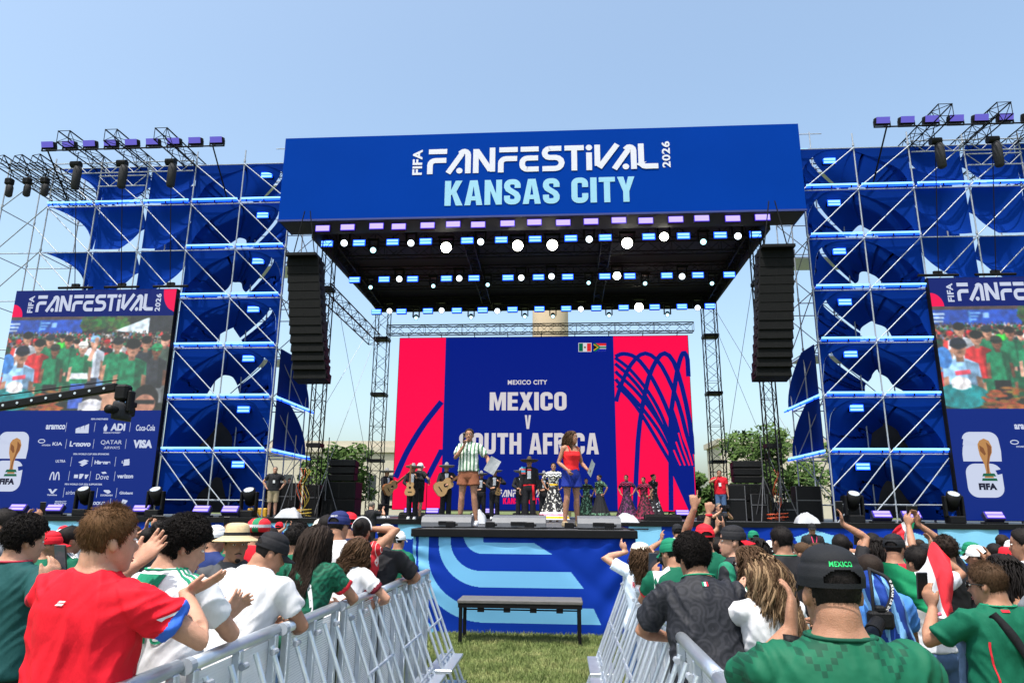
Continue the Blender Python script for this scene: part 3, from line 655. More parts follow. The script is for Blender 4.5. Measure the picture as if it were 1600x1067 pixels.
    truss('tower_truss', 'black truss joining the %s tower to the stage roof' % side, 'truss', (X(-13.0), 27.8, 16.2), (X(-9.6), 27.8, 16.2), .45, 8)
def wing(M):
    side = 'right' if M else 'left'; X = (lambda x: MX-x) if M else (lambda x: x)
    xs = [-22.75, -20.75, -18.72, -16.7]; ys = [25.0, 26.8]
    t = thing('scaffold_wing', 'silver scaffold frame carrying the %s side screen' % side, 'scaffold', (X(-18.7), 26, 0))
    for x in xs:
        for y in ys:
            q = MB().bar((X(x), y, .0), (X(x), y, 15.95), .027, 8)
            for z in LZ: q.bar((X(x), y, z-.05), (X(x), y, z+.05), .045, 8)
            part('standard', q, galv, t)
    xe = xs+[-14.75]
    for z in LZ[3:]:
        for y in ys:
            for i in range(4):
                if i == 0 and z in (LZ[6],): continue
                part('ledger', MB().bar((X(xe[i]), y, z-.14), (X(xe[i+1]), y, z-.14), .021, 6), galv, t)
        for x in xs: part('transom', MB().bar((X(x), ys[0], z-.16), (X(x), ys[1], z-.16), .021, 6), galv, t)
    for k in (4, 5, 6):
        for i in (1, 2, 3):
            part('diagonal_brace', MB().bar((X(xe[i]), 24.95, LZ[k+1]-.14), (X(xe[i+1]), 24.95, LZ[k]-.1), .021, 6), galv, t)
        part('diagonal_brace', MB().bar((X(xe[0]), 24.95, LZ[k]-.14), (X(xe[1]), 24.95, LZ[k+1]-.1), .021, 6), galv, t)
        part('diagonal_brace', MB().bar((X(xe[0]), 26.8, LZ[k+1]-.14), (X(xe[1]), 26.8, LZ[k]-.1), .021, 6), galv, t)
    for x0_, x1_, z in ((-20.75, -14.75, 15.2), (-18.7, -16.7, 14.6)):       # lattice girders of pale tube
        q = MB().bar((X(x0_), 24.9, z), (X(x1_), 24.9, z), .024, 6).bar((X(x0_), 24.9, z+.45), (X(x1_), 24.9, z+.45), .024, 6); n = int(abs(x1_-x0_)/.5)
        for i in range(n):
            a, b = (z, z+.45) if i % 2 else (z+.45, z); q.bar((X(x0_+(x1_-x0_)*i/n), 24.9, a), (X(x0_+(x1_-x0_)*(i+1)/n), 24.9, b), .016, 5)
        part('lattice_girder', q, galv, t)
    grp = 'blue sails above the %s side screen' % side
    for k in (4, 5, 6):
        z0, z1 = LZ[k]+.04, LZ[k+1]-.05
        if k == 4: z0 = 10.2
        nm = {4: 'bottom', 5: 'middle', 6: 'top'}[k]
        sail('sail_horn', 'horn shaped blue sail pointing outward, %s row above the %s screen' % (nm, side), lambda v: -18.72-2.0*v**2.6-.05, lambda v: -18.68, z0, z1, 25.12, .25, M, grp)
        sail('sail_petal', 'rounded blue sail, %s row above the outer half of the %s screen' % (nm, side), lambda v: -18.62, lambda v: -18.62+1.05+.95*(1-(1-v)**2.2 if v < .45 else 1)*1.0-max(0, v-.45)*.5, z0, z1, 25.14, .35, M, grp)
        sail('sail_petal', 'swooping blue sail, %s row above the inner half of the %s screen' % (nm, side), lambda v: -16.62, lambda v: -16.62+.65+1.3*sin(pi/2*min(1, v*1.05))**.9, z0, z1, 25.14, .35, M, grp)
        if k > 4: sail('sail_backing', 'dark blue rear sail between the front sails, %s row above the %s screen' % (nm, side), lambda v: -17.2, lambda v: -14.6, z0, z1, 26.9, .2, M, grp)
        if k < 6: strip_light(Vector((X(-17.6), 26.0, z0+1.45)), 'blue double strip light behind the %s sail row above the %s screen' % (nm, side), 'strip lights inside the towers')
    for i in range(3):
        a, b = sorted((X(-20.72+2.02*i), X(-20.72+2.02*i+1.92)))
        tube_light((a, 24.86, LZ[6]+.02), (b, 24.86, LZ[6]+.02), 'glowing blue tube light above the %s side screen, %s' % (side, ordl(2-i if M else i, 3)), 'tube lights on the scaffold')
    # cantilever trusses, chain motors, wash lights on a rail
    for i, x in enumerate((-18.83, -16.95, -14.98)):
        truss('cantilever_truss', 'black truss jutting forward over the %s side screen, %s of three' % (side, ordl(2-i if M else i, 3)), 'truss', (X(x), 22.8, 15.66), (X(x), 28.4, 15.75), .46, 11)
        c = thing('chain_motor', 'black chain hoist above the %s side screen, %s of three' % (side, ordl(2-i if M else i, 3)), 'chain hoist', (X(x), 23.7, 14.6))
        part('motor', MB().bar((X(x)-.18, 23.7, 14.95), (X(x)+.18, 23.7, 14.95), .14, 12).box((X(x), 23.7, 14.95), (.24, .24, .2), bev=.03), blackp, c)
        part('chain_bag', MB().lathe([(.10, -.95), (.15, -.9), (.16, -.2), (.13, 0)], (X(x)+.1, 23.7, 14.85), 12), blackf, c, True)
        part('chain', MB().bar((X(x), 23.72, 15.5), (X(x), 23.72, 15.1), .015, 5).bar((X(x), 23.75, 14.8), (X(x), 24.7, 10.3), .016, 5), blackm, c)
        part('bracket', MB().bar((X(x)-.7, 24.75, 10.24), (X(x)+.7, 24.75, 10.24), .05, 6).box((X(x), 24.75, 10.32), (.3, .1, .14)), blackm, c)
    N = 9
    r0, r1 = (X(-19.9), X(-13.1)); 
    t = thing('lamp_rail', 'thin black rail across the top of the %s scaffold carrying a row of violet lamps' % side, 'lamp rail', ((r0+r1)/2, 23.4, 15.3))
    part('rail', MB().bar((r0, 23.4, 15.42), (r1, 23.4, 15.42), .03, 6), blackm, t)
    for x in (-19.85, -13.2): part('post', MB().bar((X(x), 23.4, 15.4), (X(x), 24.9, 13.95), .03, 6), blackm, t)
    for i in range(N):
        p = Vector((r0+(r1-r0)*i/(N-1), 23.4, 15.68)); w = thing('wash_light', 'violet lit wash lamp on the rail above the %s side screen, %s' % (side, ordl(N-1-i if M else i, N)), 'stage light', p, 0, 'wash lamps on the top rails')
        R = Matrix.Rotation(radians(18), 3, 'X')
        part('housing', MB().box(p+Vector((0, .1, .0)), (.52, .22, .28), R, bev=.03), blackp, w)
        part('lens', MB().box(p+R @ Vector((0, -.03, .0)), (.46, .04, .22), R), emat('violet_wash_lens', (.17, .15, .72), .5), w)
        part('yoke', MB().box(p+Vector((-.28, .1, -.1)), (.03, .06, .24)).box(p+Vector((.28, .1, -.1)), (.03, .06, .24)).box(p+Vector((0, .1, -.215)), (.59, .06, .03)), blackm, w)
    for i in range(3):
        x = X(-22.0+i*.75); truss('outrigger_truss', 'dark truss at the outer end of the %s scaffold, %s of three' % (side, ordl(2-i if M else i, 3)), 'truss', (x, 23.6, 15.2), (x+(-.9 if M else .9), 27.5, 14.6), .38, 9)
        c = thing('chain_motor', 'black hoist at the outer end of the %s scaffold, %s of three' % (side, ordl(2-i if M else i, 3)), 'chain hoist', (x, 24, 14.2))
        part('motor', MB().box((x, 24.3, 14.6), (.3, .26, .28), bev=.05).bar((x, 24.3, 15.1), (x, 24.3, 14.7), .015, 5), blackp, c)
        part('chain_bag', MB().lathe([(.08, -.5), (.13, -.45), (.13, -.1), (.1, 0)], (x+.06, 24.3, 14.45), 10), blackf, c, True)
tower(False); tower(True); wing(False); wing(True)
# ------------------------------------------------------------------ side screens : header, live picture, sponsor board
def feed(nx=330, ny=188, ss=3):
    "the live crowd picture as a grid of LED colours"
    W_, H_ = nx*ss, ny*ss; r = np.random.RandomState(5); im = np.zeros((H_, W_, 3)); yy, xx = np.mgrid[0:H_, 0:W_]; X = xx/W_*660.; Y = yy/H_*375.
    im[:] = (30, 36, 34)
    def put(mask, c): im[mask] = c
    def ell(cx, cy, rx, ry, c): put(((X-cx)/rx)**2+((Y-cy)/ry)**2 < 1, c)
    def rect(x0, y0, x1, y1, c): put((X >= x0) & (X < x1) & (Y >= y0) & (Y < y1), c)
    def quad(P, c):
        m = np.ones_like(X, bool); n = len(P); s = 0
        for i in range(n):
            (x0, y0), (x1, y1) = P[i], P[(i+1) % n]; m &= ((x1-x0)*(Y-y0)-(y1-y0)*(X-x0)) >= 0
        put(m, c)
    rect(0, 0, 300, 14, (70, 50, 50)); rect(0, 12, 300, 70, (25, 70, 165)); rect(120, 16, 130, 60, (60, 120, 200)); rect(170, 24, 192, 44, (120, 160, 220))
    for i in range(3):
        rect(0, 24+i*14, 40-i*4, 32+i*14, (190, 210, 240)); rect(125, 22+i*12, 165-i*9, 29+i*12, (110, 160, 220))
    for i in range(130): ell(r.uniform(300, 480), r.uniform(0, 55), r.uniform(6, 16), r.uniform(5, 12), (int(30+r.rand()*50), int(55+r.rand()*60), 45))
    quad([(430, 60), (560, 8), (570, 8), (575, 75)], (205, 220, 230)); rect(568, 0, 660, 110, (38, 40, 48))
    skin = [(150, 100, 80), (176, 128, 105), (125, 80, 62), (200, 150, 130)]; hair = [(20, 18, 20), (30, 22, 20), (45, 32, 26)]
    tops = [(20, 105, 75), (15, 85, 60), (30, 130, 90), (225, 225, 230), (30, 35, 45), (60, 65, 75), (190, 40, 45), (90, 130, 180), (20, 120, 85), (120, 125, 130), (200, 60, 60)]
    def person(cx, cy, s, top, hr, sk, cap=None, legs=None, arms=0):
        sh = lambda c, k: tuple(int(v*k) for v in c)
        if legs: rect(cx-.62*s, cy+2.6*s, cx+.62*s, cy+5.2*s, legs)
        quad([(cx-.95*s, cy+.9*s), (cx-.35*s, cy+.62*s), (cx+.35*s, cy+.62*s), (cx+.95*s, cy+.9*s), (cx+1.05*s, cy+2*s), (cx+.72*s, cy+3.1*s), (cx-.72*s, cy+3.1*s), (cx-1.05*s, cy+2*s)], top)
        quad([(cx+.25*s, cy+.7*s), (cx+.95*s, cy+.9*s), (cx+.7*s, cy+3.1*s), (cx+.35*s, cy+3.1*s)], sh(top, .72))
        quad([(cx-1.02*s, cy+1.7*s), (cx-.72*s, cy+1.6*s), (cx-.78*s, cy+2.9*s), (cx-1.06*s, cy+2.9*s)], sk); quad([(cx+.72*s, cy+1.6*s), (cx+1.02*s, cy+1.7*s), (cx+1.06*s, cy+2.9*s), (cx+.78*s, cy+2.9*s)], sh(sk, .75))
        if arms: quad([(cx+.5*s, cy+1.1*s), (cx+1.0*s, cy-.6*s), (cx+1.25*s, cy-.5*s), (cx+.9*s, cy+1.2*s)], sk); ell(cx+1.12*s, cy-.7*s, .2*s, .24*s, sk)
        rect(cx-.2*s, cy+.35*s, cx+.2*s, cy+.8*s, sh(sk, .7)); ell(cx, cy, .40*s, .54*s, sk); ell(cx+.18*s, cy+.1*s, .2*s, .36*s, sh(sk, .85))
        ell(cx, cy-.26*s, .44*s, .34*s, cap or hr); rect(cx-.24*s, cy-.02*s, cx-.10*s, cy+.05*s, sh(sk, .45)); rect(cx+.10*s, cy-.02*s, cx+.24*s, cy+.05*s, sh(sk, .45)); ell(cx, cy+.28*s, .13*s, .04*s, sh(sk, .6)); ell(cx+.02*s, cy+.14*s, .06*s, .08*s, sh(sk, .8))
        if cap: rect(cx-.46*s, cy-.2*s, cx+.46*s, cy-.1*s, sh(cap, .6))
    for row in range(16):
        y = 66+row*8.6; s = 6+row*1.15; n = int(660/(s*1.9))
        for i in range(n):
            cx = (i+r.uniform(-.3, .3)+.5*(row % 2))*660/n
            person(cx, y+r.uniform(-4, 4), s*r.uniform(.9, 1.1), tops[r.randint(len(tops))], hair[r.randint(3)], skin[r.randint(4)], None if r.rand() < .7 else [(225, 225, 228), (190, 35, 45), (20, 30, 60), (20, 110, 75)][r.randint(4)], None, r.rand() < .12)
    G = (22, 118, 82); P = person
    for row in range(3):
        for i in range(12): person(i*58+r.uniform(-12, 12), 112+row*50+r.uniform(-8, 8), 29+row*6, tops[r.randint(len(tops))], hair[r.randint(3)], skin[r.randint(4)], None if r.rand() < .7 else (190, 35, 45))
    P(224, 87, 26, (55, 190, 60), hair[0], skin[1], arms=1); P(81, 87, 45, (215, 222, 232), hair[0], skin[1]); P(175, 96, 42, G, hair[0], skin[1], (30, 40, 50)); P(251, 100, 40, G, hair[1], skin[0]); P(566, 110, 48, (44, 48, 56), hair[0], skin[1]); P(640, 100, 44, (70, 90, 80), hair[1], skin[3])
    P(135, 119, 48, (190, 45, 50), hair[0], skin[1]); P(359, 105, 46, (205, 215, 232), hair[1], skin[1], (130, 180, 225), (40, 42, 60)); P(202, 137, 44, G, hair[1], skin[2], (40, 50, 45), (26, 26, 30)); P(453, 114, 50, G, hair[0], skin[1], (30, 34, 40), (34, 38, 60))
    P(314, 128, 46, (24, 125, 86), hair[1], skin[3], (225, 225, 220), (60, 90, 180), 1); quad([(282, 228), (346, 228), (352, 252), (278, 252)], (225, 228, 235)); P(611, 140, 48, (50, 52, 60), hair[0], skin[2], (30, 140, 90)); P(516, 130, 64, G, (18, 16, 18), skin[1]); P(70, 155, 64, (150, 195, 235), (20, 22, 30), skin[1], (24, 28, 44))
    quad([(46, 240), (98, 234), (100, 250), (48, 256)], (200, 70, 90))
    ell(15, 190, 28, 40, (60, 120, 190)); ell(60, 330, 92, 45, (22, 125, 130)); ell(62, 284, 34, 24, (225, 222, 225)); rect(30, 286, 96, 300, (215, 212, 215))
    for i in range(60): ell(130+r.uniform(0, 130), 300+r.uniform(0, 75), r.uniform(8, 24), 5, (int(100+r.rand()*70), int(60+r.rand()*40), 45))
    ell(400, 350, 56, 44, (46, 40, 42)); ell(380, 356, 46, 26, (225, 225, 230)); quad([(330, 345), (430, 335), (430, 350), (330, 375)], (190, 190, 200)); ell(590, 335, 52, 60, (30, 26, 28)); ell(590, 352, 42, 40, (170, 120, 100)); rect(552, 335, 628, 350, (25, 25, 30)); ell(440, 310, 36, 20, (190, 145, 120)); quad([(420, 300), (480, 290), (470, 375), (420, 375)], (185, 140, 116))
    im = im.reshape(ny, ss, nx, ss, 3).mean((1, 3))
    lo = r.rand(ny//6+3, nx//6+3, 1); yi, xi = np.mgrid[0:ny, 0:nx]; fy, fx = yi/6., xi/6.; y0, x0 = fy.astype(int), fx.astype(int); wy, wx = (fy-y0)[..., None], (fx-x0)[..., None]
    lo = (lo[y0, x0]*(1-wx)+lo[y0, x0+1]*wx)*(1-wy)+(lo[y0+1, x0]*(1-wx)+lo[y0+1, x0+1]*wx)*wy; im *= .72+.5*lo
    for _ in range(2):
        q = np.pad(im, ((1, 1), (1, 1), (0, 0)), 'edge'); q = (q[:-2]+2*q[1:-1]+q[2:])/4; im = (q[:, :-2]+2*q[:, 1:-1]+q[:, 2:])/4
    im = (im-70)*1.15+72+r.randn(ny, nx, 1)*5+r.randn(ny, nx, 3)*3
    return np.clip(im, 0, 255)
FEED = feed()
def lin(a): a = a/255.; return np.where(a <= .04045, a/12.92, ((a+.055)/1.055)**2.4)
fm = bpy.data.materials.new('live_picture'); fm.use_nodes = True; _b = fm.node_tree.nodes['Principled BSDF']; _a = fm.node_tree.nodes.new('ShaderNodeAttribute'); _a.attribute_name = 'led'
_b.inputs['Base Color'].default_value = (.02, .02, .02, 1); _b.inputs['Roughness'].default_value = .45; _b.inputs['Emission Strength'].default_value = .56; fm.node_tree.links.new(_a.outputs['Color'], _b.inputs['Emission Color'])
spon = emat('sponsor_board_blue', (.005, .026, .24), .5); sw = emat('sponsor_board_white', (.60, .66, .84), .55); head = emat('header_blue', (.006, .018, .17), .55); hred = emat('header_red', (.95, .01, .10), .55); dark_print = emat('board_dark_print', (.01, .012, .03), .8)
gold = emat('trophy_gold', (.50, .25, .09), .55); gold2 = emat('trophy_gold_shade', (.26, .10, .04), .5); green_b = emat('trophy_green', (.01, .09, .05), .8)
def side_screen(M):
    side = 'right' if M else 'left'; W_ = 6.5; x0 = -21.2 if not M else 13.2; Y = 24.72; zb, z1, z2, zt = 1.72, 5.42, 9.06, 10.12
    t = thing('side_screen', 'tall %s side screen with a festival header, live crowd picture and sponsor board' % side, 'screen', (x0+W_/2, Y, zb))
    part('cabinet', MB().box((x0+W_/2, Y+.12, (zb+zt)/2), (W_+.04, .2, zt-zb+.04)), blackm, t)
    f = lambda e: (lambda u, v: Vector((x0+u, Y-.005-e, v)))
    def panel(nm, za, zb_, m): mb = MB(); g = f(0); mb.add([g(0, za), g(W_, za), g(W_, zb_), g(0, zb_)], [(0, 1, 2, 3)]); return part(nm, mb, m, t)
    panel('header_board', z2, zt, head); panel('sponsor_board', zb, z1, spon)
    ny, nx, _ = FEED.shape; mb = MB(); h = z2-z1
    mb.grid(nx, ny, lambda u, v: (x0+u*W_, Y-.006, z1+v*h)); o = part('live_picture', mb, fm, t)
    # part() recalculates nothing that changes face order
    at_ = o.data.attributes.new('led', 'FLOAT_COLOR', 'FACE'); c = np.ones((ny*nx, 4), np.float32); c[:, :3] = lin(FEED[::-1]).reshape(-1, 3); at_.data.foreach_set('color', c.ravel())
    g = f(.004); mb = MB()
    festival(mb, .92, 5.65, z2+.2, z2+.87, g); letters(mb, 'FIFA', .58, .80, z2+.17, z2+.86, g, .03, 1.05, rot=True); letters(mb, '2026', 5.72, 5.93, z2+.17, z2+.88, g, .03, 1.1, rot=True); part('lettering', mb, sw, t)
    mb = MB(); mb.add([g(0, z2+.004), g(.42, z2+.004)]+[g(.42*cos(a*pi/16), z2+.004+.5*sin(a*pi/16)) for a in range(1, 9)], [tuple(range(10))]); part('header_mark', mb, hred, t); mb = MB(); mb.add([g(W_, z2+.15), g(W_, zt-.01), g(W_-.5, zt-.01)]+[g(W_-.5+.5*(1-cos(a*pi/16)), zt-.01-.86*sin(a*pi/16)) for a in range(1, 8)], [tuple(range(10))]); part('header_mark', mb, hred, t)
    # sponsor board : big emblem at the left, rows of names
    S_ = lambda u, v: ((u+7.5)*W_/258., z1-v*(z1-zb)/150.)          # board in photo-like pixels, origin top left
    def shp(nm, polys, m, e):
        mb = MB(); q = f(e)
        for P in polys: mb.add([q(*S_(*p)) for p in P], [tuple(range(len(P)))])
        return part(nm, mb, m, t)
    def rr(x0_, y0_, x1_, y1_, r): 
        return arcp(x1_-r, y1_-r, r, 0, 90)+arcp(x0_+r, y1_-r, r, 90, 180)+arcp(x0_+r, y0_+r, r, 180, 270)+arcp(x1_-r, y0_+r, r, 270, 360)
    two = arcp(42, 44, 12, -88, 0)+[(55, 58), (54, 72), (5, 72), (5, 63)]+arcp(16, 56, 10, 180, 262, 3)+[(36, 52), (7, 50), (9, 42)]+arcp(18, 43, 11, 190, 270, 4)
    six = rr(6, 75, 52, 120, 13)
    shp('emblem', [two, six], sw, .004); shp('emblem_notch', [[(44, 84), (54, 82), (54, 88), (46, 90)]], spon, .008)
    cup = [(29, 44), (35, 41), (41, 44), (44, 52), (43, 60), (40, 66), (37, 76), (37, 86), (41, 94), (29, 94), (32, 86), (31, 76), (27, 64), (26, 55), (26, 49)]
    shp('trophy', [cup], gold, .008); shp('trophy_shade', [[(37, 46), (43, 52), (42, 60), (39, 66), (36, 78), (35, 92), (33, 92), (34, 78), (37, 64), (38, 54)], [(28, 50), (33, 54), (35, 62), (33, 64), (28, 58)]], gold2, .011)
    shp('trophy_base', [[(28, 88), (42, 88), (44, 92), (26, 92)], [(26, 94.5), (44, 94.5), (45, 98), (25, 98)]], green_b, .014)
    mb = MB(); q = f(.009); letters(mb, 'FIFA', *[S_(20, 0)[0], S_(43, 0)[0]], S_(0, 110)[1], S_(0, 101)[1], q, .07, 1.05); part('lettering', mb, dark_print, t)
    mb = MB()
    def tx(s, x, y, w, h, b=.03): letters(mb, s, S_(x-w/2, 0)[0], S_(x+w/2, 0)[0], S_(0, y+h/2)[1], S_(0, y-h/2)[1], q, b)
    q = f(.004)
    tx('FIFA PARTNERS', 158, 13, 26, 2.6); tx('FIFA WORLD CUP 2026 SPONSORS', 153, 65, 54, 2.6); tx('FIFA WORLD CUP 2026 SUPPORTERS', 148, 109, 56, 2.6)
    tx('aramco', 92, 25, 30, 7, .04); tx('ADI', 188, 25, 22, 11, .05); tx('PREDICTSTREET', 180, 33.5, 26, 2); tx('Coca-Cola', 230, 26, 29, 9, .02)
    tx('HYUNDAI', 82, 52, 13, 2.4); tx('KIA', 99, 50, 15, 5, .02); tx('Lenovo', 134, 50, 32, 8, .045); tx('QATAR', 181, 48, 32, 7, .0); tx('AIRWAYS', 183, 55.5, 24, 4, 0); tx('VISA', 229, 50, 29, 12, .06)
    tx('ULTRA', 108, 75.5, 15, 4, .02); tx('Hisense', 172, 77, 24, 5.5, .05); tx('Lays', 207, 77, 12, 5, .03); tx('Dove', 175, 98, 19, 8, 0); tx('verizon', 209, 97, 24, 6, .035)
    tx('airbnb', 132, 121, 17, 5.5, .0); tx('DIAGEO', 156, 121, 20, 5.5, .0); tx('DOORDASH', 185, 124.5, 18, 2.6); tx('Globant', 214, 121, 20, 4, .03); tx('Valvoline', 103, 124.5, 15, 2.4); tx('MARRIOTT', 118, 134, 17, 2); tx('BONVOY', 118, 137.5, 18, 3.2); tx('ROCK-IT', 174, 136, 20, 4.5, .05)
    part('lettering', mb, sw, t)
    polys = []
    for i, (a, b) in enumerate(((0, 5.5), (6.5, 10), (13, 14.5))): x = 124+i*6.6; polys.append([(x, 34), (x+7.6-i*.4, 34), (x+5.2-a*.0+i*.3, 28-b*.55), (x-.6+i*.3, 30-b*.5)])
    for x, y in ((108, 25), (152, 25), (206, 25), (112, 50), (154, 50), (203, 50), (124, 76), (156, 76), (191, 76), (124, 97), (156, 97), (193, 97), (120, 121), (144, 121), (170, 121), (199, 121), (160, 136), (192, 136)): polys.append([(x, y-7), (x+.5, y-7), (x+.5, y+7), (x, y+7)])
    polys += [[(169, 20), (172, 26), (171, 31), (167, 31), (166, 26)], [(135, 77), (144, 73), (151, 75), (142, 80)], [(138, 81), (147, 77), (150, 78.5), (142, 83)], [(96, 116), (100, 116), (103, 120), (106, 116), (110, 116), (104, 123), (102, 123)], [(180, 117), (188, 117), (191, 120), (187, 122.5), (180, 119)], [(204, 73), (212, 72), (213, 81), (204, 82)], [(172, 91.5), (178, 90.5), (181, 93), (175, 94)], [(210, 130), (218, 132), (214, 138), (207, 139)], [(132, 95), (138, 95), (138, 100), (132, 100)], [(140, 94), (146, 94), (146, 96), (143, 101), (140, 101)], [(148, 95), (154, 95), (151, 101), (149, 101)]]
    shp('sponsor_mark', polys, sw, .004)
    mb = MB(); q = f(.005)
    for k in (-1, 1):
        ribbon(mb, [S_(*p) for p in bez([(103+k*1.0, 103), (103+k*2.2, 94), (103+k*4.2, 92), (103+k*6, 96), (103+k*7, 103)], 14)], .045, q)
    a = [(69+5*cos(i*.4), 46+2.6*sin(i*.4)) for i in range(17)]
    ribbon(mb, [S_(x+5, y) for x, y in a], .03, q); part('sponsor_mark', mb, sw, t)
    return t
side_screen(False); side_screen(True)

# ------------------------------------------------------------------ lamps and boxes along the stage lip
def lip_wash(px, Y, lab):
    p = at(px, 806, Y); p.z = DECK; t = thing('floor_wash_light', lab, 'stage light', p, 0, 'violet floor lamps on the stage')
    R = Matrix.Rotation(radians(-38), 3, 'X')
    part('housing', MB().box(p+Vector((0, .1, .22)), (.62, .2, .3), R, bev=.02), mat('lamp_housing_violet', (.02, .02, .06), .4), t)
    for k in (-.065, .065): part('tube', MB().box(p+Vector((0, .1, .22))+R @ Vector((0, -.11, k)), (.52, .03, .085), R), emat('violet_tube', (.45, .36, 1.), 1.0), t)
    part('halo_plate', MB().box(p+Vector((0, .1, .22))+R @ Vector((0, -.098, 0)), (.58, .02, .27), R), viol, t)  # violet halo behind the tubes, put in as a glowing plate
    part('stand', MB().box(p+Vector((0, .1, .03)), (.7, .3, .06)), blackm, t)
lw = [(24, 24.3, 'left side screen'), (82, 24.3, 'left side screen'), (218, 24.3, 'left side screen'), (313, 24.3, 'left tower'), (358, 24.3, 'left tower'), (641, 31.5, 'big screen'), (675, 31.5, 'big screen'), (765, 31.5, 'big screen'), (1067, 31.5, 'big screen'), (1379, 24.3, 'right tower'), (1425, 24.3, 'right tower'), (1555, 24.3, 'right side screen')]
cnt = {}
for px, Y, w in lw: cnt.setdefault(w, []).append(px)
for px, Y, w in lw: lip_wash(px, Y, 'violet floor lamp before the %s, %s of %d from left' % (w, NTH[cnt[w].index(px)], len(cnt[w])))
def floor_head(px, Y, lab, s=1.):
    p = at(px, 806, Y); p.z = DECK; t = thing('floor_moving_head', lab, 'stage light', p, 0, 'large moving heads on the deck')
    part('base', MB().box(p+Vector((0, 0, .12*s)), (.5*s, .42*s, .24*s), bev=.03), blackp, t)
    for k in (-1, 1): part('yoke_arm', MB().box(p+Vector((k*.27*s, 0, .55*s)), (.08*s, .2*s, .66*s), bev=.02), blackp, t)
    d = Vector((0, -.5, .85)); c = p+Vector((0, 0, .75*s))
    part('head', MB().bar(c-d*.28*s, c+d*.22*s, .19*s, 14, .22*s).bar(c-d*.4*s, c-d*.28*s, .1*s, 14, .19*s), blackp, t, True)
    part('lens', MB().bar(c+d*.215*s, c+d*.235*s, .17*s, 16), mat('lamp_glass', (.5, .55, .6), .08, .3, 0), t)
for px, Y, lab in ((127, 24.4, 'at the foot of the left side screen'), (240, 24.4, 'between the left screen and the left tower'), (387, 24.6, 'at the inner foot of the left tower'), (1336, 24.6, 'at the inner foot of the right tower'), (1492, 24.4, 'between the right tower and the right screen'), (919, 30.5, 'in front of the big screen behind the presenters')):
    floor_head(px, Y, 'black moving head lamp standing %s' % lab)
def monitor(x, y, lab, w=.75, rz=0, m=None):
    t = thing('wedge_monitor', lab, 'monitor speaker', (x, y, DECK), rz, 'wedge monitors on the stage')
    pr = [(-.30, 0), (.28, 0), (.28, .09), (.10, .21), (-.24, .17), (-.30, .08)]
    MB().prism(pr, -w/2, w/2, lambda u, v, k: Vector((k, -u, v))).build('cabinet', m or blackp, t)
    MB().prism([(.262, .105), (.275, .115), (.112, .218), (.10, .205)], -w/2+.04, w/2-.04, lambda u, v, k: Vector((k, -u+.0, v+.004))).build('grille', MATS['speaker_grille'], t)
    MB().box((0, .315, .07), (w*.3, .02, .06)).build('handle', blackm, t)
for i, (px, Y, w) in enumerate(((701, 13.1, .9), (812, 13.0, .95), (935, 12.9, .75))):
    p = at(px, 815, Y); monitor(p.x, Y, ['grey wedge monitor at the left front of the runway', 'grey wedge monitor at the middle front of the runway', 'grey wedge monitor at the right front of the runway'][i], w, pi, mat('monitor_grey', (.10, .105, .12), .6, 0, .2, 8))
for i, (px, Y, w) in enumerate(((645, 24.6, .9), (1035, 24.6, 1.2), (1105, 24.8, .6), (752, 27, .8), (820, 27, .9))):
    p = at(px, 806, Y); monitor(p.x, Y, 'black wedge monitor on the main deck, %s of five from the left' % NTH[[0, 3, 4, 1, 2][i]], w, 0)
q = MB(); r_ = random.Random(5)
for i in range(7):
    x = -2.2+i*.5; q.tube([(x+r_.uniform(-.1, .1)+k*.14, 12.25+.12*sin(k*1.3+i), DECK-.005+.012) for k in range(6)], .012, 5)
tag(q.build('stage_cable', blackm), 'black cables lying along the front edge of the runway', 'cable')
for i in range(5): tag(MB().box((0, 0, .05), (.16, .1, .10), bev=.01).bar((.08, 0, .05), (.12, 0, .05), .02, 8).build('cable_box', blackp, None, loc=(-1.9+i*.68, 12.35+.03*(i % 2), DECK)), 'small black connector box at the runway front, %s of five' % ordl(i, 5), 'cable box', 'connector boxes at the runway front')
# ------------------------------------------------------------------ jib crane
t = thing('jib_crane', 'black jib crane arm with a video camera at its tip before the left screen', 'camera crane', (-9.5, 9, 3.0))
a, b = Vector((-11.2, 9.2, 2.72)), Vector((-6.02, 9.0, 3.50)); q = MB(); d = (b-a)
arm = MB().box(a+d*.5, (d.length, .09, .115), Matrix.Rotation(-atan2(d.z, d.x), 3, 'Y') @ Matrix.Rotation(atan2(d.y, d.x), 3, 'Z'), bev=.015)
part('arm', arm, blackm, t)
q = MB()
for i in range(14): p = a+d*(.45+i*.04); q.bar(p+Vector((0, -.056, .0)), p+Vector((0, -.05, 0)), .018, 10)
part('arm_hole', q, alum, t)
part('tension_cable', MB().bar(a+Vector((0, 0, .28)), b+Vector((0, 0, .1)), .008, 5), blackm, t)
part('remote_head', MB().box(b+Vector((.1, 0, -.08)), (.18, .16, .22), bev=.03).bar(b+Vector((.1, 0, -.15)), b+Vector((.1, 0, -.36)), .035, 8).box(b+Vector((.22, 0, -.2)), (.06, .12, .3), bev=.02), blackp, t)
c = part('video_camera', MB().box(b+Vector((.12, .05, -.32)), (.14, .30, .13), bev=.02).box(b+Vector((.15, .13, -.22)), (.09, .16, .08), bev=.015), blackp, t)
loc(MB().bar(b+Vector((.12, -.12, -.33)), b+Vector((.12, -.3, -.34)), .05, 14, .06), t).build('lens', blackm, c, True)
loc(MB().rings([[b+Vector((.12, 0, -.30))+Vector((cos(i/10*2*pi)*r*(1+.2*sin(i*3)), .2*sin(i/10*2*pi), z)) for i in range(10)] for r, z in ((.04, .08), (.07, .04), (.08, -.10), (.06, -.15))]), t).build('rain_cover', blackf, c, True)
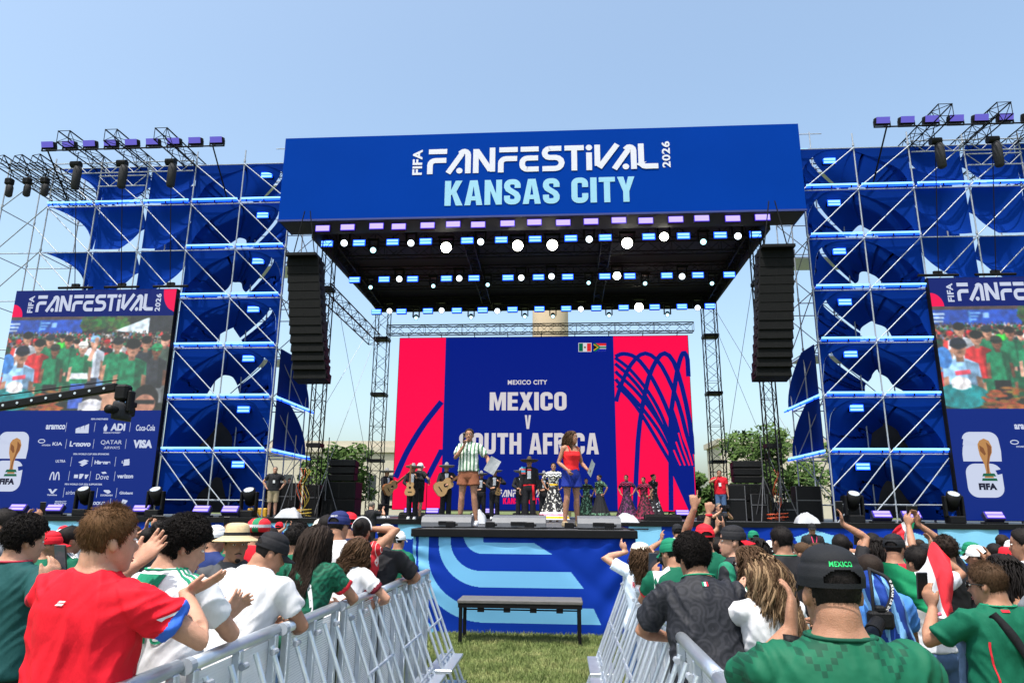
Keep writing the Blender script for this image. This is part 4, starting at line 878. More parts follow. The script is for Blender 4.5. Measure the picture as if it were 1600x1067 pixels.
# ------------------------------------------------------------------ barricades
meshm = bpy.data.materials.new('perforated_sheet'); meshm.use_nodes = True
def _perf(m):
    t = m.node_tree; n = t.nodes; L = t.links; b = n['Principled BSDF']; b.inputs['Base Color'].default_value = (.80, .81, .84, 1); b.inputs['Metallic'].default_value = .15; b.inputs['Roughness'].default_value = .42
    tc = n.new('ShaderNodeTexCoord'); sx = n.new('ShaderNodeSeparateXYZ'); L.new(tc.outputs['Object'], sx.inputs[0])
    def md(op, a, v=None, c=None):
        q = n.new('ShaderNodeMath'); q.operation = op; L.new(a, q.inputs[0])
        if v is not None: q.inputs[1].default_value = v
        if c is not None: L.new(c, q.inputs[1])
        return q.outputs[0]
    y = md('MULTIPLY', sx.outputs[1], 62.); z = md('MULTIPLY', sx.outputs[2], 62.)
    row = md('FLOOR', z); sh = md('MULTIPLY', row, .5); yy = md('ADD', y, c=sh)
    fy = md('SUBTRACT', md('FRACT', yy), .5); fz = md('SUBTRACT', md('FRACT', z), .5)
    r = md('ADD', md('MULTIPLY', fy, c=fy), c=md('MULTIPLY', fz, c=fz)); hole = md('LESS_THAN', r, .085)
    tr = n.new('ShaderNodeBsdfTransparent'); mx = n.new('ShaderNodeMixShader'); L.new(hole, mx.inputs[0]); L.new(b.outputs[0], mx.inputs[1]); L.new(tr.outputs[0], mx.inputs[2]); L.new(mx.outputs[0], n['Material Output'].inputs[0])
_perf(meshm)
def barricade(sx):
    "one unit in its own space: top rail along y, braces towards +x*sx (the alley)"
    t = bpy.data.objects.new('crowd_barricade', None); COL.objects.link(t); t.empty_display_size = .1
    Lh = .5
    MB().tube([(0, -.522, 1.2), (0, -.2, 1.2), (0, .2, 1.2), (0, .522, 1.2)], .034, 12).build('top_rail', alum, t, True)
    MB().add([(-.01*sx, -Lh+.03, .06), (-.01*sx, Lh-.03, .06), (-.01*sx, Lh-.03, 1.15), (-.01*sx, -Lh+.03, 1.15), (-.014*sx, -Lh+.03, .06), (-.014*sx, Lh-.03, .06), (-.014*sx, Lh-.03, 1.15), (-.014*sx, -Lh+.03, 1.15)], [(0, 1, 2, 3), (7, 6, 5, 4)]).build('perforated_sheet', meshm, t)
    for y in (-Lh+.03, 0, Lh-.03): MB().box((.012*sx, y, .6), (.045, .05, 1.16), bev=.006).build('post', alum, t)
    for y in (-Lh+.12, -.12, .18, Lh-.1): MB().bar((.03*sx, y, 1.13), (.46*sx, y+.02, .05), .0155, 8).build('brace', alum, t)
    q = MB().bar((.20*sx, -Lh+.1, .70), (.20*sx, Lh-.1, .70), .014, 6).bar((.33*sx, -Lh+.1, .38), (.33*sx, Lh-.1, .38), .014, 6); q.build('brace_tie', alum, t)
    MB().box((.33*sx, 0, .31), (.26, 2*Lh-.12, .035), bev=.005).build('step', alum, t)
    MB().box((.23*sx, 0, .03), (.55, 2*Lh-.06, .025), bev=.005).build('foot_plate', alum, t)
    for y in (-Lh+.12, 0, Lh-.1): MB().bar((.05*sx, y-.03, 1.1), (.05*sx, y+.03, 1.1), .018, 8).build('bolt', galv, t)
    MB().bar((0, -.525, 1.2), (0, -.475, 1.2), .037, 14).build('rail_sleeve', galv, t); return t
for sx, X0, X1, nm in ((1, -1.78, -1.58, 'left'), (-1, .66, .74, 'right')):
    base = barricade(sx); n = 7
    for i in range(n):
        y = 1.75+i*1.05; x = X0+(X1-X0)*i/(n-1)
        o = base if i == 0 else dup(base)
        o.location = (x, y, 0); tag(o, 'silver barricade with slanted braces on the %s side of the gap, %s from camera' % (nm, ['nearest', 'second', 'third', 'fourth', 'fifth', 'sixth', 'farthest'][i]), 'barricade', 'aluminium barricades along the gap')
# ------------------------------------------------------------------ background : buildings, monument, trees
stone = mat('pale_limestone', (.42, .38, .31), .9, 0, .12, .3, .2, 2)
t = thing('museum_building', 'long pale limestone building far behind the left of the stage', 'building', (-45, 130, 0))
part('wall', MB().box((-43, 136, 6.2), (30, 12, 12.4)), stone, t); part('cornice', MB().box((-43, 136, 12.9), (31, 13, 1.0)), stone, t); part('parapet', MB().box((-43, 136, 14), (28, 11, 1.2)), stone, t)
dk = mat('dark_glass', (.03, .035, .04), .2)
for i in range(7): part('window', MB().box((-55+i*4, 129.96, 6), (1.6, .1, 4.5)), dk, t)
t = thing('museum_building', 'pale limestone building far behind the right of the stage, half hidden by a tree', 'building', (36, 130, 0))
part('wall', MB().box((41, 136, 7), (24, 12, 14)), stone, t); part('cornice', MB().box((41, 136, 14.5), (25, 13, 1.0)), stone, t)
for i in range(5): part('window', MB().box((33+i*4, 129.96, 6), (1.6, .1, 4.5)), dk, t)
t = thing('memorial_tower', 'tall tan stone tower far behind the stage, glimpsed between the roof and the big screen', 'tower', (-2, 150, 0))
q = MB()
for k in range(4): a = pi/4+k*pi/2; q.box((-2+2.6*cos(a), 152+2.6*sin(a), 26), (2.3, 2.3, 52), Matrix.Rotation(a, 3, 'Z'))
part('pylon', q, mat('tan_limestone', (.50, .39, .28), .9, 0, .12, .2, .2, 1), t)
part('shaft', MB().lathe([(4.2, 0), (4.0, 50), (3.7, 52), (3.2, 53)], (-2, 152, 0), 24), MATS['tan_limestone'], t, True)
leafm = bpy.data.materials.new('leaves'); leafm.use_nodes = True; _grass(leafm, [(.022, .045, .012), (.045, .085, .02), (.09, .14, .035)], .5)
barkm = mat('bark', (.10, .075, .05), .9, 0, .3, 3, .5, 12)
def tree(x, y, h, w, lab, seed, n=2600, ls=.22):
    r = random.Random(seed); t = thing('tree', lab, 'tree', (x, y, 0)); tr = MB(); tips = []
    tr.tube([(0, 0, 0), (.1, 0, h*.2), (-.05, .1, h*.4), (.05, 0, h*.7)], [.05*h*.45, .036*h*.5, .025*h*.5, .01*h*.4], 8)
    for i in range(11):
        a = r.uniform(0, 6.28); z = h*r.uniform(.28, .6); l = w*r.uniform(.5, .95); e = Vector((cos(a)*l, sin(a)*l, z+h*r.uniform(.1, .36)))
        tr.tube([(0, 0, z), (e.x*.5, e.y*.5, z+(e.z-z)*.35), e], [.010*h, .006*h, .002*h], 5); tips.append(e)
    tr.build('trunk', barkm, t, True)
    cl = [(e, w*r.uniform(.28, .45)) for e in tips]+[(Vector((r.gauss(0, w*.35), r.gauss(0, w*.35), h*r.uniform(.5, .92))), w*r.uniform(.25, .45)) for _ in range(12)]
    V = []; F = []
    for i in range(n):
        c, R_ = cl[r.randrange(len(cl))]; d = Vector((r.gauss(0, 1), r.gauss(0, 1), r.gauss(0, 1))).normalized()*R_*r.uniform(.55, 1.05); d.z *= .75; p = c+d
        u = Vector((r.gauss(0, 1), r.gauss(0, 1), r.gauss(0, .6))).normalized(); v = u.orthogonal().normalized(); s = ls*r.uniform(.6, 1.3); o = len(V)
        V += [p-u*s, p+v*s*.45, p+u*s, p-v*s*.45]; F.append((o, o+1, o+2, o+3))
    MB().add(V, F).build('crown', leafm, t, fixn=False)
tree(-22.5, 44, 6.5, 2.4, 'green leafy tree behind the stage beside the left ground stack', 1); tree(-15.2, 48, 6.4, 2.4, 'green leafy tree left of the big screen, behind the rear truss column', 2)
tree(12.9, 45, 7.0, 2.9, 'large green leafy tree behind the right ground stack', 3, 3600); tree(9.2, 50, 4.6, 1.8, 'small green tree just right of the big screen', 4); tree(19.5, 48, 6.8, 3, 'green leafy tree seen through the right tower', 5)
tree(-48, 46, 11.2, 4.2, 'dark green tree at the left edge beyond the left side screen', 6, 3200); tree(-55, 58, 10, 4.5, 'green tree at the far left edge, half hidden behind another', 8)
# guy lines beside the screen
for i, (a, b) in enumerate((((-8.9, 33, 11.6), (-11.6, 27.5, 2)), ((-9, 25.4, 11.5), (-8.9, 33, 3)), ((-8.9, 33.2, 11), (-10.6, 30, 2)), ((7.45, 33, 11.6), (10.2, 27.5, 2)), ((7.5, 25.4, 11.5), (7.5, 33, 4)), ((7.4, 33.2, 11), (9.4, 30, 2)), ((-23.2, 25, 14), (-22.3, 23, 0)), ((-22.9, 25, 13), (-22.0, 22.5, 0)))):
    tag(MB().bar((0, 0, 0), Vector(b)-Vector(a), .011, 4).build('guy_line', galv, None, loc=a), 'thin steel guy line %s, %s' % ('left of the big screen' if i < 3 else 'right of the big screen' if i < 6 else 'beyond the left side screen', ['first', 'second', 'third'][i % 3]), 'guy line', 'guy lines')
# ------------------------------------------------------------------ people : one body builder for everyone
TMP = bpy.data.scenes.new('tmp')
def remesh(mb, voxel, smooth=2, fac=.5):
    me = bpy.data.meshes.new('t'); me.from_pydata(mb.v, [], mb.f)
    bm = bmesh.new(); bm.from_mesh(me); bmesh.ops.recalc_face_normals(bm, faces=bm.faces[:]); bm.to_mesh(me); bm.free()
    o = bpy.data.objects.new('t', me); TMP.collection.objects.link(o)
    m = o.modifiers.new('r', 'REMESH'); m.mode = 'VOXEL'; m.voxel_size = voxel; m.use_smooth_shade = True
    if smooth: s = o.modifiers.new('s', 'SMOOTH'); s.iterations = smooth; s.factor = fac
    TMP.view_layers[0].update(); dg = TMP.view_layers[0].depsgraph
    r = bpy.data.meshes.new_from_object(o.evaluated_get(dg)); bpy.data.objects.remove(o); bpy.data.meshes.remove(me)
    return r
def coords(me): a = np.empty(len(me.vertices)*3, np.float32); me.vertices.foreach_get('co', a); return a.reshape(-1, 3)
def setco(me, a): me.vertices.foreach_set('co', np.ascontiguousarray(a, np.float32).ravel()); me.update()
def normals(me): a = np.empty(len(me.vertices)*3, np.float32); me.vertices.foreach_get('normal', a); return a.reshape(-1, 3)
HEADP = [(-.120, .004, .062, .040), (-.118, .020, .070, .026), (-.108, .036, .083, .006), (-.09, .048, .089, -.015), (-.065, .058, .091, -.042), (-.04, .064, .092, -.064), (-.01, .070, .093, -.083),
         (.02, .074, .095, -.094), (.05, .0755, .095, -.097), (.075, .070, .085, -.090), (.10, .052, .061, -.066), (.114, .028, .031, -.036), (.119, .004, .004, -.006)]
def headring(z):
    for i in range(len(HEADP)-1):
        a, b = HEADP[i], HEADP[i+1]
        if a[0] <= z <= b[0]+1e-9:
            t = (z-a[0])/(b[0]-a[0]); t = min(1, max(0, t)); return [a[k]+(b[k]-a[k])*t for k in (1, 2, 3)]
    return list(HEADP[-1][1:])
HZ = [-.120, -.116, -.108, -.098, -.088, -.076, -.064, -.052, -.040, -.028, -.016, -.004, .008, .020, .032, .044, .056, .068, .08, .09, .10, .108, .114, .1175, .119]
def headpt(z, th):
    a, yf, yb = headring(z); x = a*cos(th); s = sin(th); yc = (yf+yb)*.5-.005 if True else 0
    y = yc+((yf-yc) if s > 0 else (yc-yb))*s
    return Vector((x, y, z))
def facept(z, th):
    p = headpt(z, th)
    if p.y > .02:
        g = lambda x0, z0, sx, sz: exp(-((p.x-x0)/sx)**2-((p.z-z0)/sz)**2)
        d = .026*g(0, -.030, .011, .016)+.014*g(0, -.008, .009, .022)+.006*(g(.03, .026, .026, .010)+g(-.03, .026, .026, .010))
        d -= .011*(g(.031, .008, .018, .012)+g(-.031, .008, .018, .012)); d += .008*g(0, -.062, .022, .007)+.007*g(0, -.078, .019, .006)-.005*g(0, -.070, .024, .003)+.008*g(0, -.105, .02, .012)
        d += .005*(g(.045, -.03, .02, .02)+g(-.045, -.03, .02, .02)); p.y += d
    return p
def hairline(th):
    "height of the hairline on the head at the angle th (pi/2 is the face)"
    a = abs(math.degrees(atan2(cos(th), sin(th))))   # 0 face .. 180 nape
    T = [(0, .078), (35, .070), (52, .045), (70, .020), (82, -.012), (93, .012), (108, .008), (120, -.040), (140, -.062), (180, -.068)]
    for i in range(len(T)-1):
        if a <= T[i+1][0]: t = (a-T[i][0])/(T[i+1][0]-T[i][0]); return T[i][1]+(T[i+1][1]-T[i][1])*t
    return T[-1][1]
NTH_ = 44
def head_rings(fn): return [[fn(z, 2*pi*j/NTH_) for j in range(NTH_)] for z in HZ]
def rotm(yaw=0, pitch=0, roll=0): return Matrix.Rotation(yaw, 3, 'Z') @ Matrix.Rotation(roll, 3, 'Y') @ Matrix.Rotation(-pitch, 3, 'X')
TOR_M = [(.80, .09, .085, 0), (.85, .155, .115, -.005), (.92, .170, .122, -.008), (1.0, .160, .108, 0), (1.08, .150, .102, .004), (1.18, .160, .110, .004), (1.28, .178, .118, .0), (1.36, .184, .112, -.006), (1.41, .176, .095, -.010), (1.445, .142, .080, -.014), (1.475, .100, .070, -.016), (1.50, .072, .064, -.014), (1.53, .060, .060, -.006)]
TOR_F = [(.80, .09, .085, 0), (.85, .165, .115, -.01), (.92, .178, .122, -.012), (1.0, .155, .102, -.002), (1.08, .128, .090, .004), (1.18, .142, .098, .006), (1.27, .158, .118, .014), (1.35, .162, .104, .0), (1.40, .152, .086, -.006), (1.44, .118, .068, -.012), (1.47, .080, .058, -.014), (1.50, .058, .054, -.012), (1.53, .050, .051, -.006)]
LEGW = [(.0, .090, .095), (.25, .083, .09), (.5, .068, .072), (.85, .054, .058), (1, .053, .056)]
SK = {}
def skin(nm, rgb):
    if nm not in SK:
        m = mat('skin_'+nm, rgb, .58, 0, .30, 26, .2, 240, spec=.28); b = m.node_tree.nodes['Principled BSDF']; b.inputs['Subsurface Weight'].default_value = .12; b.inputs['Subsurface Radius'].default_value = (.02, .008, .004); SK[nm] = m
    return SK[nm]
skin('light', (.42, .225, .155)); skin('tan', (.31, .155, .098)); skin('brown', (.22, .105, .062)); skin('deep', (.10, .048, .03))
def hairmat(nm, rgb, var=.45):
    return mat('hair_'+nm, rgb, .65, 0, var, 55, .25, 160, spec=.12)
hairmat('black', (.010, .008, .008)); hairmat('dark', (.020, .013, .010)); hairmat('brown', (.055, .030, .016)); hairmat('auburn', (.13, .063, .026)); hairmat('grey', (.12, .11, .10))
def IK(S, Wt, l1, l2, pole):
    d = Wt-S; L = d.length; 
    if L > (l1+l2)*.995: Wt = S+d*((l1+l2)*.995/L); d = Wt-S; L = d.length
    if L < abs(l1-l2)+.02: Wt = S+d.normalized()*(abs(l1-l2)+.05); d = Wt-S; L = d.length
    u = d/L; a = (l1*l1-l2*l2+L*L)/(2*L); h = sqrt(max(0, l1*l1-a*a)); p = Vector(pole); p = p-u*p.dot(u)
    if p.length < 1e-4: p = u.orthogonal()
    return S+u*a+p.normalized()*h, Wt
def hand(mb, Wp, D, N, side, curl=.35, spread=.09, k=1., thumb=.6, point=False):
    D = D.normalized(); N = (N-D*N.dot(D)).normalized(); U = D.cross(N)*side
    R = []
    for t, a, b in ((-.02, .026, .021), (.0, .027, .020), (.03, .036, .019), (.06, .042, .017), (.085, .042, .015), (.1, .036, .011)):
        c = Wp+D*t*k; R.append([c+(U*cos(q)*a+N*sin(q)*b)*k for q in [2*pi*i/12 for i in range(12)]])
    mb.rings(R)
    for i, (u, l, r) in enumerate(((.031, .072, .0088), (.0105, .080, .0092), (-.0105, .074, .0088), (-.030, .058, .0078))):
        b = Wp+(D*.088+U*u)*k; d = (D+U*(1.5-i)*spread).normalized(); pts = [b-d*.02*k]; p = b; cu = curl*(1+.12*(i-1))
        if point: cu = .05 if i == 0 else 1.25
        for j, f in enumerate((.45, .3, .25)):
            pts.append(p); ang = cu*(.7, 1.1, .8)[j]; ax = d.cross(N); 
            d = (d*cos(ang)+N*sin(ang)).normalized(); N2 = N; p = p+d*l*f*k
        pts.append(p); mb.tube(pts, [r*k*1.0, r*k*1.05, r*k, r*k*.95, r*k*.8], 8)
    b = Wp+(D*.022+U*.024)*k; d = (U*.75+D*.75+N*.25*thumb).normalized(); d2 = (U*.35+D*.95+N*.35*thumb).normalized()
    mb.tube([b-d*.01*k, b+d*.034*k, b+(d*.034+d2*.03)*k, b+(d*.034+d2*.054)*k], [.0145*k, .0125*k, .0105*k, .008*k], 8)
POSES = {'down': ((.25, .03, .84), (.3, -1, 0), None, .4), 'phone': ((.09, .36, 1.48), (.55, -.2, -1), (-.15, .15, 1), .7), 'up': ((.26, .10, 2.02), (1, -.2, 0), None, .25), 'clap': ((.10, .34, 1.24), (.7, -.3, -1), (-.35, .5, .75), .2),
         'rail': ((.02, .36, 1.13), (1, -.2, .1), None, .5), 'hip': ((.24, -.02, .98), (1, -.4, 0), (-.6, .3, -.6), .5), 'fold': ((-.06, .22, 1.16), (1, -.2, -.3), None, .5), 'front': ((.08, .27, 1.02), (.8, -.5, 0), None, .5)}
class Fig: pass
from mathutils.bvhtree import BVHTree
def figure(h=1.75, fem=False, w=1., fat=0., lean=0., side=0., head=(0, 0, 0), armR='down', armL='down', legs=0., vox=.012, sh=1., child=1.):
    "works out the skeleton; returns a Fig with transforms and joints (unit height 1.75)"
    f = Fig(); f.h = h; f.k = h/1.75; f.fem = fem; f.w = w; f.fat = fat; f.vox = vox/ f.k; f.sh = sh
    piv = Vector((0, 0, .95)); Rl = Matrix.Rotation(side, 3, 'Y') @ Matrix.Rotation(-lean, 3, 'X')
    f.T = lambda p: (piv+Rl @ (Vector(p)-piv)) if p[2] > .95 else (Vector(p) if p[2] < .8 else Vector(p).lerp(piv+Rl @ (Vector(p)-piv), (p[2]-.8)/.15))
    f.Rl = Rl; nb = f.T((0, -.012, 1.50)); Rh = Rl.lerp(Matrix.Identity(3), .5) if abs(lean) > .05 else Rl
    f.Rh = rotm(*head) @ Rh.normalized(); f.hc = nb+f.Rh @ Vector((0, .030, .104)); f.nb = nb
    sx = (.155 if fem else .178)*w*sh; f.arms = {}
    for s, a in ((1, armR), (-1, armL)):
        a = POSES[a] if isinstance(a, str) else a
        t, pole, hd, curl = (list(a)+[None, .35])[:4] if len(a) < 4 else a[:4]
        Wt = Vector((t[0]*s, t[1], t[2])); pole = Vector((pole[0]*s, pole[1], pole[2]))
        Sh = f.T((sx*s, -.008, 1.415)); 
        if Wt.z > 1.6: Sh = Sh+Vector((-.012*s, 0, .03))
        E, Wt = IK(Sh, Wt, .295, .262, pole)
        D = (Wt-E).normalized() if hd is None else Vector((hd[0]*s, hd[1], hd[2])).normalized()
        pn = Vector(a[4]) if len(a) > 4 and a[4] is not None else Vector((-s, .25, -.1)); 
        if len(a) > 4 and a[4] is not None: pn = Vector((a[4][0]*s, a[4][1], a[4][2]))
        f.arms[s] = (Sh, E, Wt, D, pn, curl, a[5] if len(a) > 5 else False)
    f.hip = [(s, Vector((.088*s, 0, .88)), Vector(((.098+legs*.35)*s, .012+.0*s, .48)), Vector(((.10+legs)*s, -.02, .085))) for s in (1, -1)]
    return f
def torso_tab(f): 
    out = []
    for z, a, b, y in (TOR_F if f.fem else TOR_M):
        g = exp(-((z-1.06)/.13)**2)*f.fat; sc = f.w if z < 1.45 else 1+(f.w-1)*.3
        if z > 1.2: sc *= 1+(f.sh-1)*min(1, (z-1.2)/.12)
        out.append((z, (a+g*.75)*sc, b*(.5+.5*f.w)+g*.9, y+g*.5))
    return out
def sub(tab, n=3):
    o = []
    for i in range(len(tab)-1):
        for j in range(n): t = j/n; o.append(tuple(a+(b-a)*t for a, b in zip(tab[i], tab[i+1])))
    return o+[tab[-1]]
def ell_ring(f, z, a, b, y, n=24, e=.85):
    R = []
    for j in range(n):
        c, s = cos(2*pi*j/n), sin(2*pi*j/n); R.append(f.T((a*abs(c)**e*(1 if c > 0 else -1), y+b*abs(s)**e*(1 if s > 0 else -1), z)))
    return R
def body(f, root, m, hands=True, face=False):
    mb = MB(); mb.rings([ell_ring(f, *r) for r in sub(torso_tab(f), 2)])
    nr = .050 if f.fem else .060
    mb.tube([f.nb-Vector((0, 0, .06)), f.nb, f.hc+f.Rh @ Vector((0, -.032, -.05)), f.hc+f.Rh @ Vector((0, -.02, -.0))], [nr*1.35, nr*1.06, nr*1.0, nr*.9], 16)
    mb.rings(head_rings(lambda z, t: f.hc+f.Rh @ facept(z, t)))
    for s in (1, -1):
        mb.ell(f.hc+f.Rh @ Vector((.0755*s, -.010, -.008)), (.009, .015, .027), 12, 8, f.Rh @ Matrix.Rotation(-.35*s, 3, 'Z') @ Matrix.Rotation(.2, 3, 'X'))
    aw = .88 if f.fem else 1.; aw *= .6+.4*f.w
    for s, (S, E, Wt, D, pn, curl, pt) in f.arms.items():
        q = bez([(0, 0), (1, 1)], 2)
        P = [S+(Vector((-.08*s, 0, -.005))), S+(Vector((-.03*s, 0, .0))), S.lerp(E, .05), S.lerp(E, .35), S.lerp(E, .7), E, E.lerp(Wt, .25), E.lerp(Wt, .6), E.lerp(Wt, .9), Wt]
        mb.tube(P, [r*aw for r in (.045, .058, .061, .050, .044, .040, .044, .037, .029, .027)], 14)
        if hands: hand(mb, Wt, D, pn, s if True else 1, curl, k=.96 if f.fem else 1.04, point=pt)
        else: mb.ell(Wt+D*.07, (.03, .03, .08), 8, 6, D.to_track_quat('Z', 'Y').to_matrix())
    for s, H, K, A in f.hip:
        P = []; rr = []
        for t, r, _ in LEGW: P.append(H.lerp(K, t)); rr.append(r*(.9+.1*f.w))
        P += [K.lerp(A, .25)+Vector((0, -.012, 0)), K.lerp(A, .55)+Vector((0, -.008, 0)), K.lerp(A, .85), A]; rr += [.057, .048, .036, .036]
        mb.tube(P, rr, 14); mb.rings([[A+Vector((cos(q)*a, .02+y+sin(q)*b, z)) for q in [2*pi*i/12 for i in range(12)]] for a, b, y, z in ((.035, .06, .0, -.02), (.042, .11, .045, -.05), (.045, .125, .055, -.078), (.04, .12, .055, -.085))])
    me = remesh(mb, f.vox, 2); a = coords(me)*f.k; setco(me, a); me.name = 'body'; me.materials.append(m)
    o = link('body', me, root); f.body = o
    return o
def place(f, mb): mb.v = [tuple(Vector(p)*f.k) for p in mb.v]; return mb
def folds(me, amp, sc=(5.5, 5.5, 3.), seed=0):
    "creases: soft sagging waves, and sharper slanted ridges near the arms and waist"
    a = coords(me); n = normals(me); d = np.empty(len(a), np.float32); o = seed*3.7
    for i, p in enumerate(a):
        x, y, z = p; w = noise.noise(Vector((x*3+o, y*3, z*2)))
        q = Vector((x*sc[0]+o, y*sc[1]+w, z*sc[2]+abs(x)*4)); v = noise.noise(q+Vector((0, 0, w*1.5)))
        r = Vector((x*3+o+9, y*3, z*11-abs(x)*14+w*2)); u = noise.noise(r); k = min(1, max(.25, abs(x)*5))
        d[i] = (.75-abs(v)*2.6)*.6+(.55-abs(u)*2.4)*.75*k+.25*noise.noise(q*3)
    setco(me, a+n*(np.maximum(d, -.3)*amp)[:, None])
def shirt(f, root, m, hem=.86, sleeve=.62, ease=.014, amp=.006, name='shirt', cuff=None, collar=None, seed=1, vn=1.500, loose=0., extra=None):
    mb = MB(); R = []
    tab = [r for r in sub(torso_tab(f), 2) if hem <= r[0] <= vn]; mw = max(a for z, a, b, y in tab if z > 1.2)
    for z, a, b, y in tab:
        t = min(1, max(0, (1.25-z)/.25)); e = ease+.02*t*loose
        if not f.fem or loose > .5: a = max(a, mw*(.93 if z < 1.3 else 0))*1.0 if z < 1.3 and z > .84 else a; b = max(b, .112 if z < 1.3 else 0)
        nk = max(0, (z-1.44)/.06); R.append(ell_ring(f, z, a+e*(1-.4*nk), b+e*(1-.4*nk), y, 30))
    mb.rings(R)
    if sleeve:
        aw = (.88 if f.fem else 1.)*(.6+.4*f.w)
        for s, (S, E, Wt, D, pn, c, pt) in f.arms.items():
            P = [S+Vector((-.10*s, 0, -.005)), S+Vector((-.04*s, 0, -.004)), S+(E-S)*.06]; rr = [.050*aw, .068*aw, .073*aw]
            if sleeve <= 1:
                for t in (.25, .5, .75, 1): P.append(S.lerp(E, sleeve*t)); rr.append((.070-.008*t)*aw+.004*t+ease*.4)
            else:
                P += [S.lerp(E, .4), S.lerp(E, .8), E, E.lerp(Wt, .3), E.lerp(Wt, .7), E.lerp(Wt, sleeve-1)]; rr += [x+ease*.6 for x in (.056*aw, .05*aw, .047*aw, .049*aw, .042*aw, .036*aw)]
            mb.tube(P, rr, 18)
    if extra: extra(mb)
    me = remesh(mb, f.vox*1.15, int(4+.03/f.vox)); setco(me, coords(me)*f.k)
    me.materials.append(m)
    if cuff and sleeve and sleeve <= 1:
        me.materials.append(cuff); c0 = coords(me)/f.k; fc = np.array([c0[list(p.vertices)].mean(0) for p in me.polygons]); mi = np.zeros(len(fc), np.int32)
        for s, (S, E, *_r_) in f.arms.items():
            S_, d = np.array(S), np.array(E-S); L2 = d @ d; t = (fc-S_) @ d/L2; q = np.linalg.norm(fc-S_-t[:, None]*d, axis=1); mi[(t > sleeve-.11) & (t < sleeve+.2) & (q < .11)] = 1
        me.polygons.foreach_set('material_index', mi)
    if amp: folds(me, amp, seed=seed)
    me.name = name; o = link(name, me, root)
    if collar:
        z = vn-.004; t = [r for r in sub(torso_tab(f), 6)]; z_, a, b, y = min(t, key=lambda r: abs(r[0]-z)); q = MB()
        q.tube([p+Vector((0, 0, .002)) for p in ell_ring(f, z, a+ease*.6+.002, b+ease*.6+.002, y, 28)], .0055, 8, closed=True); place(f, q).build('collar', collar, o, True)
    return o
def trousers(f, root, m, top=1.0, cut=2., ease=.012, name='trousers', flare=0., amp=.004):
    "cut: 1 = to the knee, 2 = full length"
    mb = MB(); mb.rings([ell_ring(f, z, a+ease, b+ease, y) for z, a, b, y in sub(torso_tab(f), 2) if .79 <= z <= top])
    for s, H, K, A in f.hip:
        P = [H+Vector((0, 0, .02))]; rr = [.095+ease]
        if cut <= 1: 
            for t in (.33, .66, 1): P.append(H.lerp(K, cut*t)); rr.append(.092-.02*t*cut+ease+flare*t)
        else: P += [H.lerp(K, .5), K, K.lerp(A, .5), K.lerp(A, cut-1.05)]; rr += [.078+ease, .066+ease+flare*.3, .060+ease+flare*.6, .058+ease+flare]
        mb.tube(P, rr, 16)
    me = remesh(mb, max(.011, f.vox*1.3), 3); setco(me, coords(me)*f.k)
    if amp: folds(me, amp, seed=4)
    me.name = name; me.materials.append(m); return link(name, me, root)
def shoes(f, root, m, name='shoe'):
    for s, H, K, A in f.hip:
        q = MB(); q.rings([[Vector((A.x, A.y, 0))+Vector((cos(t)*a, y+sin(t)*b, z)) for t in [2*pi*i/14 for i in range(14)]] for a, b, y, z in ((.044, .135, .052, .0), (.05, .142, .052, .02), (.048, .135, .05, .045), (.042, .09, .02, .075), (.04, .055, -.005, .10))]); place(f, q).build(name, m, root, True)
def hd(f, p): return (f.hc+f.Rh @ Vector(p))*f.k
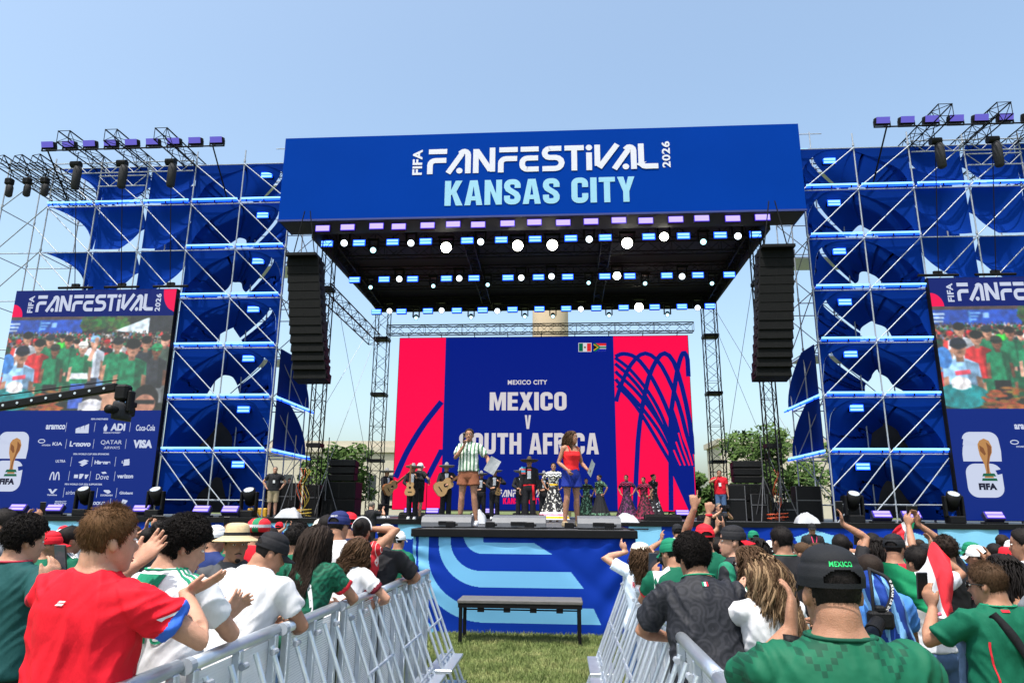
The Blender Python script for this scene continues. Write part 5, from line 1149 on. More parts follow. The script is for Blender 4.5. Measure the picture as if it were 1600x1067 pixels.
def hair(f, root, m, th=.016, amp=.0, sc=30, low=0., top=0., back=0., strands=0, kind='short', L=.04, fade=0., seed=1, name='hair', cutz=None, r0=.0013):
    "close-fitting hair mass; with strands laid over it on the nearer heads"
    H = []
    hl = lambda th_: hairline(th_)+low*(1 if sin(th_) < .3 else 0)
    for z in HZ:
        row = []
        for j in range(NTH_):
            t = 2*pi*j/NTH_; p = headpt(z, t); c = Vector((0, -.005, .0)); n = Vector((p.x/.075**2, (p.y)/.095**2, p.z/.118**2)).normalized()
            k = min(1, max(0, (z-hl(t)+.012)/.028)); k = k*k*(3-2*k)
            o = (th+top*max(0, n.z)+back*max(0, -n.y)*(1 if z > -.03 else .4))*k-.012*(1-k)
            if cutz is not None and z > cutz: o = -.004
            if amp and k > .2: o += amp*(noise.noise(p*sc+Vector((seed, 0, 0)))+.6*noise.noise(p*sc*2.3+Vector((0, seed, 0))))
            row.append(p+n*o)
        H.append(row)
    q = MB(); q.rings([[hd(f, p) for p in r] for r in H]); o = q.build(name, m, root, True)
    if strands:
        r = random.Random(seed); S_ = MB(); crown = Vector((.01, -.045, .118)); n_ = 0; lim = strands*6
        V = []; F = []
        while n_ < strands and lim > 0:
            lim -= 1; zi = r.uniform(0, len(HZ)-1.01); i = int(zi); j = r.randrange(NTH_); z = HZ[i]+(HZ[i+1]-HZ[i])*(zi-i); t = 2*pi*(j+r.random())/NTH_
            if z < hl(t)-.002 and not (fade and z > hl(t)-fade and z > -.10 and r.random() < ((z-hl(t)+fade)/fade)**1.5 and (sin(t) < .25)): continue
            if cutz is not None and z > cutz-.004: continue
            n_ += 1; p = headpt(z, t); n = Vector((p.x/.075**2, p.y/.095**2, p.z/.118**2)).normalized()
            v = p-crown; v = v-n*v.dot(n); v = v.normalized() if v.length > 1e-4 else Vector((0, 1, 0))
            edge = min(1, max(.25, (z-hl(t))/.05)); b = p+n*(th*.55*edge+top*max(0, n.z)*.8); l = L*r.uniform(.6, 1.25)*(.45+.55*edge); jt = Vector((r.gauss(0, 1), r.gauss(0, 1), r.gauss(0, 1)))*.28
            pts = []
            if kind == 'short':
                d = (v*(.85 if p.z < .09 else .5)+n*(.30 if p.z < .09 else .5)+jt*(1 if p.z < .09 else 1.7)).normalized()
                for s in range(4): pts.append(b); d = (d+v*.12-n*.10).normalized(); b = b+d*l/3
            elif kind == 'curly':
                a0 = r.uniform(0, 6.28); e1 = n.orthogonal().normalized(); e2 = n.cross(e1); cr = r.uniform(.006, .012); sp = r.choice((-1, 1))
                for s in range(8): a = a0+sp*s*1.0; pts.append(b+(e1*cos(a)+e2*sin(a))*cr+n*(.006+l*s/8*.6)+v*l*.25*s/8)
            R_ = r0*r.uniform(.7, 1.4); o_ = len(V); N = len(pts)
            for s, c in enumerate(pts):
                dd = (pts[min(s+1, N-1)]-pts[max(0, s-1)]).normalized(); x = dd.orthogonal().normalized(); y = dd.cross(x); w = R_*(1-.75*s/(N-1))
                for a in (0, 2.094, 4.189): V.append(hd(f, c+(x*cos(a)+y*sin(a))*w))
            for s in range(N-1):
                for a in range(3): F.append((o_+s*3+a, o_+s*3+(a+1) % 3, o_+s*3+3+(a+1) % 3, o_+s*3+3+a))
        S_.add(V, F); S_.build('hair_strands', m, o, True, fixn=False)
    return o
def longhair(f, root, m, length=.45, wave=.009, n=1500, seed=2, width=.10, name='long_hair', shell=True, fwd=0., wind=0., gap=.02, r0=.0042):
    "long loose hair: a shell over the skull and many tapering locks falling down the back"
    o = hair(f, root, m, .014, .002, 30, low=-.02, back=.01, name=name, seed=seed) if shell else None; r = random.Random(seed); V = []; F = []
    up = f.Rh.transposed() @ Vector((0, 0, 1))
    for i in range(n):
        a = r.uniform(-1, 1); t = -pi/2+a*1.95; z = r.uniform(-.02, .112)
        if sin(t) > -.1: z = max(z, hairline(t)+.01)
        p = headpt(z, t); nn = Vector((p.x/.075**2, p.y/.095**2, p.z/.118**2)).normalized(); b = p+nn*(.014+r.uniform(0, .008)); ln = length*r.uniform(.75, 1.08)*(1 if sin(t) < .2 else .8); pts = [b-nn*.008]
        d = (nn*.25+Vector((p.x*2, -.55, -.1))).normalized() if z > .06 else Vector((p.x*1.2, -.15, -1)).normalized(); ph = r.uniform(0, 6.28); steps = 11; wv = wave*r.uniform(.5, 1.4)
        cur = b
        for s in range(steps):
            pts.append(cur+Vector((sin(ph+s*1.25), cos(ph*1.3+s*1.1), 0))*wv*min(1, s/4)); d = (d*.62-up*.42+Vector((0, 0, 0))).normalized(); 
            nx = cur+d*ln/steps+Vector((wind*s/steps*.02, 0, 0)); hy = -.085-.0*nx.z
            if nx.z < .06 and -.105 > nx.z-.0: pass
            lim = -.098 if nx.z > -.05 else -.098+min(.0, (nx.z+.05))*.12-gap
            if nx.y > lim and nx.z < .05 and abs(nx.x) < .085 and sin(t) < .15: nx.y = nx.y*.55+lim*.45
            if abs(nx.x) > width: nx.x *= .93
            cur = nx
        R_ = (r0*r.uniform(.6, 1.35)) if i > n*.07 else r.uniform(.010, .016); o_ = len(V); N = len(pts)
        for s, c in enumerate(pts):
            dd = (pts[min(s+1, N-1)]-pts[max(0, s-1)]).normalized(); x = dd.orthogonal().normalized(); y = dd.cross(x); w = R_*(1-.85*(s/(N-1))**2)
            for q in (0, 2.094, 4.189): V.append(hd(f, c+(x*cos(q)+y*sin(q))*w))
        for s in range(N-1):
            for q in range(3): F.append((o_+s*3+q, o_+s*3+(q+1) % 3, o_+s*3+3+(q+1) % 3, o_+s*3+3+q))
    MB().add(V, F).build('hair_lock', m, o or root, True, fixn=False); return o
def bun(f, root, m, r=.045):
    o = hair(f, root, m, .009, .0015, 40, seed=3); q = MB(); q.ell((0, -.10, .06), (r, r*.8, r), 14, 10); q.v = [tuple(hd(f, p)) for p in q.v]; q.build('bun', m, o, True); return o
def cap(f, root, m, brim=None, rev=0., open_=False, name='cap', tilt=0., text=None, button=True, grow=0.):
    bm_ = brim or m; q = MB(); rows = []; NC = 96; ZS = [.022+.0045*i for i in range(18)]+[.105, .112, .119, .125, .130, .1335, .1355, .1365]
    for z in ZS:
        row = []
        for j in range(NC):
            t = 2*pi*j/NC; p = headpt(min(z, .085), t); n = Vector((p.x/.075**2, p.y/.095**2, min(z, .085)/.118**2*.4)).normalized(); c = p+n*(.013+grow); c.z = z+.7*grow+.004*max(0, sin(t-rev))
            if z > .085: g_ = sqrt(max(.0004, 1-((z-.085)/.0518)**2)); c.x *= g_; c.y = c.y*g_
            row.append(c)
        rows.append(row)
    for i in range(len(rows)-1):
        for j in range(NC):
            t = 2*pi*(j+.5)/NC; a = (t-rev+pi/2) % (2*pi); a = min(a, 2*pi-a)   # 0 at the side away from the brim
            z = (rows[i][j].z+rows[i+1][j].z)/2
            if open_ and a < .62 and .036 < z < .036+.036*sqrt(max(0, 1-(a/.62)**2)): continue
            j2 = (j+1) % NC; q.add([rows[i][j], rows[i][j2], rows[i+1][j2], rows[i+1][j]], [(0, 1, 2, 3)])
    q.v = [tuple(hd(f, p)) for p in q.v]; o = q.build(name, m, root, True)
    bm = bmesh.new(); bm.from_mesh(o.data); bmesh.ops.remove_doubles(bm, verts=bm.verts[:], dist=.0004*f.k); bmesh.ops.recalc_face_normals(bm, faces=bm.faces[:]); bm.to_mesh(o.data); bm.free()
    b = MB(); P = []; n = 15
    for lay in (0, -.004):
        for r_ in range(5):
            for i in range(n+1):
                t = pi/2+(i/n-.5)*2.15+rev; p = headpt(.03, t); e = Vector((p.x, p.y, 0)); d = Matrix.Rotation(rev, 3, 'Z') @ Vector((0, 1, 0)); rr = r_/4; sh = cos((i/n-.5)*2.15*1.15)
                c = p+Vector((p.x, p.y, 0)).normalized()*(.012+grow)+d*.072*rr*max(.1, sh)**.6; c.z = .026+lay-.022*rr-.020*(abs(i/n-.5)*2)**2*(rr*.7+.3); P.append(c)
    F = []; w = n+1; A = 5*w
    for r_ in range(4):
        for i in range(n): a = r_*w+i; F += [(a, a+1, a+w+1, a+w), (A+a, A+a+w, A+a+w+1, A+a+1)]
    for i in range(n): a = 4*w+i; F.append((a, a+1, A+a+1, A+a)); F.append((i+1, i, A+i, A+i+1))
    for r_ in range(4): a = r_*w; F += [(a+w, a, A+a, A+a+w), (a+n, a+n+w, A+a+n+w, A+a+n)]
    b.add([hd(f, p) for p in P], F); b.build('brim', bm_, o, True)
    if button: q = MB().ell((0, -.002, .137+.7*grow), (.007, .007, .004), 8, 6); q.v = [tuple(hd(f, p)) for p in q.v]; q.build('button', m, o, True)
    if text:
        s, tm = text; q = MB(); bv = BVHTree.FromPolygons([v.co.copy() for v in o.data.vertices], [tuple(p.vertices) for p in o.data.polygons]); a0 = -pi/2+rev-pi if False else rev-pi/2
        def fn(u, v):
            t = a0+u; dd = Vector((cos(t), sin(t), 0)); e = hd(f, Vector((0, 0, v))+dd*.2); d_ = (hd(f, Vector((0, 0, v)))-e).normalized(); h_ = bv.ray_cast(e, d_); return (h_[0] if h_[0] is not None else e+d_*.1*f.k)-d_*.0025
        letters(q, s, -.33, .33, .079, .093, fn, .03, 1.15); q.build('lettering', tm, o)
    return o
def hatlathe(f, root, prof, m, name='hat', band=None, curl=0., sy=1.22, tilt=0.):
    q = MB(); R = []
    Rt = Matrix.Rotation(tilt, 3, 'X')
    for r, z in prof:
        R.append([hd(f, Rt @ Vector((cos(2*pi*j/36)*r, sin(2*pi*j/36)*r*sy-.002, z+curl*max(0, r-.1)*abs(cos(2*pi*j/36))**2))) for j in range(36)])
    q.rings(R); o = q.build(name, m, root, True)
    if band:
        q = MB(); q.rings([[hd(f, Rt @ Vector((cos(2*pi*j/36)*r, sin(2*pi*j/36)*r*sy-.002, z))) for j in range(36)] for r, z in ((.0905, .070), (.0885, .092))], False); q.build('hat_band', band, o, True)
    return o
SAFARI = [(.080, .058), (.160, .028), (.163, .032), (.160, .036), (.088, .070), (.085, .10), (.080, .135), (.068, .152), (.04, .159), (.004, .16)]
COWBOY = [(.084, .03), (.17, .02), (.173, .024), (.17, .028), (.088, .04), (.084, .085), (.074, .125), (.055, .138), (.03, .130), (.004, .128)]
SOMBRERO = [(.082, .03), (.16, .02), (.22, .035), (.262, .078), (.268, .083), (.258, .088), (.215, .05), (.155, .036), (.088, .046), (.074, .10), (.056, .165), (.035, .19), (.004, .195)]
def face(f, root, hairm, lips=(.35, .10, .09), beard=False, glasses=False, lw=.019):
    w = mat('eye_white', (.75, .73, .70), .2, 0, 0); ir = mat('eye_dark', (.015, .01, .008), .1, 0, 0)
    for s in (1, -1):
        q = MB().ell((.031*s, .0835, .008), (.0125, .008, .0055), 10, 6); q.v = [tuple(hd(f, p)) for p in q.v]; e = q.build('eye', w, root, True)
        q = MB().ell((.031*s, .0900, .008), (.0052, .0028, .0052), 8, 6); q.v = [tuple(hd(f, p)) for p in q.v]; q.build('iris', ir, e, True)
        q = MB().tube([hd(f, p) for p in ((.014*s, .0985, .025), (.03*s, .0985, .031), (.046*s, .088, .026))], [.0022*f.k, .0034*f.k, .0016*f.k], 6); q.build('eyebrow', hairm, root, True)
    q = MB(); q.ell((0, .0965, -.0645), (lw, .006, .0042), 12, 6); q.ell((0, .0955, -.0745), (lw*.9, .006, .0046), 12, 6); q.v = [tuple(hd(f, p)) for p in q.v]; q.build('lips', mat('lips_%.2f' % lips[0], lips, .45, 0, .05), root, True)
    if beard:
        q = MB(); q.tube([hd(f, p) for p in ((-.026, .088, -.060), (-.012, .0985, -.0535), (0, .1, -.052), (.012, .0985, -.0535), (.026, .088, -.060))], [.002, .0035, .0035, .0035, .002], 6); q.build('moustache', hairm, root, True)
        q = MB().ell((0, .089, -.102), (.020, .011, .014), 12, 8); q.v = [tuple(hd(f, p)) for p in q.v]; q.build('goatee', hairm, root, True)
    if glasses: shades(f, root)
def shades(f, root):
    g = mat('dark_lens', (.008, .008, .01), .12, 0, 0)
    q = MB()
    for s in (1, -1): q.ell((.032*s, .101, .008), (.026, .006, .018), 12, 8)
    q.tube([(-.008, .107, .014), (.008, .107, .014)], .0028, 6)
    for s in (1, -1): q.tube([(.055*s, .094, .014), (.078*s, .06, .014), (.082*s, -.01, .008)], .0028, 6)
    q.v = [tuple(hd(f, p)) for p in q.v]; return q.build('sunglasses', g, root, True)
from mathutils.bvhtree import BVHTree
def decal(f, cloth, build, m, name='print', axis='back', off=.006):
    "flat print laid on a garment: build(mb, fn) with fn(u,v) in body space"
    t = BVHTree.FromPolygons([v.co.copy() for v in cloth.data.vertices], [tuple(p.vertices) for p in cloth.data.polygons])
    def fn(u, v):
        if axis == 'back': o, d = Vector((u, -1, v))*f.k, Vector((0, 1, 0))
        elif axis == 'front': o, d = Vector((u, 1, v))*f.k, Vector((0, -1, 0))
        elif axis == 'right': o, d = Vector((1, u, v))*f.k, Vector((-1, 0, 0))
        elif axis == 'left': o, d = Vector((-1, u, v))*f.k, Vector((1, 0, 0))
        else: o, d = Vector((u, v, 3))*f.k, Vector((0, 0, -1))
        h = t.ray_cast(o, d); h = h if h[0] is not None else t.find_nearest(o+d*(1.5*f.k if axis == 'top' else .9*f.k)); return h[0]-d*off
    mb = MB(); build(mb, fn); return mb.build(name, m, cloth)
def patch(mb, fn, x0, x1, z0, z1, n=8, sh=0.):
    mb.grid(n, n, lambda u, v: fn(x0+(x1-x0)*u+sh*(v-.5), z0+(z1-z0)*v))
FOLK = []
def person(label, at_, h=None, ztop=None, rz=0, group=None, anchor='head', **kw):
    "empty at the feet; at_ = where the head (or the feet) stands. Size follows from the height of the crown"
    arms = {k: v for k, v in kw.items() if k in ('armR', 'armL')}
    if any(not isinstance(v, str) and v[0][0] == '@' for v in arms.values()):
        g = figure(1.75, **{k: v for k, v in kw.items() if k not in arms}); k_ = (1.75*ztop/(g.hc+g.Rh @ Vector((0, 0, .119))).z if ztop is not None else h)/1.75; Rz = Matrix.Rotation(rz, 3, 'Z')
        og = Rz @ Vector((g.hc.x, g.hc.y, 0))*k_ if anchor == 'head' else Vector((0, 0, 0)); base = Vector((at_[0]-og.x, at_[1]-og.y, at_[2] if len(at_) > 2 else 0))
        for n_, v in arms.items():
            if not isinstance(v, str) and v[0][0] == '@':
                w_ = (Rz.transposed() @ (at(*v[0][1:])-base))/k_
                if n_ == 'armL': w_.x = -w_.x
                kw[n_] = (tuple(w_),)+tuple(v[1:])
    f = figure(1.75, **kw); top = f.hc+f.Rh @ Vector((0, 0, .119))
    if ztop is not None: h = 1.75*ztop/top.z
    f.h = h; f.k = h/1.75; f.vox = kw.get('vox', .012)/f.k
    R = Matrix.Rotation(rz, 3, 'Z'); off = R @ Vector((f.hc.x, f.hc.y, 0))*f.k if anchor == 'head' else Vector((0, 0, 0))
    t = thing('person', label, 'person', (at_[0]-off.x, at_[1]-off.y, at_[2] if len(at_) > 2 else 0), rz, group); f.root = t; FOLK.append(f); return f
def px_person(label, px, py, Y, hat=.012, **kw):
    p = at(px, py, Y); return person(label, (p.x, p.y, 0), ztop=p.z-hat, **kw)
def wpos(f, p): return f.root.location+Matrix.Rotation(f.root.rotation_euler.z, 3, 'Z') @ (Vector(p)*f.k)
def phone(f, s=1, label='', tiltback=.15, screen=None, mirror=False, up=.03, wide=False):
    S, E, Wt, D, pn, c, pt = f.arms[s]; c = Wt+D*.085*1.0+Vector((0, .035, up)); p = wpos(f, c)
    t = thing('phone', label, 'phone', p, f.root.rotation_euler.z); R = Matrix.Rotation(tiltback, 3, 'X')
    if wide: R = R @ Matrix.Rotation(pi/2, 3, 'Y')
    MB().box((0, 0, 0), (.078, .010, .158), R, bev=.004).build('case', mat('phone_case', (.02, .02, .024), .4), t)
    MB().box(R @ Vector((0, -.0062, 0)), (.070, .001, .148), R).build('screen', screen or mat('phone_screen', (.05, .065, .09), .08, 0, .2, 20), t)
    MB().box(R @ Vector((-.02, .007, .055)), (.028, .006, .03), R, bev=.002).build('camera_bump', blackp, t)
    return t
def strap(f, pts, w, m, name='strap', n=24):
    "flat band along points in body space"
    P = bez3(pts, n); q = MB(); V = []
    for i, p in enumerate(P):
        d = (P[min(i+1, len(P)-1)]-P[max(0, i-1)]).normalized(); o = Vector((p.x, p.y-(-.01), 0)).normalized(); x = d.cross(o).normalized()*w/2
        V += [p-x, p+x, p+x+o*.003, p-x+o*.003]
    F = []
    for i in range(len(P)-1):
        for j in range(4): F.append((i*4+j, i*4+(j+1) % 4, i*4+4+(j+1) % 4, i*4+4+j))
    q.add(V, F); return place(f, q).build(name, m, f.root, True)
def bez3(P, n=24):
    P = [Vector(p) for p in P]; P = [P[0]*2-P[1]]+P+[P[-1]*2-P[-2]]; out = []
    for i in range(1, len(P)-2):
        m = max(2, n//(len(P)-3))
        for j in range(m):
            t = j/m; a, b, c, d = P[i-1:i+3]; out.append(.5*((2*b)+(c-a)*t+(2*a-5*b+4*c-d)*t*t+(3*b-a-3*c+d)*t**3))
    return out+[P[-2]]
def cloth_mat(name, rgb, rough=.78, var=.10, ns=9, bump=.5, bs=13): return mat(name, rgb, rough, 0, var, ns, bump, bs, spec=.2, stretch=(1, 1, .55))
def pattern_mat(name, base, second, kind='blocks', scale=9., amount=.5, rough=.7, axis=0, thin=.5):
    "printed cloth: two colours split by a pattern fixed to the garment"
    if name in MATS: return MATS[name]
    m = bpy.data.materials.new(name); m.use_nodes = True; t = m.node_tree; n = t.nodes; L = t.links; b = n['Principled BSDF']; b.inputs['Roughness'].default_value = rough; b.inputs['Specular IOR Level'].default_value = .25
    tc = n.new('ShaderNodeTexCoord'); src = tc.outputs['Object']
    def md(op, a, v=None, c=None):
        q = n.new('ShaderNodeMath'); q.operation = op; L.new(a, q.inputs[0])
        if v is not None: q.inputs[1].default_value = v
        if c is not None: L.new(c, q.inputs[1])
        return q.outputs[0]
    if kind == 'stripes':
        sx = n.new('ShaderNodeSeparateXYZ'); L.new(src, sx.inputs[0]); w = n.new('ShaderNodeTexNoise'); w.inputs['Scale'].default_value = 3; L.new(src, w.inputs[0])
        k = md('MULTIPLY', sx.outputs[axis], scale); k = md('ADD', k, c=md('MULTIPLY', w.outputs[0], .25)); fac = md('LESS_THAN', md('FRACT', k), amount)
    elif kind == 'blocks':      # stepped diamond motif
        sx = n.new('ShaderNodeSeparateXYZ'); L.new(src, sx.inputs[0]); q = 62.
        def snap(o): return md('FLOOR', md('MULTIPLY', o, q))
        gx, gz = snap(sx.outputs[0]), snap(sx.outputs[2])
        fx = md('ABSOLUTE', md('SUBTRACT', md('MODULO', md('ADD', gx, 1200.), 12.), 6.)); fz = md('ABSOLUTE', md('SUBTRACT', md('MODULO', md('ADD', gz, 1200.), 10.), 5.))
        s = md('ADD', fx, c=fz); a1 = md('LESS_THAN', md('ABSOLUTE', md('SUBTRACT', s, 4.)), .9); a2 = md('LESS_THAN', s, 1.5); fac = md('MAXIMUM', a1, c=a2)
    elif kind == 'tribal':      # dense wavy rings
        v = n.new('ShaderNodeTexVoronoi'); v.inputs['Scale'].default_value = scale; L.new(src, v.inputs[0]); fac = md('LESS_THAN', md('FRACT', md('MULTIPLY', v.outputs['Distance'], 4.)), amount)
    elif kind == 'check':
        v = n.new('ShaderNodeTexChecker'); v.inputs['Scale'].default_value = scale; L.new(src, v.inputs[0]); fac = v.outputs['Fac']
    else:                       # splash : flowers / camouflage
        v = n.new('ShaderNodeTexNoise'); v.inputs['Scale'].default_value = scale; v.inputs['Detail'].default_value = 2; L.new(src, v.inputs[0]); fac = md('GREATER_THAN', v.outputs[0], amount)
    mx = n.new('ShaderNodeMix'); mx.data_type = 'RGBA'; mx.inputs[6].default_value = (*base, 1); mx.inputs[7].default_value = (*second, 1); L.new(fac, mx.inputs[0]); L.new(mx.outputs[2], b.inputs['Base Color'])
    t2 = n.new('ShaderNodeTexNoise'); t2.inputs['Scale'].default_value = 13; L.new(src, t2.inputs[0]); bp = n.new('ShaderNodeBump'); bp.inputs['Strength'].default_value = .5; bp.inputs['Distance'].default_value = .02; L.new(t2.outputs[0], bp.inputs['Height']); L.new(bp.outputs[0], b.inputs['Normal'])
    MATS[name] = m; return m
GRN = (.0025, .090, .050); GRN2 = (.002, .052, .029)
c_white = cloth_mat('white_cotton', (.56, .56, .59)); c_black = cloth_mat('black_cotton', (.012, .012, .015)); c_green = cloth_mat('green_jersey', GRN); c_red = cloth_mat('red_jersey', (.48, .008, .02)); c_navy = cloth_mat('navy_cotton', (.012, .02, .06)); c_denim = cloth_mat('blue_denim', (.06, .11, .22), .85, .25, 20); c_grey = cloth_mat('grey_cotton', (.16, .17, .19)); c_khaki = cloth_mat('khaki_cotton', (.28, .22, .14))
trim_white = cloth_mat('white_trim', (.60, .60, .63)); trim_red = cloth_mat('red_trim', (.55, .02, .035)); trim_blue = cloth_mat('blue_trim', (.03, .11, .50)); trim_green = cloth_mat('green_trim', (.01, .20, .11))
H_ = lambda n: MATS['hair_'+n]
hairmat('blonde', (.20, .13, .075), .5); hairmat('chestnut', (.085, .042, .018))
def dress(f, sk, top, bottom=None, cut=2., cuff=None, collar=None, hr=('short', 'black'), hat=None, q=2, sleeve=.62, amp=.012, facial=False, seed=1, hem=.86, loose=.3, shoe=True, skv=True, ease=.018):
    r = f.root; body(f, r, SK[sk], face=facial); s = shirt(f, r, top, cuff=cuff, collar=collar, sleeve=sleeve, amp=amp, seed=seed, hem=hem, loose=loose, ease=ease)
    trousers(f, r, bottom or c_denim, cut=cut); 
    if shoe: shoes(f, r, blackf)
    k, c = hr; m = H_(c); ns = {0: 0, 1: 350, 2: 1500, 3: 3800}[q]
    if k == 'short': hair(f, r, m, .008, .002, 40, top=.012, strands=ns, L=.026, seed=seed)
    elif k == 'tight': hair(f, r, m, .005, .001, 60, seed=seed)
    elif k == 'curly': hair(f, r, m, .017, .011, 30, top=.016, strands=int(ns*.9), kind='curly', L=.04, r0=.0030, seed=seed)
    elif k == 'undercap': hair(f, r, m, .0025, .0006, 50, seed=seed, strands=int(ns*.8), L=.008, fade=.035, r0=.0009)
    elif k == 'long': longhair(f, r, m, .44, n={0: 260, 1: 600, 2: 2400, 3: 3000}[q], seed=seed, r0=.0028 if q > 1 else .007)
    elif k == 'wavy': longhair(f, r, m, .36, wave=.022, n={0: 260, 1: 600, 2: 2400, 3: 3000}[q], seed=seed, width=.13, r0=.0028 if q > 1 else .007)
    elif k == 'streaked':
        longhair(f, r, m, .40, wave=.016, n=2600, seed=seed, width=.12, r0=.0020); longhair(f, r, H_('blonde'), .42, wave=.018, n=2000, seed=seed+1, width=.125, r0=.0017, shell=False)
    elif k == 'bun': bun(f, r, m)
    if facial: face(f, r, m)
    return s
# ---- the near crowd on the left
f = px_person('person in bright red jersey with blue cuffs, clapping at the left front', 178, 785, 2.95, hat=.03, vox=.0065, rz=-.12, side=.06, sh=1.03, w=1.0, head=(-.50, .0, .0),
  armR=(('@', 290, 926, 3.2), (.9, -.5, -.8), (.80, .35, .40), .12, (-.55, .1, .8)), armL=(('@', 212, 882, 3.35), (.9, -.2, -1), (-.55, .3, .75), .12, (.3, -.8, -.3)))
s = dress(f, 'light', cloth_mat('scarlet_jersey', (.56, .006, .018)), c_black, 1., trim_blue, None, ('short', 'chestnut'), q=3, facial=True, amp=.020, seed=3)
decal(f, s, lambda mb, fn: (patch(mb, fn, -.012, .022, 1.385, 1.393, 4, .01), patch(mb, fn, -.004, .03, 1.396, 1.402, 4, .01)), trim_white, 'maker_mark')
decal(f, s, lambda mb, fn: mb.add([fn(a, b) for a, b in ((-.03, 1.335), (.0, 1.345), (.03, 1.36), (.02, 1.345), (.0, 1.335), (-.01, 1.325))], [tuple(range(6))]), trim_white, 'sleeve_mark', 'right')
f = px_person('person with curly black hair in a dark green tee with red collar', 45, 806, 4.25, hat=.03, vox=.009, rz=-.15, sh=1.08, head=(-.45, .1, 0), armR=('@', 75, 905, 3.85) and (('@', 72, 915, 3.85), (.6, -.3, -1), (.1, .3, 1), .7), armL='down')
dress(f, 'light', cloth_mat('bottle_green_tee', (.008, .055, .058)), c_black, 2., cloth_mat('raspberry_trim', (.45, .03, .06)), cloth_mat('raspberry_trim', (.45, .03, .06)), ('curly', 'black'), q=2, seed=5, facial=True)
phone(f, 1, 'phone held up by the person in the dark green tee', .25, up=.05)
f = px_person('person with curly black hair in white jersey with green collar, looking down', 292, 806, 3.6, hat=.035, vox=.008, rz=-.30, sh=1.06, head=(-.60, .30, 0), armR=(('@', 342, 968, 3.9), (1, -.4, -.4), (.45, .45, .75), .2, (-.6, .2, .5)), armL=((.0, .40, 1.22), (.6, -.3, -1), (-.3, .6, .6), .2))
s = dress(f, 'light', cloth_mat('white_jersey', (.57, .58, .62)), c_black, 1., None, trim_green, ('curly', 'black'), q=3, seed=8, facial=True)
decal(f, s, lambda mb, fn: mb.grid(12, 8, lambda u, v: fn((-.085+.17*u)*(.75+.25*v)-.0, 1.405+.075*v)), trim_green, 'collar_panel')
decal(f, s, lambda mb, fn: letters(mb, 'MEXICO', -.042, .042, 1.425, 1.441, fn, .04, 1.05), trim_white, 'lettering', off=.012)
decal(f, s, lambda mb, fn: letters(mb, 'ITO', -.01, .13, 1.19, 1.25, fn, .03, 1.2), trim_green, 'lettering', off=.006)
for i in range(3): decal(f, s, lambda mb, fn: mb.grid(14, 1, lambda u, v: fn(.085+.12*u, -.045+.022*i+.010*v-.02*u)), trim_green, 'shoulder_stripe', 'top')
f = px_person('person in plain white tee and black cap, leaning on the left barricade', 424, 832, 4.6, hat=.018, vox=.009, rz=-.35, lean=.30, side=.05, sh=1.05, w=1.05, head=(-.55, .22, 0), armR=((.08, .40, 1.10), (1, -.6, .25), (-.6, .5, -.1), .5), armL=((.1, .42, 1.1), (1, -.3, .1), (-.5, .7, 0), .5))
dress(f, 'tan', c_white, c_denim, 2., None, None, ('tight', 'black'), q=2, amp=.021, seed=11, facial=True, loose=.8); cap(f, f.root, c_black, open_=True)
f = px_person('person with very long straight dark hair in green jersey with red cuffs', 500, 822, 5.5, hat=.012, vox=.010, fem=True, rz=-.25, lean=.26, head=(-.05, .15, 0), armR=((.06, .42, 1.12), (1, -.5, .2), (-.7, .5, -.1), .5), armL='rail')
pg = pattern_mat('green_wave_jersey', GRN, GRN2, 'tribal', 9.)
s = dress(f, 'tan', pg, c_denim, 2., trim_red, None, ('long', 'dark'), q=3, amp=.013, seed=12)
decal(f, s, lambda mb, fn: mb.grid(10, 1, lambda u, v: fn(.07+.10*u, -.03+.016*v-.02*u)), trim_white, 'shoulder_stripe', 'top', .010)
f = px_person('person with long wavy brown hair and white sleeves, bent over the left barricade', 563, 845, 6.3, hat=.012, vox=.010, fem=True, rz=-.5, lean=.42, head=(-.15, .3, -.1), armR=((.12, .46, 1.12), (1, -.5, .1), (-.7, .5, -.1), .5), armL='rail')
dress(f, 'light', c_white, c_black, 2., cloth_mat('maroon_trim', (.12, .01, .02)), None, ('wavy', 'brown'), q=2, seed=13)
f = px_person('person in straw bucket hat and goatee looking back towards the camera', 372, 820, 5.2, hat=.024, vox=.008, rz=pi+.55, head=(.1, -.02, 0), armR='down', armL='down')
s = dress(f, 'tan', cloth_mat('grey_vest', (.06, .062, .07)), c_black, 2., None, None, ('tight', 'black'), q=1, facial=False, seed=14); face(f, f.root, H_('black'), (.30, .13, .11), True)
hatlathe(f, f.root, SAFARI, cloth_mat('straw', (.52, .40, .24), .8, .15, 40, .4, 300), 'straw_hat', c_black)
for x, m_, w_ in ((.05, trim_red, .03), (.02, trim_white, .02), (-.02, c_green, .05)): decal(f, s, lambda mb, fn: patch(mb, fn, x, x+w_, 1.05, 1.44, 10, .03), m_, 'vest_trim', 'front')
f = px_person('person with a mass of black curls in green jersey behind the barricade', 468, 815, 6.1, hat=.035, vox=.012, rz=-.3, armR='down', armL='down'); dress(f, 'tan', c_green, c_denim, hr=('curly', 'black'), q=1, seed=15)
f = px_person('person in navy cap standing at the left barricade', 531, 798, 6.5, hat=.018, vox=.011, rz=-.15, head=(-.1, .1, 0)); dress(f, 'tan', c_white, c_denim, hr=('undercap', 'black'), q=1, seed=16)
cap(f, f.root, cloth_mat('navy_cap', (.015, .022, .10)), open_=True, text=('KANSAS CITY', trim_white)); 
f = px_person('person in red jersey with a bare arm bent behind the head', 566, 809, 7.0, hat=.012, vox=.009, fem=True, rz=-.2, head=(.2, .1, 0), armR=(('@', 578, 826, 7.1), (1, .0, -.25), (-.8, .2, .4), .6), armL='down')
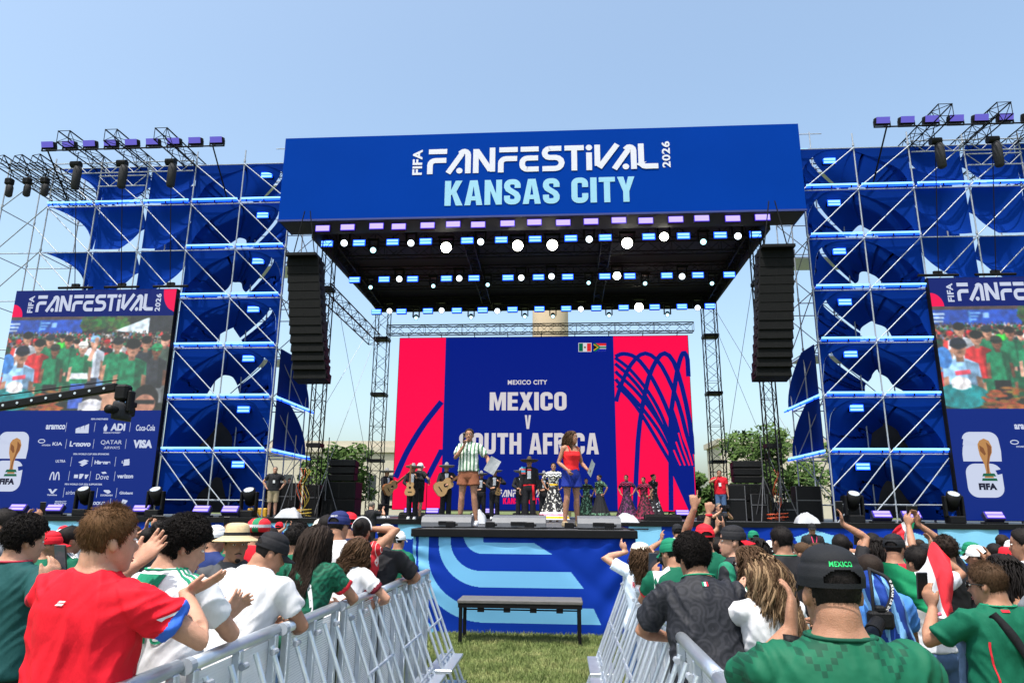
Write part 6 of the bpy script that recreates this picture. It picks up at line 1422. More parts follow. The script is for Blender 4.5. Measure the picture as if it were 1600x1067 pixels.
s = dress(f, 'tan', pattern_mat('red_lined_jersey', (.40, .012, .02), (.62, .45, .42), 'stripes', 26, .12), c_black, hr=('bun', 'black'), q=1, sleeve=.18, seed=17)
q = MB().tube([hd(f, headpt(.05+.06*abs(sin(t)), 0) if False else Vector((.094*cos(t), -.0, .02+.118*sin(t)))) for t in [pi*i/16 for i in range(17)]], .007*f.k, 6); q.build('hair_band', trim_white, f.root, True)
f = px_person('person in grey cap and black tee leaning over the far barricade end', 604, 819, 7.4, hat=.018, vox=.010, rz=-.4, lean=.42, w=1.15, fat=.03, head=(0, .1, 0), armR=((.10, .50, 1.12), (1, -.4, .1), (-.7, .5, -.1), .7), armL='rail'); dress(f, 'tan', c_black, c_black, hr=('undercap', 'black'), q=1, seed=18, sleeve=.8); cap(f, f.root, cloth_mat('grey_cap', (.40, .40, .41)), open_=True)
# ---- the near crowd on the right
f = px_person('person with thick curly black hair in black jersey, leaning on the right barricade', 1080, 832, 4.6, hat=.04, vox=.008, rz=.12, lean=.30, sh=1.05, w=1.05, head=(.25, .05, 0), armR=((.10, .42, 1.12), (1, -.6, .2), (-.7, .4, -.1), .5), armL=((.12, .40, 1.10), (1, -.6, .15), (-.7, .4, -.1), .5))
blk = pattern_mat('black_patterned_jersey', (.010, .011, .016), (.018, .019, .026), 'tribal', 11.)
s = dress(f, 'tan', blk, c_black, 2., None, trim_green, ('curly', 'black'), q=3, amp=.018, seed=21, sleeve=.8)
for x, m_ in ((-.018, trim_green), (-.006, trim_white), (.006, trim_red)): decal(f, s, lambda mb, fn: patch(mb, fn, x, x+.012, 1.44, 1.462, 3), m_, 'flag_patch')
shades(f, f.root)
f = px_person('person in black cap with green lettering and a patterned green jersey', 1292, 850, 2.25, hat=.018, vox=.0065, sh=1.0, w=1.04, fat=.01, head=(.0, .02, 0), armR=((.16, .40, 1.36), (.9, -.3, -1), (-.4, .3, .8), .4), armL=(('@', 1236, 985, 2.5), (1, -.2, -1), (-.2, .3, .9), .4, (.7, .3, 0)))
gj = pattern_mat('green_step_jersey', (.0025, .088, .045), (.002, .050, .027), 'blocks')
dress(f, 'tan', gj, c_denim, 2., None, cloth_mat('dark_green_trim', (.003, .05, .03)), ('undercap', 'black'), q=3, amp=.020, seed=22); cap(f, f.root, cloth_mat('black_cap', (.010, .011, .014), .8, .2, 30, .2, 500), open_=True, text=('MEXICO', cloth_mat('green_thread', (.02, .42, .12))))
S_, E_, W_, D_, *_x = f.arms[-1]; q = MB().bar(W_-D_*.055, W_-D_*.02, .036, 20); place(f, q).build('watch', blackp, f.root, True)
f = px_person('person with long streaked blonde hair in a white top', 1188, 868, 4.4, hat=.012, vox=.009, fem=True, rz=.30, head=(.45, .25, 0), armR='front', armL=(('@', 1160, 925, 4.7), (.9, -.4, -.6), (-.2, .6, .4), .6))
dress(f, 'light', c_white, cloth_mat('crimson_trousers', (.25, .01, .03)), 2., None, None, ('streaked', 'brown'), q=3, seed=23, amp=.016, facial=True)
f = px_person('person with light brown hair and sunglasses, behind the streaked blonde', 1168, 852, 5.3, hat=.012, vox=.011, fem=True, rz=.4, head=(.5, .1, 0)); dress(f, 'tan', pattern_mat('white_green_lines', (.72, .73, .74), (.01, .2, .11), 'stripes', 18, .2), c_denim, hr=('wavy', 'brown'), q=1, seed=24, facial=True); shades(f, f.root)
f = px_person('person in backwards black cap with red brim, smiling in profile', 1143, 820, 6.2, hat=.018, vox=.009, rz=.9, head=(.55, -.05, 0)); s = dress(f, 'light', pattern_mat('black_green_panel', (.012, .013, .018), (.01, .16, .09), 'stripes', 4.5, .25), c_black, hr=('undercap', 'black'), q=1, seed=25, facial=True); cap(f, f.root, c_black, brim=c_red, rev=pi, open_=True)
f = px_person('person with neat black hair in black jersey with red shoulder stripes', 1219, 821, 6.7, hat=.022, vox=.010, rz=.1, head=(.35, 0, 0), sh=1.05); s = dress(f, 'tan', c_black, c_black, hr=('short', 'black'), q=2, facial=True, seed=26, collar=trim_green)
for i, m_ in enumerate((trim_red, trim_white, trim_red)): decal(f, s, lambda mb, fn: mb.grid(10, 1, lambda u, v: fn(-.08-.11*u, -.03+.018*i+.010*v)), m_, 'shoulder_stripe', 'top')
f = px_person('person in cream cap and pale blue jersey with one hand on the cap', 1000, 848, 7.2, hat=.018, vox=.009, fem=True, rz=.1, head=(.0, .05, 0), armL=(('@', 979, 862, 7.3), (1, -.1, -.2), (.5, .3, .7), .5), armR='down'); s = dress(f, 'light', cloth_mat('pale_blue_jersey', (.55, .63, .74)), c_denim, hr=('wavy', 'brown'), q=1, seed=27)
cap(f, f.root, cloth_mat('cream_cap', (.58, .54, .47)), open_=True, grow=.017); decal(f, s, lambda mb, fn: letters(mb, 'RONALDO', -.12, .12, 1.30, 1.36, fn, .02, 1.2), trim_red, 'lettering', off=.006)
f = px_person('person in green cap and green jersey holding a phone, right barricade', 1048, 840, 6.0, hat=.018, vox=.010, rz=.15, lean=.1, head=(.35, .1, 0), armL=(('@', 1024, 905, 6.3), (.8, -.3, -1), (0, .3, 1), .7), armR='rail'); s = dress(f, 'tan', c_green, c_denim, hr=('undercap', 'black'), q=1, cuff=trim_red, seed=28); cap(f, f.root, cloth_mat('green_cap', (.006, .15, .08)))
phone(f, -1, 'phone held by the person in the green cap', .2, up=.06)
for sg in (-1, 1): decal(f, s, lambda mb, fn: mb.grid(10, 3, lambda u, v: fn(sg*(.07+.13*u), -.04+.06*v)), trim_white, 'shoulder_panel', 'top')
f = px_person('person in green jersey with a black sling bag, holding up a phone at the right', 1538, 877, 4.35, hat=.02, vox=.008, rz=.25, sh=1.02, w=1.03, head=(.45, .08, 0), armL=(('@', 1458, 950, 4.6), (.9, -.1, -1), (.15, .25, 1), .6), armR=((.16, .34, 1.32), (.8, -.3, -1), (-.6, .4, .5), .5))
s = dress(f, 'tan', c_green, c_black, 2., None, trim_green, ('short', 'brown'), q=3, facial=True, seed=29, amp=.016, sleeve=.75); shades(f, f.root)
strap(f, [(-.13, -.10, 1.46), (-.06, -.145, 1.35), (.03, -.15, 1.2), (.12, -.14, 1.05), (.2, -.08, .93)], .05, c_black, 'sling_strap'); q = MB().box((.24, -.05, .86), (.16, .10, .22), bev=.03); place(f, q).build('sling_bag', c_black, f.root, True)
decal(f, s, lambda mb, fn: patch(mb, fn, -.06, -.02, 1.468, 1.482, 4), trim_red, 'collar_mark'); decal(f, s, lambda mb, fn: mb.grid(2, 18, lambda u, v: fn(-.165+.008*u-.0*v+.012*sin(v*5), .95+.36*v)), trim_red, 'side_piping')
phone(f, -1, 'black phone raised by the person with the sling bag', .1, up=.05, screen=blackp)
S_, E_, W_, D_, *_x = f.arms[-1]; q = MB().bar(W_-D_*.05, W_-D_*.03, .034, 18); place(f, q).build('wristband', mat('pink_band', (.7, .12, .2), .5), f.root, True)
# flag wearers
def drape(name, lab, C, Y, colf, mats, nu=60, nv=36, dep=.05):
    "hanging cloth through photo-shaped control points; C = rows of (x,y,extra depth)"
    rows = [bez3([at(x, y, Y+d) for x, y, d in row], nu) for row in C]; n = min(len(r) for r in rows); o = rows[0][0].copy(); m = len(rows)
    def P(u, v):
        i = min(int(u*(n-1)), n-2); fu = u*(n-1)-i; pts = [r[i].lerp(r[i+1], fu) for r in rows]; t = v*(m-1); j = min(int(t), m-2); p = pts[j].lerp(pts[j+1], t-j)
        return p-o+Vector((0, 1, 0))*(.03*sin(u*17+v*5)*v+.02*noise.noise(Vector((u*6, v*5, 1))))*dep/.05
    g = MB().grid(nu, nv, P, colf).build(name, mats, None, True, loc=o); return tag(g, lab, 'flag')
f = px_person('person with a tricolour flag over the back, in blue jeans', 1430, 852, 5.8, hat=.02, vox=.010, fem=True, rz=.1, head=(.2, .0, 0), armR=(('@', 1456, 860, 6.0), (1, 0, -.3), (.1, .2, 1), .6), armL='down'); dress(f, 'tan', cloth_mat('light_grey_tee', (.55, .57, .62)), c_denim, hr=('short', 'black'), q=2, seed=31, hem=.95)
emb = cloth_mat('flag_emblem', (.16, .12, .05))
drape('flag', 'green white and red flag draped over the shoulders of the person in jeans', [[(1372, 877, -.2), (1400, 881, -.35), (1428, 893, -.4), (1445, 880, -.3), (1457, 846, .1), (1484, 872, .0)], [(1378, 896, -.2), (1408, 910, -.4), (1440, 920, -.45), (1458, 915, -.4), (1472, 890, -.1), (1490, 905, .0)], [(1392, 930, -.2), (1420, 942, -.42), (1450, 945, -.48), (1470, 950, -.42), (1480, 935, -.2), (1490, 940, .0)], [(1402, 948, -.2), (1430, 950, -.42), (1456, 962, -.48), (1474, 966, -.42), (1484, 960, -.2), (1489, 955, .0)]], 5.75,
  lambda u, v: 3 if (u-.52)**2*4+(v-.45)**2*2 < .012 else 0 if u < .40 else (1 if u < .66 else 2), [cloth_mat('flag_green', (.004, .17, .07)), trim_white, cloth_mat('flag_red', (.72, .03, .045)), emb])
f = px_person('person in a blue striped flag cape with a camera on a strap', 1356, 861, 4.9, hat=.02, vox=.010, rz=-.1, sh=.92, head=(.3, .1, 0), armR='front', armL=((.10, .2, 1.1), (1, -.4, 0), (-.5, .6, 0), .5)); dress(f, 'tan', cloth_mat('sky_blue_tee', (.06, .20, .55)), c_black, hr=('tight', 'dark'), q=1, seed=32)
drape('flag', 'royal and pale blue striped flag worn as a cape, below the camera strap', [[(1342, 894, -.12), (1358, 890, -.22), (1376, 896, -.22), (1392, 910, -.12)], [(1346, 915, -.2), (1364, 915, -.3), (1390, 920, -.28), (1412, 940, -.1)], [(1356, 950, -.2), (1376, 955, -.3), (1402, 962, -.28), (1424, 975, -.1)], [(1366, 1000, -.18), (1384, 1002, -.28), (1410, 1005, -.26), (1434, 1008, -.08)]], 4.85,
  lambda u, v: 1 if ((u*3.2+.15*sin(v*4)) % 1.) < .36 else 0, [cloth_mat('flag_blue', (.012, .045, .26)), cloth_mat('flag_pale_blue', (.16, .36, .66))])
a = [at(1356, 888, 4.62), at(1388, 905, 4.52), at(1392, 935, 4.5), at(1376, 968, 4.5)]
t = thing('camera', 'black camera with long lens hanging on a lettered strap over the blue cape', 'camera', a[3]); c0 = a[3]
q = MB(); q.tube([p-c0 for p in bez3(a, 20)], .012, 6); q.tube([p-c0 for p in bez3([at(1358, 888, 4.6), at(1362, 920, 4.5), at(1366, 966, 4.5)], 14)], .010, 6); q.build('strap', c_black, t, True)
MB().box((0, 0, 0), (.14, .07, .10), bev=.015).box((0, 0, .06), (.06, .06, .04), bev=.012).build('camera_body', blackp, t); MB().bar((-.03, -.03, -.01), (-.08, -.09, -.04), .042, 18).bar((-.08, -.09, -.04), (-.10, -.115, -.052), .046, 18).build('lens', blackp, t); MB().bar((-.1005, -.1155, -.0523), (-.102, -.1175, -.0532), .036, 18).build('lens_glass', mat('lens_glass', (.02, .025, .05), .05), t)
b_ = bez3(a, 40); mb = MB()
def sf(u, v):
    i = min(int(u*(len(b_)-1)), len(b_)-2); p = b_[i].lerp(b_[i+1], u*(len(b_)-1)-i); d = (b_[i+1]-b_[i]).normalized(); return p-c0+Vector((d.z, 0, -d.x))*(v)+Vector((0, -.0135, 0))
letters(mb, 'EOS R5 MARK II', .92, .35, .007, -.007, sf, .03, 1.1); mb.build('lettering', trim_white, t)
# ------------------------------------------------------------------ people and props on the stage
grey_metal = mat('dull_grey_metal', (.10, .10, .11), .5, .5, .2)
c_suit = cloth_mat('black_charro_suit', (.010, .010, .013)); silver = mat('silver_trim', (.55, .55, .58), .35, .6, .1); wood_l = mat('pale_guitar_wood', (.34, .20, .085), .4, 0, .15, 12); wood_d = mat('dark_guitar_wood', (.16, .06, .02), .35, 0, .2, 12)
def skirt(f, mats, ztop=1.0, zb=.06, r0=.15, r1=.46, name='skirt', waves=11, bands=((.0, 0),)):
    def P(u, v):
        t = 2*pi*u; r = r0+(r1-r0)*v**1.25; r *= 1+.07*v*sin(waves*t)+.03*v*sin(5*t+1); return f.T((cos(t)*r, sin(t)*r*.9, ztop+(zb-ztop)*v))*f.k
    def kf(u, v):
        k = 0
        for b, i in bands:
            if v >= b: k = i
        return k
    o = MB().grid(72, 30, P, kf).build(name, mats, f.root, True); return o
def guitar(p, rot, lab, body_m, s=1.):
    t = thing('guitar', lab, 'guitar', p); t.rotation_euler = rot
    pr = [(.0, -.24), (.10, -.235), (.17, -.19), (.19, -.11), (.165, -.03), (.125, .03), (.115, .07), (.135, .13), (.13, .19), (.08, .235), (.0, .245)]; o = [(x*s, z*s) for x, z in pr]; o = o+[(-x, z) for x, z in o[::-1][1:-1]]
    MB().prism(o, -.05*s, .05*s, lambda u, v, w: Vector((u, w, v))).build('body', body_m, t)
    MB().prism([(x*.97, z*.97) for x, z in o], -.054*s, -.0505*s, lambda u, v, w: Vector((u, w, v))).build('soundboard', wood_l, t)
    MB().bar((0, -.056*s, .05*s), (0, -.0545*s, .05*s), .045*s, 18).build('sound_hole', blackm, t)
    MB().box((0, -.06*s, .46*s), (.055*s, .03*s, .5*s)).build('neck', wood_d, t); MB().box((0, -.055*s, .78*s), (.075*s, .02*s, .16*s), bev=.01).build('headstock', wood_d, t); MB().box((0, -.058*s, -.10*s), (.14*s, .01, .02*s)).build('bridge', blackm, t); return t
def sheet(p, rot, lab): t = MB().grid(6, 6, lambda u, v: ((u-.5)*.21, .012*sin(u*3)*v, (v-.5)*.29)).build('paper_sheet', trim_white, None, True, loc=p); t.rotation_euler = rot; return tag(t, lab, 'paper')
def mic(p, d, lab):
    t = thing('microphone', lab, 'microphone', p); d = Vector(d).normalized(); MB().bar((0, 0, 0), d*.17, .013, 10, .018).build('handle', blackp, t, True); MB().ell(d*.2, (.028, .028, .03), 12, 8).build('grille', mat('mic_grille', (.05, .05, .055), .4, .7), t, True); return t
f = person('presenter in a green striped shirt and brown shorts, speaking into a microphone', (at(733, 700, 13.3).x, 13.3, DECK), ztop=None, h=1.83, rz=pi-.1, anchor='feet', vox=.009, fem=True, head=(.1, 0, 0), legs=.05, armR=((.05, .20, 1.40), (.8, -.2, -1), (-.2, .25, 1), .9), armL=((.40, .16, 1.04), (.5, -.6, -.4), (.4, .7, .0), .6))
r = f.root; body(f, r, SK['tan']); s = shirt(f, r, pattern_mat('candy_stripe_shirt', (.62, .66, .60), (.06, .17, .09), 'stripes', 15, .42), hem=.93, sleeve=.75, amp=.012, loose=1.); trousers(f, r, cloth_mat('rust_brown_shorts', (.23, .085, .045)), cut=.42, top=1.04, flare=.02); bun(f, r, H_('dark'), .04); face(f, r, H_('dark')); shoes(f, r, trim_white)
for sg in (-1, 1): q = MB().box((sg*.185, 0, .86), (.012, .05, .22)); place(f, q).build('side_stripe', trim_white, r)
S_, E_, W_, D_, *_x = f.arms[1]; mic(wpos(f, W_+Vector((0, .05, .05))), (0, .45, .85), 'black microphone held to the mouth of the presenter in stripes')
S_, E_, W_, D_, *_x = f.arms[-1]; sheet(wpos(f, W_+Vector((-.10, .17, .0))), (.3, .5, .2), 'white sheet of paper held out by the presenter in stripes')
f = person('presenter in a red sleeveless top and blue shorts, turned in profile to the right', (at(892, 700, 13.6).x, 13.6, DECK), h=1.82, rz=pi+.62, anchor='feet', vox=.009, fem=True, head=(.6, 0, 0), legs=.04, armR=((.20, .16, 1.0), (.4, -1, -.2), (.0, .7, -.7), .7), armL=((.22, .20, 1.02), (.5, -1, -.2), (0, .8, -.4), .6))
r = f.root; body(f, r, SK['tan']); shirt(f, r, cloth_mat('coral_red_top', (.72, .02, .025)), hem=.98, sleeve=0, vn=1.36, amp=.006); trousers(f, r, cloth_mat('royal_blue_shorts', (.01, .025, .22)), cut=.45, top=1.04, flare=.03); longhair(f, r, H_('brown'), .42, n=800, seed=6); face(f, r, H_('brown')); shoes(f, r, c_khaki)
for sg in (-1, 1): strap(f, [(sg*.10, .115, 1.33), (sg*.105, .06, 1.43), (sg*.10, -.06, 1.42), (sg*.09, -.10, 1.33)], .02, MATS['coral_red_top'])
S_, E_, W_, D_, *_x = f.arms[1]; mic(wpos(f, W_+Vector((0, .08, -.06))), (0, .8, .2), 'black microphone held at the hip of the presenter in red')
S_, E_, W_, D_, *_x = f.arms[-1]; sheet(wpos(f, W_+Vector((0, .12, .02))), (.2, .4, 1.2), 'white sheet of paper held by the presenter in red')
def mariachi(px, Y, lab, rz=pi, h=1.74, hatm=None, armR=((.10, .26, 1.05), (1, -.5, 0), (-.6, .5, .2), .5), armL=((.20, .30, 1.25), (1, -.3, -.5), (-.3, .5, .5), .6), sash=None, vox=.014, big=False):
    p = at(px, 760, Y); f = person(lab, (p.x, Y, DECK), h=h, rz=rz, anchor='feet', vox=vox, armR=armR, armL=armL, head=(0, 0, 0)); r = f.root
    body(f, r, SK['tan'], hands=vox < .013 or True); s = shirt(f, r, c_suit, hem=.97, sleeve=1.9, amp=.006); trousers(f, r, c_suit, top=1.0, flare=.02); shoes(f, r, trim_white); hair(f, r, H_('black'), .006)
    face(f, r, H_('black'), (.28, .11, .09)); hatlathe(f, r, SOMBRERO, hatm or cloth_mat('grey_sombrero', (.20, .20, .21)), 'sombrero', silver)
    decal(f, s, lambda mb, fn: patch(mb, fn, -.05, .05, 1.16, 1.44, 10), trim_white, 'shirt_front', 'front'); decal(f, s, lambda mb, fn: (patch(mb, fn, -.06, .0, 1.38, 1.43, 4), patch(mb, fn, .0, .06, 1.38, 1.43, 4)), sash or silver, 'bow_tie', 'front', off=.01)
    for sg in (-1, 1):
        q = MB().tube([(sg*.165, -.0, .9), (sg*.155, .0, .5), (sg*.15, .0, .12)], .012, 5); place(f, q).build('trouser_trim', silver, r)
    if sash:
        q = MB().rings([ell_ring(f, z, .178, .125, -.004) for z in (.95, 1.06)], False); place(f, q).build('sash', sash, r, True)
    return f
up = ((.20, .34, 1.30), (1, -.3, -.4), (-.4, .4, .8), .8)
f = mariachi(603, 25.5, 'musician in sombrero playing a guitar beside the left column', rz=pi+1.0); guitar(wpos(f, (.04, .26, 1.08)), (.2, .9, 1.0), 'dark guitar played beside the left column', wood_d, 1.2)
f = mariachi(645, 22.8, 'musician in sombrero holding a pale guitar upright, beside the stagehand', armL=((.16, .32, 1.3), (1, -.3, -.6), (0, .3, 1), .8)); guitar(wpos(f, (.02, .30, .95)), (0, 0, .0), 'pale guitar held upright beside the stagehand', wood_l, .9)
f = mariachi(697, 22.4, 'musician in sombrero playing a large guitar slung low, left of the presenters', rz=pi+.25); guitar(wpos(f, (.10, .25, 1.02)), (0, .95, .25), 'large brown guitar slung low, played left of the presenters', wood_d, 1.3)
f = mariachi(752, 26, 'musician in sombrero right behind the presenter in stripes', h=1.68); f = mariachi(773, 25, 'musician in sombrero with a violin, behind the paper of the presenter in stripes'); t = guitar(wpos(f, (-.15, .25, .95)), (.3, .2, 0), 'small dark violin held low behind the presenters', wood_d, .55); t.name = 'violin'; t['category'] = 'violin'
f = mariachi(814, 24.5, 'musician in dark suit half hidden behind the singer in the wide sombrero', h=1.70); f = mariachi(850, 25.5, 'musician in grey sombrero between the singer and the dancer in white and black', h=1.66)
f = mariachi(827, 20.6, 'singer in a wide dark sombrero and black suit with a red sash', h=1.80, hatm=cloth_mat('dark_gold_sombrero', (.055, .042, .03)), armR='down', armL='down', sash=cloth_mat('red_sash', (.55, .01, .02)), vox=.011)
q = MB().grid(14, 18, lambda u, v: f.T((.10+.12*u, .02+.14*cos(v*pi-.3), 1.5-.55*abs(v-.4)))*f.k); q.build('serape', pattern_mat('serape_stripes', (.03, .22, .35), (.5, .06, .05), 'stripes', 9, .4, axis=2), f.root, True)
q = MB().grid(4, 12, lambda u, v: (f.T((-.14-.02*v+.06*u, .14+.03*sin(v*5), 1.0-.42*v)))*f.k); q.build('sash_tail', MATS['red_sash'], f.root, True)
def dancer(px, Y, lab, top, mats, bands, h=1.64, rz=pi, armR='hip', armL='hip', sk='tan'):
    p = at(px, 760, Y); f = person(lab, (p.x, Y, DECK), h=h, rz=rz, anchor='feet', vox=.013, fem=True, armR=armR, armL=armL); r = f.root
    body(f, r, SK[sk]); shirt(f, r, top, hem=.98, sleeve=.8, amp=.008, loose=.2); skirt(f, mats, bands=bands); bun(f, r, H_('black')); face(f, r, H_('black'), (.45, .05, .06))
    q = MB()
    for z, rr in ((1.40, .235), (1.33, .245)): q.tube([f.T((cos(t)*rr*.95, sin(t)*rr*.62-.01, z+.02*sin(9*t))) for t in [2*pi*i/40 for i in range(40)]], .02, 6, closed=True)
    place(f, q).build('ruffle', mats[-1], r, True); return f
fl = pattern_mat('floral_white', (.55, .53, .48), (.015, .015, .018), 'splash', 17, .50); yl = cloth_mat('yellow_ribbon', (.75, .42, .02)); pk = cloth_mat('pink_ribbon', (.70, .05, .15)); skm = pattern_mat('floral_black', (.012, .012, .015), (.52, .50, .47), 'splash', 14, .56)
f = dancer(865, 20.6, 'dancer in a white and black floral dress with yellow and pink ribbons, facing forward', fl, [skm, pk, trim_white, yl, trim_white], ((0, 0), (.78, 2), (.82, 1), (.87, 2), (.91, 3), (.96, 2)), h=1.68)
for i, z in enumerate((1.28, 1.05)): q = MB().rings([ell_ring(f, z+d, .17-.03*i, .13, .0) for d in (0, .05)], False); place(f, q).build('ribbon', yl, f.root, True)
gn = pattern_mat('floral_green', (.012, .03, .018), (.12, .25, .16), 'splash', 15, .55); pp = pattern_mat('floral_purple', (.010, .006, .016), (.10, .02, .075), 'splash', 15, .52); rd = pattern_mat('floral_red', (.016, .005, .008), (.17, .012, .04), 'splash', 15, .52); dkf = pattern_mat('floral_dark', (.012, .010, .014), (.40, .42, .44), 'splash', 8, .60)
rdk = cloth_mat('dark_rose_ribbon', (.22, .02, .06))
dancer(937, 26.5, 'dancer in a dark green ruffled dress before the blue of the big screen', gn, [c_black, gn], ((0, 0), (.8, 1)), rz=pi-.9)
dancer(979, 26.5, 'dancer in a purple and black ruffled dress, hands on hips', pp, [pp, rdk], ((0, 0), (.9, 1)), rz=pi-.4)
dancer(1006, 26.2, 'shorter dancer in a red and purple floral dress', rd, [rd, rdk], ((0, 0), (.92, 1)), h=1.55, rz=pi-.6)
dancer(1021, 27, 'tall dancer in a black dress with pale flowers, beside the shorter dancer', dkf, [dkf, c_black], ((0, 0), (.9, 1)), h=1.70, rz=pi+.9, armR='down')
dancer(916, 28.5, 'dancer in a teal dress half hidden behind the presenter in red', gn, [gn, c_black], ((0, 0), (.9, 1)), h=1.6)
p = at(655, 760, 23.4); f = person('stagehand in white cap, black tee and shorts, back turned beside a guitarist', (p.x, 23.4, DECK), h=1.84, rz=-.7, anchor='feet', vox=.012, armR=((.22, .22, 1.12), (1, -.3, -.2), None, .5)); dress(f, 'light', c_black, c_black, .9, hr=('tight', 'brown'), q=0); cap(f, f.root, c_white)
t = thing('microphone_stand', 'thin black microphone stand beside the stagehand in the white cap', 'microphone stand', (at(667, 760, 23.2).x, 23.2, DECK)); MB().bar((0, 0, 0), (0, 0, 1.45), .012, 6).build('pole', blackm, t); MB().lathe([(.14, 0), (.14, .02), (.02, .03)], n=16).build('base', blackm, t); MB().bar((0, 0, 1.4), (.1, -.2, 1.5), .02, 8).build('microphone', blackp, t)
def crew(px, Y, lab, top, bottom, cut, h, rz, hr, sk='light', z=DECK, **kw):
    p = at(px, 760, Y); f = person(lab, (p.x, Y, z), h=h, rz=rz, anchor='feet', vox=.013, **kw); dress(f, sk, top, bottom, cut, hr=hr, q=0, facial=True); return f
f = crew(428, 24.7, 'bald crew member in black tee and khaki shorts standing by the left tower', c_black, c_khaki, .95, 1.80, pi+.3, ('tight', 'grey'), armR='hip', armL='hip'); strap(f, [(-.05, .1, 1.45), (0, .14, 1.25), (.05, .1, 1.45)], .015, c_black, 'lanyard'); q = MB().box((0, .15, 1.2), (.07, .01, .10)); place(f, q).build('badge', trim_white, f.root)
f = crew(1125, 25.5, 'crew member in red tee with a badge beside the right speaker stack', c_red, c_denim, 2., 1.78, pi-.2, ('tight', 'black'), 'tan', armR=((.1, .2, 1.42), (1, -.2, -.5), (-.3, .1, 1), .8)); q = MB().box((0, .155, 1.22), (.08, .01, .12)); place(f, q).build('badge', trim_white, f.root)
f = crew(452, 26.5, 'crew member in dark clothes sitting back among cables by the left column', c_navy, c_black, 2., 1.45, pi, ('short', 'brown'))
for px, py, Y, lab, rl in ((581, 784, 21.6, 'camera operator in black shooting from a riser left of the runway', 'black riser box under the camera operator left of the runway'), (1122, 786, 20.6, 'photographer in dark clothes with a raised camera, in front of the right of the stage', 'black riser box under the photographer right of the runway')):
    p = at(px, py, Y); f = person(lab, (p.x, Y, p.z-1.74), ztop=None, h=1.77, rz=-.6 if px < 800 else pi+.3, anchor='feet', vox=.014, armR=((.12, .34, 1.5), (1, -.3, -.8), (0, .5, .8), .7), armL=((.06, .38, 1.46), (1, -.3, -.8), (0, .5, .8), .7)); dress(f, 'light', c_black, c_black, hr=('tight', 'grey'), q=0)
    tag(MB().box((0, 0, (p.z-1.74)/2), (.9, .8, p.z-1.74), bev=.02).build('riser_box', blackp, None, loc=(p.x, Y, 0)), rl, 'riser')
    t = thing('video_camera', 'black video camera held by the %s' % lab.split(' in ')[0], 'camera', wpos(f, (.05, .42, 1.58))); MB().box((0, 0, 0), (.14, .34, .18), bev=.02).build('camera_body', blackp, t); MB().bar((0, .15, 0), (0, .32, 0), .05, 12).build('lens', blackp, t)
    t.rotation_euler = (0, 0, f.root.rotation_euler.z)
# odds and ends on the deck
pale_cover = cloth_mat('pale_grey_cover', (.34, .35, .38))
def lump(px, Y, w, h, lab, m=pale_cover, nm='dust_cover'):
    p = at(px, 806, Y); q = MB(); r = random.Random(px)
    q.grid(18, 12, lambda u, v: ((u-.5)*w*(1.05-v*.25*abs(u-.5)), (v-.5)*.6, max(0, h*(sin(pi*min(1, max(0, u))))**.45*(sin(pi*v))**.5*(1+.3*noise.noise(Vector((u*3+px, v*3, 0)))+.12*noise.noise(Vector((u*9+px, v*9, 0)))))))
    tag(q.build(nm, m, None, True, loc=(p.x, Y, DECK)), lab, 'cover')
lump(452, 24.2, .8, .34, 'crumpled white cover lying on the deck by the left tower'); lump(977, 20.4, .70, .22, 'pale grey cover over a small device right of the runway', pale_cover); lump(1259, 21.8, .62, .3, 'white cover slumped on the stage edge by the right tower'); lump(747, 16.5, .4, .3, 'small white cover on the runway behind the presenter in stripes')
tag(MB().box((0, 0, .16), (.7, .4, .32), bev=.03).build('equipment_case', mat('yellow_plastic', (.55, .30, .02), .5), None, loc=(at(404, 806, 25.2).x, 25.2, DECK)), 'yellow equipment case beside the left tower', 'case')
for px, Y, m_, lab in ((466, 25.3, 'orange_cable', 'orange'), (473, 25.0, 'yellow_cable', 'yellow'), (1213, 25.2, 'orange_cable', 'bright orange')):
    m = mat(m_, (.45, .06, .015) if 'orange' in m_ else (.32, .22, .02), .5); x = at(px, 780, Y).x; q = MB()
    for i in range(3): q.tube([(.05*i+.10*sin(k*.8+i), .05*i, 1.75-.13*k-.05*i) for k in range(13)], .011, 5)
    q.tube([(.35*cos(k*.5), .2*sin(k*.5), .04+.01*k) for k in range(26)], .02, 5); tag(q.build('hanging_cable', m, None, True, loc=(x, Y, DECK)), '%s cables hanging from a stand and coiled on the deck' % lab, 'cable')
for px, Y, side in ((455, 24.9, 'left'), (508, 25.6, 'left'), (1195, 25.2, 'right'), (1222, 24.9, 'right')):
    x = at(px, 780, Y).x; t = thing('tripod_stand', 'tall grey tripod stand among the cables on the %s of the stage, %s one' % (side, 'outer' if px in (455, 1222) else 'inner'), 'stand', (x, Y, DECK))
    for a in (0, 2.1, 4.2): MB().bar((.55*cos(a), .45*sin(a), 0), (0, 0, 1.5), .016, 6).build('leg', grey_metal, t)
    MB().bar((0, 0, .6), (0, 0, 2.9), .018, 8).build('pole', grey_metal, t)
r_ = random.Random(9)
for side, x0, x1 in (('left', -11, -7.4), ('right', 6.0, 10.5)):
    for i in range(7):
        x = r_.uniform(x0, x1); y = r_.uniform(25.8, 27.6); w, d, h = r_.uniform(.5, 1.1), .6, r_.uniform(.5, 1.3); t = thing('flight_case', 'black road case in the clutter at the %s of the stage, %s of seven' % (side, NTH[i]), 'case', (x, y, DECK))
        MB().box((0, 0, h/2), (w, d, h), bev=.015).build('case_body', blackp, t); q = MB()
        for sx in (-1, 1): q.box((sx*w/2, -d/2, h/2), (.03, .03, h*.98))
        q.box((0, -d/2-.005, h*.6), (w, .02, .03)); q.build('case_edge', grey_metal, t)
